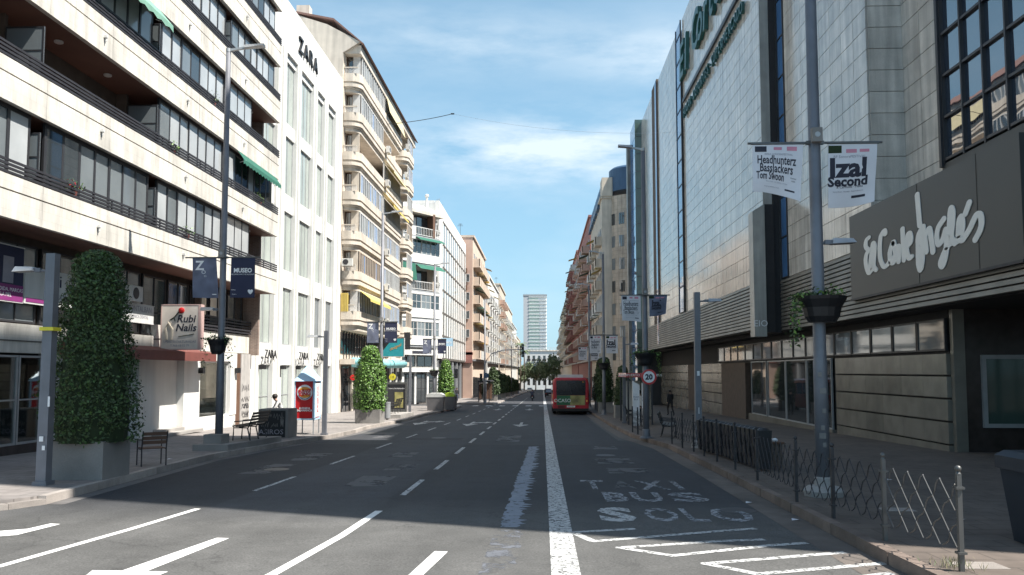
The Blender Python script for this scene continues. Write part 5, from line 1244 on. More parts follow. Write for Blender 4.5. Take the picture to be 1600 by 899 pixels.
def banner(x0, x1, zt, zb, y, base, label, kind, amp=.06, skew=0., lift=0., curl=0.):
    r = thing('banner', label, 'banner', ((x0+x1)/2,y,zb), 'banners hanging from the lamps')
    w, h = x1-x0, zt-zb; NX, NZ = 10, 10
    def pos(a, b):       # a 0..1 across, b 0..1 from the top down
        x = x0+w*a+skew*b*(1 if 1 else 0)-curl*b*a*.35
        z = zt-h*b-lift*b*(a**2)
        yy = y-amp*math.sin(a*3.1+b*2.3)*b-curl*a*b*.9
        return (x, yy, z)
    m = MB(); v = [pos(i/NX,j/NZ) for j in range(NZ+1) for i in range(NX+1)]; n = len(v)
    f = [(j*(NX+1)+i,(j+1)*(NX+1)+i,(j+1)*(NX+1)+i+1,j*(NX+1)+i+1) for j in range(NZ) for i in range(NX)]
    m.add(v+[(a,b+.006,c) for a,b,c in v], f+[tuple(n+i for i in q[::-1]) for q in f]); part('cloth', m, K[base], r, smooth=True)
    m = MB(); m.tube([(x0-.03,y,zt+.012),(x1+.03,y,zt+.012)], .02, 8); part('rod', m, K['silver'], r)
    def txt(s, a, b, size, mt, sx=1., bold=0., align='CENTER', shear=0):
        t = text_mb(s, size, 0, bold, align, 1, shear)
        vv = []
        for X_, Y_, Z_ in t.v:
            p = pos(a+X_*sx/w, b-Y_/h); vv.append((p[0], p[1]-.004, p[2]))
        t.v = vv; part('lettering', t, K[mt], r)
    def blk(a0, a1, b0, b1, mt):
        m = MB(); N_ = 4
        v = [(lambda p: (p[0],p[1]-.003,p[2]))(pos(a0+(a1-a0)*i/N_, b0+(b1-b0)*j/2)) for j in range(3) for i in range(N_+1)]
        m.add(v, [(j*(N_+1)+i,(j+1)*(N_+1)+i,(j+1)*(N_+1)+i+1,j*(N_+1)+i+1) for j in range(2) for i in range(N_)]); part('print', m, K[mt], r)
    if kind == 'head':
        blk(.05,.28,.04,.16,'ink'); blk(.42,.58,.06,.12,'pink'); blk(.68,.88,.05,.13,'pink')
        txt('BIRRA SONORAFESTIVAL', .52, .21, h*.055, 'inkgrey', .95)
        k = w/.92
        txt('Headhunterz', .48, .33, h*.25, 'ink', .52*k/(h/1.05), .004); txt('BassJackers', .48, .50, h*.25, 'ink', .52*k/(h/1.05), .004); txt('Tom Swoon', .36, .66, h*.22, 'ink', .46*k/(h/1.05), .004)
        txt('Groovement', .84, .64, h*.04, 'ink', .6); txt('Joe Jolie', .84, .69, h*.04, 'ink', .6)
        txt('Brian Cross   Les Castizos   Kuroko', .5, .77, h*.035, 'inkgrey', .9); txt('Programa completo en la web', .4, .87, h*.03, 'inkgrey', .9); blk(.68,.88,.86,.89,'ink')
    elif kind == 'izal':
        blk(.0,.27,.03,.15,'leafd'); blk(.36,.58,.09,.15,'pink'); blk(.64,.84,.09,.14,'pink')
        txt('BF SonoraFESTIVAL', .44, .21, h*.06, 'inkgrey', 1)
        txt('Izal', .41, .40, h*.42, 'ink', w/.92*1.12, .018); txt('Second', .41, .61, h*.21, 'ink', w/.92*1.06, .010)
        txt('& Carmona · Maika', .45, .69, h*.06, 'ink', .9); txt('Varry Brava   Nunatak   Supersubmarina', .42, .76, h*.035, 'inkgrey', .85); blk(.5,.8,.83,.87,'ink')
    elif kind == 'zoo':
        txt('Z', .30, .20, h*.32, 'whiteink', 1., .012); txt('O', .46, .36, h*.13, 'whiteink', 1.1); txt('O', .52, .46, h*.07, 'whiteink', 1.1)
        blk(.74,.92,.90,.92,'whiteink')
    elif kind == 'museo':
        txt('MUSEO', .5, .32, h*.15, 'whiteink', 1.03*w/.76*(1.14/h), .008); txt('ARQUEOLÓGICO DE ALICANTE', .5, .415, h*.045, 'whiteink', 1.0*w/.76*(1.14/h))
        txt('marq', .12, .80, h*.05, 'whiteink'); txt('alicante', .16, .91, h*.035, 'whiteink'); txt('♥', .82, .86, h*.12, 'whiteink'); blk(.76,.88,.84,.89,'whiteink')
    return r
banner(-10.96,-10.2,5.63,4.38,25.1,'slate','grey banner with a large white Z, hanging left of the nearest left street lamp','zoo',.08,.07)
banner(-9.73,-8.97,5.63,4.38,25.1,'navy','navy banner reading MUSEO, hanging right of the nearest left street lamp','museo',.02)
banner(-10.12,-9.45,4.9,3.72,46.9,'slate','small grey banner above the sunlit topiary, left of its lamp','zoo',.05)
banner(-9.1,-8.38,4.9,3.72,46.9,'navy','small dark MUSEO banner above the teal advertising panel','museo',.02)
banner(-9.7,-9.0,4.65,3.5,66.1,'slate','furthest small grey banner, beside the fin building','zoo',.05)
banner(-8.5,-7.8,4.65,3.5,66.1,'navy','furthest small dark MUSEO banner, left side','museo',.02)
banner(3.86,4.78,6.25,5.36,14.95,'banner','white banner reading Headhunterz, blown sideways on the near right lamp','head',.10,-.03,.20,.25)
banner(5.24,6.12,6.25,5.05,14.95,'banner','white banner reading Izal Second, right of the near right lamp','izal',.08,-.06,-.12,.12)
banner(2.98,3.70,4.95,4.0,31.0,'banner','whitish festival banner left of the lamp behind the speed sign','head',.06,.02,.05)
banner(4.02,4.70,4.95,4.15,31.0,'slate','dark folded Izal banner right of the lamp behind the speed sign','izal',.10,.0,-.1,.2)
banner(3.2,3.98,4.5,3.3,55.9,'banner','pale festival banner high to the right of the bus, left of its lamp','head',.05)
banner(4.32,5.1,4.5,3.3,55.9,'banner','pale Izal banner in front of the louvred canopy, third lamp on the right','izal',.05)
banner(3.3,4.1,4.3,3.1,75.9,'banner','distant pale banner just above the bus, left one','head',.05)
banner(4.45,5.2,4.3,3.1,75.9,'banner','distant pale banner just above the bus, right one','izal',.05)
# speed limit sign
def disc(m, c, r_, y, n=28, t=.004): m.tube([(c[0],y,c[1]),(c[0],y-t,c[1])], r_, n)
r = thing('speed_limit_sign', 'round red-rimmed speed limit sign reading 20 on the right pavement', 'road sign', (3.95,30.9,1.6))
m = MB(); disc(m, (3.97,1.88), .285, 30.93, t=.03); part('rim', m, K['red'], r); m = MB(); disc(m, (3.97,1.88), .215, 30.90, t=.005); part('face', m, K['whiteink'], r)
lettering('number', r, '20', .27, K['ink'], (3.97,30.892,1.87), (1,0,0), ext=.002, bold=.012)
m = MB(); m.box(3.85,30.93,1.75,4.0,31.1,1.8); m.box(3.85,30.93,1.95,4.0,31.1,2.0); part('bracket', m, K['greyframe'], r)
# ------------------------------------------------------------------ hanging baskets
def basket(x, y, z, w, label, seed, ivy=0, dens=260, mats=('leaf_shade','leaf2')):
    q = random.Random(seed); r = thing('flower_basket', label, 'flower basket', (x,y,z), 'flower baskets fixed round the lamp posts')
    m = MB(); m.lathe((x,y,z), [(w*.28,0),(w*.36,.10),(w*.38,.18),(w*.40,.26),(w*.5,.40),(w*.52,.46),(w*.46,.46)], 16); part('bowl', m, K['black'], r)
    P = []
    for i in range(dens):
        t = q.uniform(0,6.283); d = w*.5*math.sqrt(q.random()); P.append((x+math.cos(t)*d, y+math.sin(t)*d, z+.46+abs(q.gauss(0,.07)), 0,0,1))
    if ivy:
        for i in range(dens):
            k = q.random(); s = q.choice(ivy)
            P.append((x+s*(w*.5+q.gauss(.02,.05)+.1*k), y-.1+q.gauss(0,.12), z+.5-k*k*.95, s,-.3,0))
    part('plant', leaf_cloud(P, .07, seed), [K[mats[0]],K[mats[1]]], r); return r
basket(5.05,14.98,2.98,.84,'black flower basket with ivy trailing on its left, near right lamp',1,(-1,),260)
basket(-10.1,25.15,2.62,.62,'black flower basket with a leafy bush, nearest left lamp',2,(-1,1),200)
basket(3.87,31.1,2.3,.8,'dark leafy flower basket above the speed sign',3,(-1,1),300)
basket(4.15,56,2.2,.8,'flower basket on the lamp to the right of the bus',4,0,120)
basket(-8.78,66.2,1.7,.8,'flower basket on the lamp beside the rubbish container',5,0,120)
basket(-9.3,47,1.9,.7,'flower basket behind the sunlit topiary tree',6,0,120)
# ------------------------------------------------------------------ topiary trees in planters
def topiary(x, y, zbase, ztop, w, n, size, label, seed, light=False, pw=1.05, ph=.8, mats=None, bulge=1.):
    q = random.Random(seed); zg = gz(y)+.15; r = thing('topiary_tree', label, 'potted tree', (x,y,zg), 'clipped trees in concrete planters')
    h = ztop-zbase; TP = (lambda t: (1.0-.50*t-.14*t**5)*(.88+.12*min(1,t*7))) if not light else (lambda t: (1.0-.05*t-.62*t**3.2)*(.86+.14*min(1,t*6)))
    rr = lambda t: w/2*TP(t) if t < .93 else w/2*TP(.93)*math.sqrt(max(0,1-((t-.93)/.07)**2))
    P = []
    for i in range(n):
        t = q.random()**.9; a = q.uniform(0,6.283); lump = 1+(.16 if not light else .12)*noise.noise(Vector((math.cos(a)*1.6, math.sin(a)*1.6, t*5+seed)))+.07*noise.noise(Vector((math.cos(a)*5, math.sin(a)*5, t*16+seed)))
        if noise.noise(Vector((math.cos(a)*2.6+seed, math.sin(a)*2.6, t*9))) < -.42: continue
        d = rr(t)*lump*(q.uniform(.80,1.0) if q.random() < .8 else q.uniform(1.0,1.10)); P.append((x+math.cos(a)*d, y+math.sin(a)*d, zbase+t*h+q.gauss(0,.02), math.cos(a), math.sin(a), .4))
    part('crown', leaf_cloud(P, size, seed, .6), [K[(mats or ('leaf','leaf2'))[0]],K[(mats or ('leaf','leaf2'))[1]]], r)
    m = MB(); m.lathe((x,y,zbase), [(max(.01,rr(t/12)*.78),t/12*h*.96) for t in range(13)], 14); part('dark_core', m, K['leafd'], r)  # added solid dark core that stops the view through the leaves
    m = MB()
    for i in range(4): m.tube([(x+q.uniform(-.1,.1),y+q.uniform(-.1,.1),zg+ph-.1),(x+q.uniform(-.25,.25),y+q.uniform(-.2,.2),zbase+.35)], [.04,.025], 6)
    part('trunk', m, K['bark'], r)
    t_ = .09; a, b = pw/2, pw/2
    m = MB(); m.box(x-a,y-b,zg,x+a,y-b+t_,zg+ph); m.box(x-a,y+b-t_,zg,x+a,y+b,zg+ph); m.box(x-a,y-b+t_,zg,x-a+t_,y+b-t_,zg+ph); m.box(x+a-t_,y-b+t_,zg,x+a,y+b-t_,zg+ph); part('planter', m, K['planter'], r)
    m = MB(); m.box(x-a+t_,y-b+t_,zg+.01,x+a-t_,y+b-t_,zg+ph-.07); part('soil', m, K['soil'], r)
    return r
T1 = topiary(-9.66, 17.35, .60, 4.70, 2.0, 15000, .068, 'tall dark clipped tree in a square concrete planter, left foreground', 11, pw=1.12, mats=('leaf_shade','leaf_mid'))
P = []; q = random.Random(5)
for i in range(260):
    t = q.uniform(0,6.283); d = q.random()**.5*.26; P.append((-10.5+math.cos(t)*d*.7, 17.1+q.gauss(0,.12), 1.55+math.sin(t)*d*1.6, -1,0,0))
part('stray_shoot', leaf_cloud(P, .085, 4), [K['leaf_shade'],K['leaf_mid']], T1)
m = MB(); m.tube([(-9.8,17.3,.6),(-10.2,17.2,1.0),(-10.5,17.1,1.6)], [.02,.015,.008], 5); part('stray_twig', m, K['bark'], T1)
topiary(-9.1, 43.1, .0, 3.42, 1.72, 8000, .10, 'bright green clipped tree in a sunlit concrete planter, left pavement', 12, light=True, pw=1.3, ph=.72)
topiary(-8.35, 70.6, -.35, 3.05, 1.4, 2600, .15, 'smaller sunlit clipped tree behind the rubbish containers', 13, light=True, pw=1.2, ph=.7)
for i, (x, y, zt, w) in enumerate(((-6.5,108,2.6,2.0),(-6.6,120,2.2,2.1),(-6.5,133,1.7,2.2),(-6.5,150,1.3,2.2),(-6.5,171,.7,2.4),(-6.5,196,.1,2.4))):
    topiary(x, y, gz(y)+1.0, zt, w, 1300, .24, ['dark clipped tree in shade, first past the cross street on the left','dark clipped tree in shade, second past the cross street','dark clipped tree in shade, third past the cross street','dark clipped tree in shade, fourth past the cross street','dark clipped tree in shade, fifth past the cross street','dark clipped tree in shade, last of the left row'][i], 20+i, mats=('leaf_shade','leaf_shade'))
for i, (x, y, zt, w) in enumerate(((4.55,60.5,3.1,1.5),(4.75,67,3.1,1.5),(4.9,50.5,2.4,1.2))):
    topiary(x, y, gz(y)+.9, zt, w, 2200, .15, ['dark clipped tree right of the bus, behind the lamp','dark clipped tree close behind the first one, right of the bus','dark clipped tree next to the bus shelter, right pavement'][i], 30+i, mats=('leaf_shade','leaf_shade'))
# ------------------------------------------------------------------ seats
def bench(loc, rz, label, L=1.8):
    r = thing('bench', label, 'bench', loc, 'black slatted benches', rz)
    for i in range(5):
        m = MB(); m.box(-L/2,-.28+i*.11,.43+.02*abs(i-2),L/2,-.20+i*.11,.46+.02*abs(i-2)); part('seat_slat', m, K['black'], r, local=True)
    for i in range(4):
        z = .54+i*.10; yb = .27+i*.035; m = MB(); m.hexa([(-L/2,yb,z),(L/2,yb,z),(L/2,yb+.03,z),(-L/2,yb+.03,z),(-L/2,yb+.02,z+.075),(L/2,yb+.02,z+.075),(L/2,yb+.05,z+.075),(-L/2,yb+.05,z+.075)]); part('back_slat', m, K['black'], r, local=True)
    for x in (-L/2+.08,0,L/2-.08):
        m = MB(); m.tube([(x,-.27,0),(x,-.25,.42),(x,.22,.42),(x,.40,.92)], .022, 6); m.tube([(x,.30,0),(x,.2,.42)], .022, 6); m.tube([(x,-.25,.42),(x,-.24,.62),(x,.28,.66)], .018, 6); part('bench_frame', m, K['iron'], r, local=True)
    return r
bench((-9.7,27.0,gz(27)+.34), R(-90), 'black curved bench on a concrete plinth beside the nearest left lamp', 1.7)
bench((-9.35,51.3,gz(51.3)+.4), R(-90), 'black bench on a plinth in the sun, beside the bus-stop advert', 2.2)
bench((4.95,32.6,gz(32.6)+.15), R(80), 'black slatted bench on the right pavement behind the speed sign', 1.9)
bench((4.7,44.0,gz(44)+.15), R(90), 'black slatted bench in the bus shelter, right pavement', 1.9)
m = MB(); m.slab([(-10.5,24.4),(-9.42,24.4),(-9.15,28.6),(-10.3,28.6)], .15, .34); m.slab([(-10.3,24.7),(-9.75,24.7),(-9.75,25.35),(-10.3,25.35)], .34, .62)
solo('bench_plinth', m, K['planter'], 'long low concrete plinth under the nearest left bench', 'plinth', (-9.5,26.5,gz(26.5)+.15))
m = MB(); m.slab([(-10.0,49.0),(-8.5,49.0),(-8.5,54.0),(-10.0,54.0)], .15, .38); solo('bench_plinth', m, K['concrete'], 'low concrete plinth in the sun under the second left bench', 'plinth', (-9.3,51,gz(51)+.15))
r = thing('chair', 'single black slatted street chair beside the near planter', 'chair', (-9.62,20.0,gz(20)+.15), rz=R(38))
for i in range(5): m = MB(); m.box(-.26,-.26+i*.105,.42,.26,-.18+i*.105,.44); part('seat_slat', m, K['brown'], r, local=True)
for i in range(3): m = MB(); m.box(-.27,.0+-.30-.02*i,.54+i*.105,.27,-.275-.02*i,.62+i*.105); part('back_slat', m, K['brown'], r, local=True)
for sx in (-.28,.28):
    m = MB(); m.tube([(sx,-.26,0),(sx,-.25,.42),(sx,-.36,.86)], .016, 6); m.tube([(sx,.26,0),(sx,.24,.62),(sx,-.27,.64)], .016, 6); m.tube([(sx,-.25,.41),(sx,.25,.41)], .014, 6); part('side_frame', m, K['iron'], r, local=True)
# ------------------------------------------------------------------ kiosk, cabinet, bins, shelters
r = thing('advertising_kiosk', 'red advertising kiosk with pale blue pyramid roof and round burger logo', 'advertising kiosk', (-9.58,33.2,gz(33.2)+.15))
m = MB(); m.box(-9.95,32.8,.2,-9.2,33.7,1.69); part('body', m, K['red'], r)
m = MB(); m.box(-9.99,32.77,.17,-9.95,32.8,1.7); m.box(-9.24,32.77,.17,-9.17,32.8,1.7); m.box(-9.2,32.8,.17,-9.17,32.95,1.7); m.box(-9.2,33.62,.17,-9.17,33.72,1.7); m.box(-9.99,32.77,.14,-9.17,33.72,.2); part('corner_trim', m, K['paleblue'], r)
m = MB(); m.box(-9.19,32.97,.25,-9.175,33.6,1.62); part('side_poster', m, K['banner'], r); lettering('lettering', r, 'BURGER KING', .3, K['red'], (-9.17,33.28,.95), (0,0,1), (0,-1,0), ext=.002, sx=.55)
m = MB(); m.add([(-10.03,32.73,1.69),(-9.12,32.73,1.69),(-9.12,33.78,1.69),(-10.03,33.78,1.69),(-9.57,33.25,2.4)], [(3,2,1,0),(0,1,4),(1,2,4),(2,3,4),(3,0,4)]); part('roof', m, K['paleblue'], r)
for x, y in ((-9.9,32.85),(-9.22,32.85),(-9.22,33.65),(-9.9,33.65)):
    m = MB(); m.box(x-.02,y-.02,gz(33)+.15,x+.02,y+.02,.17); part('leg', m, K['greyframe'], r)
m = MB(); disc(m, (-9.575,1.24), .31, 32.795, 32, .012); lo = part('logo_disc', m, K['whiteink'], r)
m = MB(); m.vprism([(.235*math.cos(t),.09+.13*math.sin(t)) for t in [math.pi*i/12 for i in range(13)]], (1,0), (0,-1), (-9.575,32.783,1.24), 0, .006); m.vprism([(.235*math.cos(t),-.09+.13*math.sin(t)) for t in [math.pi+math.pi*i/12 for i in range(13)]], (1,0), (0,-1), (-9.575,32.783,1.24), 0, .006); part('bun', m, K['orange'], lo)
m = MB(); m.tube([(-9.575+.27*math.cos(t),32.78,1.24+.27*math.sin(t)) for t in [R(200+i*12) for i in range(12)]], .018, 5); part('blue_swoosh', m, K['bluetile'], lo)
lettering('lettering', lo, 'BURGER', .145, K['red'], (-9.575,32.775,1.31), (1,0,.12), ext=.003, bold=.006); lettering('lettering', lo, 'KING', .20, K['red'], (-9.57,32.773,1.17), (1,0,.12), ext=.003, bold=.008)
lettering('lettering', r, 'AVENIDA\nSALAMANCA', .105, K['whiteink'], (-9.575,32.79,.56), (1,0,0), ext=.003, bold=.003, line=.85)
r = thing('street_cabinet', 'concrete street box with a black front covered in white graffiti', 'street cabinet', (-10.05,31,gz(31)+.15))
m = MB(); m.box(-10.62,30.44,gz(31)+.12,-9.5,31.55,.68); part('body', m, K['planter'], r)
m = MB(); m.box(-10.58,30.41,gz(31)+.2,-9.6,30.44,.62); pn = part('front_panel', m, K['black'], r)
lettering('graffiti', pn, 'ASIROS', .26, K['inkgrey'], (-10.12,30.40,-.17), (1,0,0), ext=.002, sx=1.1); 
q = random.Random(4)
for (cx, cz, w, h) in ((-10.38,.12,.32,.22),(-10.0,.08,.25,.15),(-9.85,.42,.4,.25),(-9.72,.2,.12,.4),(-10.2,.45,.2,.1)):
    m = MB(); m.tube([(cx+w*(i/11-.5),30.402,cz+h*.5*math.sin(i*2.3+cx*9)+q.uniform(-.03,.03)) for i in range(12)], .009, 4); part('graffiti', m, K['planter'], pn)
def container(x, y, w, d, h, mt, lid, label):
    zg = gz(y)+.02; r = thing('rubbish_container', label, 'container', (x,y,zg), 'rubbish containers')
    m = MB(); m.hexa([(x-w*.44,y-d*.42,zg+.12),(x+w*.44,y-d*.42,zg+.12),(x+w*.44,y+d*.42,zg+.12),(x-w*.44,y+d*.42,zg+.12),(x-w/2,y-d/2,zg+h*.8),(x+w/2,y-d/2,zg+h*.8),(x+w/2,y+d/2,zg+h*.8),(x-w/2,y+d/2,zg+h*.8)]); part('body', m, K[mt], r)
    m = MB(); P = [(-w*.52,0),(w*.52,0),(w*.50,h*.12),(w*.3,h*.21),(-w*.3,h*.21),(-w*.5,h*.12)]; m.vprism(P, (1,0), (0,1), (x,y-d*.52,zg+h*.8), 0, d*1.04); part('lid', m, K[lid], r)
    for sx in (-1,1):
        for sy in (-1,1): m = MB(); m.cyl((x+sx*w*.4-.03,y+sy*d*.35,zg+.08),(x+sx*w*.4+.03,y+sy*d*.35,zg+.08), .08); part('wheel', m, K['rubber'], r)
container(-8.45,64.8,1.35,1.1,1.5,'cont','lid','large grey rubbish container with pale lid, left kerb')
container(-7.75,68.6,.75,1.2,1.5,'cont','limelid','narrow rubbish container with a lime green lid')
container(-7.85,71.5,.7,1.2,1.4,'cont','cont','dark rubbish container behind the lime-lidded one')
def litter_bin(x, y, rr, h, mt, label):
    zg = gz(y)+.15; r = thing('litter_bin', label, 'bin', (x,y,zg), 'litter bins'); m = MB(); m.lathe((x,y,zg+.06), [(rr*.8,0),(rr,.05),(rr,h-.1),(rr*1.06,h-.08),(rr*1.06,h),(rr*.8,h)], 18); part('body', m, K[mt], r); m = MB(); m.cyl((x,y,zg),(x,y,zg+.08), rr*.4); part('foot', m, K['iron'], r); return r
litter_bin(-8.98,47.3,.19,.95,'greyframe','round grey litter bin next to the sunlit topiary, left pavement')
r = thing('litter_bin', 'large blackish blue bin with a hooded slot at the right edge of the picture', 'bin', (6.17,10.5,gz(10.5)+.15), 'litter bins')
m = MB(); m.hexa([(5.94,10.3,-.03),(6.42,10.3,-.03),(6.42,10.75,-.03),(5.94,10.75,-.03),(5.84,10.22,.86),(6.50,10.22,.86),(6.50,10.82,.86),(5.84,10.82,.86)]); part('body', m, K['bin'], r)
m = MB(); m.vprism([(0,0),(.7,0),(.7,.16),(.55,.22),(.12,.22),(0,.16)], (1,0), (0,1), (5.80,10.18,.87), 0, .68); part('lid', m, K['bin'], r)
m = MB(); m.box(5.90,10.165,.9,6.22,10.178,1.0); part('slot', m, K['black'], r)
r = thing('litter_bin', 'pinkish square bin with white rubbish on top, behind the fence', 'bin', (5.6,20.6,gz(20.6)+.15), 'litter bins')
m = MB(); m.box(5.36,20.4,gz(20.6)+.15,5.84,20.85,.32); part('body', m, K['kerb_red'], r); m = MB(); m.box(5.32,20.36,.32,5.88,20.89,.37); part('rim', m, K['brown'], r)
m = MB(); q = random.Random(3)
for i in range(7): m.ball((5.6+q.uniform(-.17,.17),20.6+q.uniform(-.15,.15),.40), q.uniform(.05,.09), 6, 4, .7)
part('rubbish', m, K['whiteink'], r)
for k, (y0, y1, x0, x1, n, lab) in enumerate(((22.5,25.1,5.02,4.82,7,'further row of black slatted boards standing behind the fence'),(19.4,22.1,5.12,5.02,8,'nearer row of black slatted boards standing behind the fence'))):
    r = thing('slatted_barrier', lab, 'barrier', ((x0+x1)/2,(y0+y1)/2,gz((y0+y1)/2)+.15), 'black slatted barriers')
    for i in range(n):
        t = i/(n-1); x = x0+(x1-x0)*t; y = y0+(y1-y0)*t; z = gz(y)+.15
        m = MB(); m.hexa([(x-.12,y-.12,z+.05),(x+.12,y-.12,z+.05),(x+.12,y+.12,z+.05),(x-.12,y+.12,z+.05),(x-.16,y-.15,z+.93),(x+.16,y-.15,z+.93),(x+.16,y+.15,z+.93),(x-.16,y+.15,z+.93)]); m.tube([(x,y,z+.93),(x,y,z+.98)], [.15,.08], 8); part('slat_board', m, K['black'], r)
    m = MB(); m.tube([(x0,y0,gz(y0)+.6),(x1,y1,gz(y1)+.6)], .02); part('rail', m, K['iron'], r)
# fence
FP = [(4.42,9.0),(4.33,10.72),(4.30,12.49),(4.27,14.16),(4.45,17.4),(4.50,19.58),(4.50,21.6),(4.50,23.3),(4.49,24.83),(4.41,26.34),(4.35,28.06)]
r = thing('fence', 'low kerbside fence of wavy crossed wires between ball-topped iron posts, right foreground', 'fence', (4.35,16,gz(16)+.15))
for i, (x, y) in enumerate(FP):
    z = gz(y)+.15; mt = 'silver' if i <= 1 else 'iron'  # sunlight on the nearest posts put into a paler metal
    m = MB(); m.box(x-.024,y-.024,z,x+.024,y+.024,z+1.02); m.tube([(x,y,z+1.02),(x,y,z+1.045)], [.03,.018], 8); po = part('post', m, K[mt], r)
    m = MB(); m.ball((x,y,z+1.075), .035, 12, 8); part('ball', m, K[mt], po, smooth=True)
    for zz in (.18,.86): m = MB(); m.box(x-.045,y-.045,z+zz,x+.045,y+.045,z+zz+.025); part('clamp', m, K[mt], po)
def fence_panel(a, b, root, mt, nw=4, ztop=.93, zbot=.2):
    L = math.hypot(b[0]-a[0], b[1]-a[1]); u = ((b[0]-a[0])/L, (b[1]-a[1])/L); n = (-u[1], u[0])
    pitch = .36; H_ = ztop-zbot; sl = H_*.95
    for fam in (0, 1):
        t = -sl
        while t < L-.02:
            P = []; N_ = 16
            for i in range(N_+1):
                s = i/N_; a_ = t+sl*s if fam == 0 else t+sl*(1-s)
                if a_ < .05 or a_ > L-.05: continue
                z = ztop-H_*s; w = .018*math.sin(s*math.pi*2*(H_/.235))
                aa = a_+w*(1 if fam == 0 else 1); yy = a[1]+u[1]*aa; P.append((a[0]+u[0]*aa+n[0]*(.008 if fam else -.008), yy, gz(yy)+.15+z+w))
            if len(P) > 2: m = MB(); m.tube(P, .0078, 5); part('wire', m, K[mt], root)
            t += pitch
for i in range(len(FP)-1): fence_panel(FP[i], FP[i+1], r, 'silver' if i == 0 else 'iron')  # wires of the sunlit panel get the paler metal too
r2 = thing('fence', 'short run of iron fence posts beside the speed sign, right pavement', 'fence', (3.82,32.5,gz(32.5)+.15))
for x, y in ((3.86,31.9),(3.82,33.4),(3.78,35.0)):
    z = gz(y)+.15; m = MB(); m.box(x-.028,y-.028,z,x+.028,y+.028,z+1.02); m.ball((x,y,z+1.06), .035, 8, 5); part('post', m, K['iron'], r2)
fence_panel((3.86,31.9),(3.82,33.4), r2, 'iron'); fence_panel((3.82,33.4),(3.78,35.0), r2, 'iron')
# weeds at the foot of the last post
P = []; q = random.Random(8)
for i in range(140): P.append((4.42+q.gauss(0,.10), 9.12+q.gauss(0,.12), .0+abs(q.gauss(0,.05))+.0, 0,0,1))
m = leaf_cloud(P, .085, 3, .07, -1.6); g_ = part('weeds', m, [mat('dry_grass',(.30,.27,.15),.9),K['leaf_mid']], None); g_['kind'] = 'stuff'; g_['label'] = 'dry weeds growing at the foot of the fence post'
# totems and shelter on the right
for i, (x, y, zt, lab) in enumerate(((4.62,41.0,1.62,'tall white information totem with a slanted top, left of the speed sign'),(4.72,38.6,1.55,'narrow white totem right behind the speed sign pole'))):
    z0 = gz(y)+.15; w = .34 if i == 0 else .18; r = thing('information_totem', lab, 'totem', (x,y,z0))
    m = MB(); m.vprism([(0,0),(w,0),(w,zt-z0-.2),(0,zt-z0)], (1,0), (0,1), (x-w/2,y,z0), 0, .12); part('body', m, K['whiteink'], r)
    lettering('lettering', r, 'i\nTRAM\nBUS', .12, K['inkgrey'], (x,y-.006,z0+1.4), (1,0,0), ext=.002)
def shelter(x0, x1, y0, y1, label, band, adv):
    zg = gz((y0+y1)/2)+.15; r = thing('bus_shelter', label, 'bus shelter', ((x0+x1)/2,(y0+y1)/2,zg), 'bus shelters')
    m = MB(); m.box(x0,y0,zg+2.45,x1,y1,zg+2.6); part('roof', m, K['rail'], r)
    m = MB(); m.box(x0-.01,y0-.03,zg+2.42,x1+.01,y0,zg+2.64); m.box(x0-.03,y0,zg+2.42,x0,y1,zg+2.64); part('roof_band', m, K[band], r)
    for x in (x0+.08,x1-.08):
        for y in (y0+.1,y1-.1): m = MB(); m.box(x-.04,y-.04,zg,x+.04,y+.04,zg+2.45); part('post', m, K['frame'], r)
    bx = x1-.06 if x0 > 0 else x0+.06
    m = MB(); m.box(bx-.01,y0+.15,zg+.25,bx+.01,y1-.15,zg+2.2); part('glass_panel', m, K['clear'], r)
    m = MB(); m.box(x0+.25,y1-.2,zg+.25,x1-.2,y1-.1,zg+2.2); part('advert', m, K[adv], r)
    return r
s_ = shelter(4.25,5.6,41.8,46.0,'bus shelter with a red roof band, right pavement','busred','blind')
lettering('lettering', s_, 'AEROPUERTO  AIRPORT BUS', .17, K['whiteink'], (4.93,41.765,gz(44)+.15+2.53), (1,0,0), ext=.002)
shelter(-7.6,-6.2,96,104,'dark bus shelter past the left cross street','rail','brown')
r = thing('bus_stop_advert', 'glass bus-stop advert showing a dark photograph, left pavement behind the bench', 'advert', (-10.4,58,gz(58)+.15))
z0 = gz(58)+.15
m = MB(); m.box(-11.1,58,z0+.1,-11.0,58.2,z0+2.2); m.box(-9.75,58,z0+.1,-9.65,58.2,z0+2.2); m.box(-11.0,58,z0+2.05,-9.75,58.2,z0+2.2); m.box(-11.0,58,z0+.1,-9.75,58.2,z0+.3); m.box(-11,58,z0,-10.9,58.2,z0+.1); m.box(-9.85,58,z0,-9.75,58.2,z0+.1); part('frame', m, K['silver'], r)
m = MB(); m.box(-11.0,58.06,z0+.3,-9.75,58.14,z0+2.05); part('poster', m, K['frame'], r); m = MB(); m.box(-10.5,58.03,z0+.4,-9.9,58.055,z0+1.5); part('picture', m, K['scene_print'], r)
lettering('lettering', r, 'COLECCIÓN PRIMAVERA', .11, K['whiteink'], (-10.4,58.05,z0+1.75), (1,0,0), ext=.002)
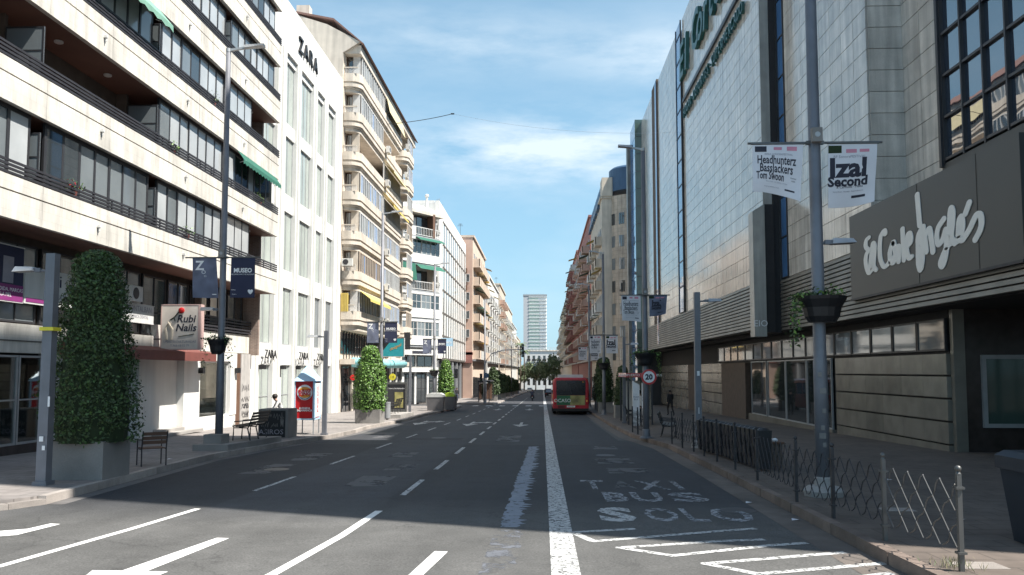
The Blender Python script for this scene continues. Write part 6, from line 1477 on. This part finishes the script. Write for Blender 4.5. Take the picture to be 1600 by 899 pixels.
# ------------------------------------------------------------------ shop canopies and signs on the beige building
r = thing('awning_roll', 'long rolled aqua shop awning on the beige balcony building', 'awning', (-13.6,64,2.4))
m = MB(); m.tube([(-14.2,56+4.6,2.75),(-13.2,61.0,2.7),(-12.7,62.2,2.62)], .36, 14); m.tube([(-12.95,62.4,2.65),(-12.95,76,2.75)], .36, 14); part('cloth_roll', m, K['aqua'], r, smooth=True)
m = MB(); m.tube([(-13.25,60.9,2.3),(-12.8,62.6,2.25)], .02)
for y in (62.6,69,75.5): m.box(-15,y-.03,2.65,-12.95,y+.03,2.71)
part('bracket', m, K['frame'], r)
for i, y in enumerate((60.5,61.8)):
    r = thing('round_sign', ['red round shop sign nearest on the beige building','second red round shop sign on the beige building'][i], 'sign', (-14.2+i*.9,y,1.4), 'red round signs')
    m = MB(); x = -14.0+i*.75; m.tube([(x,60.2+i*.5,1.62),(x,60.3+i*.5,1.62)], .22 if i == 0 else .16, 18); part('disc', m, K['lens_red'], r); m = MB(); m.box(x-.02,60.3+i*.5,1.6,x+.02,61.2+i*.5,1.64); m.box(-15.0,61.15+i*.5,1.6,x+.02,61.2+i*.5,1.64); part('arm', m, K['frame'], r)
r = thing('projecting_sign', 'teal and black diagonal advertising panel above the aqua awning', 'sign', (-12.9,69,3.4))
zq = 3.35; m = MB(); m.add([(-13.9,69.0,zq),(-11.75,69.0,zq),(-11.75,69.0,zq+1.5),(-12.7,69.0,zq+1.5)], [(0,1,2,3)]); m.add([(-13.9,69.12,zq),(-11.75,69.12,zq),(-11.75,69.12,zq+1.5),(-12.7,69.12,zq+1.5)], [(3,2,1,0)]); part('teal_half', m, K['cyan'], r)
m = MB(); m.box(-13.95,69.02,zq-.02,-11.72,69.1,zq+1.52); part('board', m, K['black'], r); m = MB(); m.box(-11.74,68.98,zq-.03,-11.68,69.14,zq+1.55); m.box(-13.95,68.98,zq-.06,-11.7,69.14,zq-.02); m.box(-15,69.02,zq+.7,-13.9,69.1,zq+.8); part('rim', m, K['whiteframe'], r)
lettering('lettering', r, 'desigual', .34, K['orange'], (-12.45,68.985,zq+.78), (1,0,.45), ext=.003)
r = thing('round_sign', 'yellow round sign with smiling print below the aqua awning', 'sign', (-12.1,66,1.6)); m = MB(); m.tube([(-12.15,66,1.62),(-12.15,66.1,1.62)], .27, 20); part('disc', m, K['yellow'], r)
m = MB(); m.box(-15,66.03,1.6,-12.2,66.07,1.66); part('arm', m, K['frame'], r); lettering('lettering', r, '1 €', .22, K['ink'], (-12.15,65.99,1.62), (1,0,0), ext=.002)
r = thing('shop_sign', 'black square shop sign with two white rings below the aqua awning', 'sign', (-12.9,65,1.9)); m = MB(); m.box(-13.25,65,1.25,-12.6,65.1,2.1); m.box(-15,65.02,1.6,-13.25,65.08,1.66); part('board', m, K['black'], r)
for dx in (-.12,.12): m = MB(); m.tube([(-12.92+dx+.12*math.cos(t),64.99,1.7+.15*math.sin(t)) for t in [i*.45 for i in range(15)]], .02, 5, False); part('ring', m, K['whiteink'], r)
r = thing('shop_sign', 'pale blue sign board on the fin building', 'sign', (-11.7,99,5.2)); m = MB(); m.box(-12.4,99,5.1,-10.9,99.1,6.1); part('board', m, K['paleblue'], r); lettering('lettering', r, 'clínica', .5, K['whiteink'], (-11.65,98.99,5.6), (1,0,0), ext=.003)
r = thing('shop_sign', 'vertical grey shop sign on the upper floor of the beige building', 'sign', (-13.3,80,4.6)); m = MB(); m.box(-13.6,80,4.2,-13.0,80.1,5.9); m.box(-15,80.02,5.0,-13.6,80.08,5.06); part('board', m, K['frame'], r)
# ------------------------------------------------------------------ traffic lights
def signal(r, x, y, z, lit=None, h=.9):
    m = MB(); m.box(x-.15,y,z,x+.15,y+.2,z+h); hd = part('signal_head', m, K['black'], r)
    for i in range(3):
        c = (x,z+h*(.83-.33*i)); mt = K['glass']
        if lit == i: mt = LITG
        q = MB(); q.tube([(c[0],y,c[1]),(c[0],y-.01,c[1])], .09, 12); part('lens', q, mt, hd)
        q = MB(); q.tube([(c[0]-.1,y-.1,c[1]+.05),(c[0],y-.12,c[1]+.11),(c[0]+.1,y-.1,c[1]+.05)], .012, 4); part('hood', q, K['black'], hd)
LITG = bpy.data.materials.new('green_lens'); LITG.use_nodes = True; b_ = LITG.node_tree.nodes['Principled BSDF']; b_.inputs['Base Color'].default_value = (0,.3,.15,1); b_.inputs['Emission Color'].default_value = (.02,1,.45,1); b_.inputs['Emission Strength'].default_value = 1.6
r = thing('traffic_light', 'small traffic light post showing green, before the left cross street', 'traffic light', (-8.66,78.7,gz(78.7)+.15))
m = MB(); m.tube([(-8.66,78.7,gz(78.7)+.15),(-8.66,78.7,2.95)], .05, 8); part('pole', m, K['polelt'], r); signal(r, -8.95, 78.6, 1.3, 2); signal(r, -8.35, 78.8, 1.4)
r = thing('traffic_light', 'curved mast arm carrying a black traffic light over the far road', 'traffic light', (-6.75,94.6,gz(94.6)+.15))
m = MB(); m.tube([(-6.75,94.6,gz(94.6)+.15),(-6.75,94.6,2.0),(-6.6,94.6,3.2),(-5.9,94.6,4.1),(-4.6,94.6,4.5),(-2.2,94.6,4.6)], [.1,.09,.08,.07,.06,.05], 8); part('mast', m, K['polelt'], r, smooth=True); signal(r, -2.3, 94.5, 3.7, None, 1.5); signal(r, -7.1, 94.4, .9)
r = thing('sign_post', 'slim post with a blue round sign at the left cross street', 'road sign', (-6.2,92,gz(92)+.15)); m = MB(); m.tube([(-6.35,92.2,gz(92)+.15),(-6.35,92.2,1.9)], .035, 6); part('post', m, K['polelt'], r); m = MB(); disc(m, (-6.35,1.6), .3, 92.15, 18, .02); part('face', m, K['bluetile'], r)
# ------------------------------------------------------------------ overhead cable
r = thing('overhead_cable', 'thin black cable crossing the sky between the left balcony building and the right store', 'cable', (-1,68,24))
def sag(a, b, s, n=16): return [tuple(a[c]+(b[c]-a[c])*i/n-(s*4*(i/n)*(1-i/n) if c == 2 else 0) for c in range(3)) for i in range(n+1)]
m = MB(); m.tube(sag((-13.7,71,24.0),(-7.6,68,23.9),.12,6), .028, 5); part('cable', m, K['black'], r)
m = MB(); m.tube(sag((-7.6,68,23.9),(10.5,66,21.5),.6), .008, 4); part('stay_wire', m, K['greyframe'], r)
m = MB(); m.tube([(-7.75,68,23.9),(-7.45,68,23.9)], .06, 8); part('insulator', m, K['black'], r)
# ------------------------------------------------------------------ people
def person_mesh(J, E_, rad, name):
    me = bpy.data.meshes.new(name); me.from_pydata([tuple(p) for p in J], E_, []); o = bpy.data.objects.new(name, me); COL.objects.link(o)
    md = o.modifiers.new('skin', 'SKIN'); md.use_smooth_shade = True
    for i, rr in enumerate(rad): me.skin_vertices[0].data[i].radius = rr
    me.skin_vertices[0].data[0].use_root = True
    s = o.modifiers.new('sub', 'SUBSURF'); s.levels = 1; s.render_levels = 1
    dg = bpy.context.evaluated_depsgraph_get(); out = bpy.data.meshes.new_from_object(o.evaluated_get(dg), depsgraph=dg)
    bpy.data.objects.remove(o); return out
def person(label, loc, rz, pose, top, legs, hair='hair', h=1.7, group=None, zt=(.92,1.48), on=None):
    # joints in metres for a 1.7 m figure facing -Y; pose overrides by name
    B = dict(pelvis=(0,0,.95), waist=(0,0,1.08), chest=(0,0,1.30), neck=(0,0,1.46), head=(0,-.02,1.58), crown=(0,-.01,1.68),
             ls=(.18,0,1.40), le=(.23,.02,1.13), lw=(.24,-.06,.88), lh=(.24,-.09,.79), rs=(-.18,0,1.40), re=(-.23,.02,1.13), rw=(-.24,-.06,.88), rh=(-.24,-.09,.79),
             lk=(.10,-.02,.50), la=(.10,.02,.09), lt=(.10,-.14,.03), rk=(-.10,-.02,.50), ra=(-.10,.02,.09), rt=(-.10,-.14,.03), lhip=(.10,0,.90), rhip=(-.10,0,.90))
    B.update(pose); names = list(B); idx = {n_: i for i, n_ in enumerate(names)}
    E_ = [('pelvis','waist'),('waist','chest'),('chest','neck'),('neck','head'),('head','crown'),('chest','ls'),('ls','le'),('le','lw'),('lw','lh'),('chest','rs'),('rs','re'),('re','rw'),('rw','rh'),
          ('pelvis','lhip'),('lhip','lk'),('lk','la'),('la','lt'),('pelvis','rhip'),('rhip','rk'),('rk','ra'),('ra','rt')]
    rad = dict(pelvis=(.16,.11), waist=(.14,.10), chest=(.17,.12), neck=(.06,.06), head=(.085,.10), crown=(.06,.07), ls=(.065,.065), le=(.045,.045), lw=(.03,.03), lh=(.03,.04), rs=(.065,.065), re=(.045,.045), rw=(.03,.03), rh=(.03,.04),
               lk=(.065,.065), la=(.04,.045), lt=(.04,.03), rk=(.065,.065), ra=(.04,.045), rt=(.04,.03), lhip=(.10,.10), rhip=(.10,.10))
    me = person_mesh([B[n_] for n_ in names], [(idx[a],idx[b]) for a, b in E_], [rad[n_] for n_ in names], 'body')
    for k in ('skin', top, legs, 'black'): me.materials.append(K[k])
    zn = B['neck'][2]-.03; zp = B['pelvis'][2]
    hands = [Vector(B['lh']), Vector(B['rh'])]
    for p in me.polygons:
        c = p.center
        if (c-Vector(B['head'])).length < .17 and c.z > zn: p.material_index = 0
        elif min((c-h_).length for h_ in hands) < .09: p.material_index = 0
        elif c.z < .10: p.material_index = 3
        elif c.z < zp-.02: p.material_index = 2
        else: p.material_index = 1
    s = h/1.7; me.transform(__import__('mathutils').Matrix.Scale(s, 4))
    r = thing('person', label, 'person', loc, group, rz)
    o = bpy.data.objects.new('body', me); COL.objects.link(o); o.parent = r; WO[o.name] = tuple(loc)
    hd = Vector(B['head'])*s; m = MB(); m.ball((hd.x,hd.y+.02*s,hd.z+.055*s), .112*s, 12, 8, .95)
    m.v = [v for v in m.v]; part('hair', m, K[hair], r, local=True, smooth=True)
    m = MB(); m.ball((hd.x,hd.y-.105*s,hd.z), .018*s, 6, 4); m.box(hd.x-.045*s,hd.y-.1*s,hd.z+.02*s,hd.x-.02*s,hd.y-.095*s,hd.z+.032*s); m.box(hd.x+.02*s,hd.y-.1*s,hd.z+.02*s,hd.x+.045*s,hd.y-.095*s,hd.z+.032*s); m.box(hd.x-.025*s,hd.y-.098*s,hd.z-.05*s,hd.x+.025*s,hd.y-.094*s,hd.z-.042*s); part('face', m, K['skin'], r, local=True)
    return r
def walk(k=1): return dict(lk=(.10,-.17*k,.52), la=(.10,-.10*k,.12), lt=(.10,-.27*k,.07), rk=(-.10,.06*k,.50), ra=(-.10,.30*k,.14), rt=(-.10,.20*k,.03), le=(.24,.10,1.14), lw=(.24,.06,.9), lh=(.24,.04,.82), re=(-.24,-.06,1.14), rw=(-.22,-.20,.95), rh=(-.21,-.26,.89))
person('teenager in a pale T-shirt leaning forward behind the graffitied street cabinet', (-10.35,32.25,gz(32.25)+.15), R(-65), dict(chest=(0,-.12,1.27),neck=(0,-.20,1.40),head=(0,-.27,1.50),crown=(0,-.28,1.60),ls=(.18,-.12,1.36),rs=(-.18,-.12,1.36),le=(.22,-.25,1.12),lw=(.2,-.38,.98),lh=(.19,-.45,.94),re=(-.22,-.25,1.12),rw=(-.2,-.38,.98),rh=(-.19,-.45,.94)), 'tshirt', 'jeans', h=1.68)
person('person in a black coat walking along the shaded right pavement', (8.3,54.0,gz(54)+.15), R(200), walk(), 'coat', 'coat')
person('person waiting at the left cross street by the traffic light', (-10.6,101,gz(101)+.15), R(20), walk(.6), 'coat', 'jeans')
person('person standing on the sunny pavement near the second shop window', (-13.2,68,gz(68)+.15), R(90), {}, 'tshirt', 'jeans')
person('person walking far down the left pavement', (-7.6,126,gz(126)+.15), R(180), walk(), 'jeans', 'coat')
person('person standing in the bus shelter on the right pavement', (5.0,42.9,gz(43)+.15), R(-70), {}, 'tshirt', 'coat')
for lab, loc, rz, top, legs in (('white child mannequin in a dark top behind the shop window, left', (-15.15,36.2,.03), R(90), 'jeans', 'blind'), ('headless looking mannequin in red behind the glass at the left edge', (-15.17,22.2,.0), R(90), 'red', 'coat'), ('pale mannequin in the white shop window, further one', (-15.15,37.4,.03), R(90), 'blind', 'tshirt')):
    mq = person(lab, loc, rz, {}, top, legs, hair='blind', h=1.5); mq.name = 'mannequin'; mq['category'] = 'mannequin'
    for ch in mq.children:
        ch.data = ch.data.copy(); ch.data.materials[0] = K['blind']
# motor scooter and rider
y0 = 118; z0 = gz(y0); 
r = thing('motor_scooter', 'dark motor scooter ridden away down the middle of the road', 'scooter', (-1.5,y0,z0))
for dy in (-.62,.62): m = MB(); m.tube([(-1.56,y0+dy,z0+.27),(-1.44,y0+dy,z0+.27)], .26, 16); w_ = part('wheel', m, K['rubber'], r); m = MB(); m.tube([(-1.57,y0+dy,z0+.27),(-1.43,y0+dy,z0+.27)], .14, 12); part('rim', m, K['silver'], w_)
m = MB(); m.hexa([(-1.68,y0-.75,z0+.4),(-1.32,y0-.75,z0+.4),(-1.36,y0+.1,z0+.3),(-1.64,y0+.1,z0+.3),(-1.62,y0-.7,z0+.78),(-1.38,y0-.7,z0+.78),(-1.38,y0+.05,z0+.74),(-1.62,y0+.05,z0+.74)]); m.box(-1.62,y0+.1,z0+.28,-1.38,y0+.5,z0+.36); m.hexa([(-1.7,y0+.42,z0+.3),(-1.3,y0+.42,z0+.3),(-1.34,y0+.56,z0+.3),(-1.66,y0+.56,z0+.3),(-1.68,y0+.32,z0+1.0),(-1.32,y0+.32,z0+1.0),(-1.36,y0+.42,z0+1.0),(-1.64,y0+.42,z0+1.0)]); part('body', m, K['bin'], r)
m = MB(); m.tube([(-1.85,y0+.3,z0+1.05),(-1.5,y0+.4,z0+1.0),(-1.15,y0+.3,z0+1.05)], .02); part('handlebar', m, K['black'], r); m = MB(); m.box(-1.56,y0-.78,z0+.6,-1.44,y0-.75,z0+.68); part('tail_light', m, K['lens_red'], r); m = MB(); m.box(-1.58,y0-.8,z0+.42,-1.42,y0-.78,z0+.54); part('number_plate', m, K['plate'], r)
person('motor scooter rider in dark clothes and helmet, seen from behind', (-1.5,y0-.2,z0-.12), R(180), dict(lk=(.22,-.35,.72),la=(.22,-.32,.45),lt=(.22,-.42,.42),rk=(-.22,-.35,.72),ra=(-.22,-.32,.45),rt=(-.22,-.42,.42),le=(.30,-.15,1.16),lw=(.3,-.38,1.15),lh=(.3,-.45,1.15),re=(-.30,-.15,1.16),rw=(-.3,-.38,1.15),rh=(-.3,-.45,1.15)), 'jeans', 'coat', hair='black')
# ------------------------------------------------------------------ bus and parked vehicles
def bus():
    y0, y1, x0, x1 = 60.2, 72.2, .74, 3.36; zg = gz(60); zb, zt = zg+.32, 1.62
    r = thing('city_bus', 'red city bus seen from behind with a green rear advertisement, bus lane', 'bus', (2.05,66,gz(66)))
    prof = [(x0+.12,zb),(x1-.12,zb),(x1-.02,zb+.12),(x1,zb+.5),(x1,zt-.45),(x1-.07,zt-.12),(x1-.25,zt),(x0+.25,zt),(x0+.07,zt-.12),(x0,zt-.45),(x0,zb+.5),(x0+.02,zb+.12)]
    m = MB(); n = len(prof)
    rings = [(y0+.0,.07),(y0+.08,0),(y1-.08,0),(y1,.07)]; vs = []
    cx, cz = (x0+x1)/2, (zb+zt)/2
    for yy, ins in rings:
        for x, z in prof: vs.append((x+(ins if x < cx else -ins), yy, z+(ins if z < cz else -ins)+(gz(yy)-gz(y0))))
    f = [tuple(range(n)), tuple(range(4*n-1,3*n-1,-1))]
    for j in range(3): f += [(j*n+(i+1)%n, j*n+i, (j+1)*n+i, (j+1)*n+(i+1)%n) for i in range(n)]
    m.add(vs, f); part('body', m, K['busred'], r)
    m = MB(); m.box(x0+.25,y0-.02,zt-1.28,x1-.25,y0+.03,zt-.2); part('rear_window', m, K['darkglass'], r)
    m = MB(); m.box(cx-.35,y0-.035,zt-.42,cx+.35,y0-.02,zt-.24); part('route_display', m, K['frame'], r); lettering('lettering', r, '24', .14, K['orange'], (cx+.9,y0-.04,zt-.33), (1,0,0), ext=.003)
    m = MB(); m.box(x0+.28,y0-.02,zt-2.0,cx-.05,y0+.02,zt-1.30); ad = part('advert', m, K['greenad'], r); m = MB(); m.box(cx-.05,y0-.02,zt-2.0,x1-.28,y0+.02,zt-1.30); part('advert_photo', m, K['scene_print'], ad)
    lettering('lettering', ad, 'OCASO', .36, K['whiteink'], (cx-.62,y0-.03,zt-1.68), (1,0,0), ext=.003)
    m = MB(); m.box(cx-.3,y0-.03,zb+.22,cx+.3,y0-.0,zb+.34); pl_ = part('number_plate', m, K['plate'], r); lettering('lettering', pl_, '0358 HKM', .1, K['ink'], (cx,y0-.034,zb+.28), (1,0,0), ext=.001)
    for zz in (zb+.42, zb+.40+.62): m = MB(); m.box(x0+.06,y0-.004,zz,x1-.06,y0+.01,zz+.012); part('panel_seam', m, K['rubber'], r)
    for j in range(5): m = MB(); m.box(cx-.95,y0-.012,zb+.17+j*.035,cx-.45,y0+.01,zb+.19+j*.035); part('grille_bar', m, K['rubber'], r)
    m = MB(); m.tube([(cx-.1,y0-.03,zt-.5),(cx+.05,y0-.04,zt-1.2)], .018, 5); part('wiper', m, K['black'], r)
    m = MB(); m.box(cx+.35,y0-.025,zb+.28,cx+.55,y0,zb+.36); m.box(cx+.85,y0-.022,zt-.1,cx+1.0,y0,zt-.05); part('reflector', m, K['lens_red'], r)
    m = MB(); m.box(x0-.22,y1-.5,.9,x0-.02,y1-.4,1.3); part('mirror', m, K['black'], r)
    m = MB(); m.box(x0+.02,y0-.04,zb-.05,x1-.02,y0+.1,zb+.14); part('bumper', m, K['rubber'], r)
    for sx in (x0+.1, x1-.2):
        for k in range(3): m = MB(); m.box(sx,y0-.02,zb+.45+.17*k,sx+.1,y0+.02,zb+.58+.17*k); part('tail_light', m, K['lens_red' if k != 1 else 'orange'], r)
    m = MB(); m.box(cx-.9,y0+.3,zt-.02,cx+.9,y0+3.3,zt+.2); m.box(cx-.7,y0+5,zt-.1,cx+.7,y0+7,zt+.12); part('roof_unit', m, K['whitepanel'], r)
    for i in range(7):
        m = MB(); a = y0+.9+i*1.58; zz = gz(a)-gz(y0); m.box(x0-.008,a,zt-1.25+zz,x0+.02,a+1.45,zt-.35+zz); part('side_window', m, K['glass'], r); m = MB(); m.box(x1-.02,a,zt-1.25+zz,x1+.008,a+1.45,zt-.35+zz); part('side_window', m, K['glass'], r)
    for yy in (y0+2.9,y0+9.4):
        for xx in (x0+.02,x1-.28): zc = gz(yy)+.48; m = MB(); m.tube([(xx,yy,zc),(xx+.26,yy,zc)], .48, 20); w_ = part('wheel', m, K['rubber'], r); m = MB(); m.tube([(xx-.01,yy,zc),(xx+.27,yy,zc)], .26, 14); part('rim', m, K['silver'], w_)
    m = MB(); m.box(x0+.3,y0+.4,zg+.16,x1-.3,y1-1,zb+.01); part('underframe', m, K['rubber'], r)
    lettering('lettering', r, 'TAM', .4, K['yellow'], (x0-.01,y0+.62,zb+1.0), (0,-1,0), ext=.003)
    return r
bus()
def car(x, y, mt, label, h=1.45, w=1.75, L=4.2):
    z0 = gz(y); r = thing('parked_car', label, 'car', (x,y,z0))
    P = [(0,.35),(0,.85),(.25,.95),(.75,h),(2.6,h),(3.3,.95),(4.1,.85),(L,.6),(L,.3)]
    m = MB(); m.vprism([(a,b) for a,b in P], (0,1), (1,0), (x-w/2,y-L/2,z0), .03, w-.03); part('body', m, K[mt], r)
    m = MB(); m.hexa([(x-w/2+.15,y-L/2+.26,z0+.98),(x+w/2-.15,y-L/2+.26,z0+.98),(x+w/2-.15,y-L/2+.28,z0+.98),(x-w/2+.15,y-L/2+.28,z0+.98),(x-w/2+.25,y-L/2+.64,z0+h-.08),(x+w/2-.25,y-L/2+.64,z0+h-.08),(x+w/2-.25,y-L/2+.70,z0+h-.08),(x-w/2+.25,y-L/2+.70,z0+h-.08)]); part('rear_window', m, K['glass'], r)
    m = MB(); m.box(x-w/2+.02,y-L/2+.85,z0+.95,x+w/2-.02,y+L/2-1.5,z0+h-.1); part('side_window', m, K['glass'], r)
    for sx in (-1,1):
        for yy in (-L/2+.8,L/2-.8): m = MB(); m.tube([(x+sx*(w/2-.2),y+yy,z0+.32),(x+sx*w/2,y+yy,z0+.32)], .32, 16); part('wheel', m, K['rubber'], r)
        m = MB(); m.box(x+sx*w*.38-.1,y-L/2-.01,z0+.68,x+sx*w*.38+.1,y-L/2+.02,z0+.8); part('tail_light', m, K['lens_red'], r)
    m = MB(); m.box(x-.25,y-L/2-.02,z0+.5,x+.25,y-L/2+.01,z0+.6); part('number_plate', m, K['plate'], r)
car(1.3,150,'coat','black car in the far lane, just left of the bus',1.6,1.85,4.4); car(2.4,190,'silver','silver car further down the far lane, beyond the black one')
car(-4.6,290,'whitepanel','pale car at the far end of the road')

# plants and small clutter on the long balconies
for i, (y, z, red) in enumerate(((29.6,10.1,0),(23.3,7.15,1),(33.2,13.1,0),(39.0,10.1,0),(26.0,16.1,0),(31.0,7.15,0))):
    q = random.Random(i+40); pt = MB(); pt.lathe((-13.8,y,z), [(.08,0),(.12,.2),(.13,.22)], 10); po = part('plant_pot', pt, K['maroon'], LB)
    P = [(-13.78+q.gauss(0,.09), y+q.gauss(0,.22), z+.28+abs(q.gauss(0,.14)), .5,0,1) for _ in range(90)]
    part('plant', leaf_cloud(P, .08, i), [K['leaf_mid'],K['lens_red'] if red else K['leaf2']], po)
for y, z in ((18.6,9.4),(25.2,9.4),(17.5,9.4)):
    m = MB(); m.box(-14.9,y,z-.02,-14.5,y+.8,z+.55); part('air_conditioner', m, K['ac'], LB)
# repairs in the asphalt
def patch(pts, mt): m = MB(); m.sheet(pts, .0015); part('asphalt_patch', m, mt, road); m = MB(); 
pm1 = mat('patch_dark', (.036,.037,.041), .85, var=.2, sc=3, fine=.25, bump=.3, bsc=90); pm2 = mat('patch_pale', (.085,.084,.082), .8, var=.2, sc=3, fine=.25, bump=.3, bsc=90)
patch([(-8.6,18.2),(-7.2,18.1),(-7.15,21.8),(-8.55,21.9)], pm1); patch([(1.1,20.9),(2.4,21.0),(2.45,24.6),(1.1,24.5)], pm1); patch([(-1.9,19.0),(-1.0,19.0),(-1.0,23.5),(-1.9,23.4)], pm1)
patch([(-5.4,32),(-3.2,32.1),(-3.2,33.2),(-5.4,33.1)], pm1); patch([(-8.9,36),(-6.4,36),(-6.4,37),(-8.9,37)], pm2); patch([(2.9,32),(3.4,32),(3.4,52),(2.9,52)], pm2)
# litter
for i, (x, y, pv) in enumerate(((3.95,13.2,0),(3.7,15.1,0),(6.1,12.4,1),(-9.9,21.6,1),(7.2,17.5,1))):
    z = gz(y)+(.152 if pv else .003); q = random.Random(i); m = MB(); m.add([(x-.06,y-.03,z+.004),(x+.05,y-.05,z+.02),(x+.07,y+.04,z+.006),(x-.04,y+.05,z+.025)], [(0,1,2),(0,2,3)])
    solo('paper_litter', m, K['banner'], ['scrap of white paper in the gutter beside the lamp post','scrap of paper by the right kerb, further up','scrap of paper on the shaded right pavement near the bin','scrap of paper beside the chair on the left pavement','scrap of paper under the store canopy'][i], 'litter', (x,y,z))
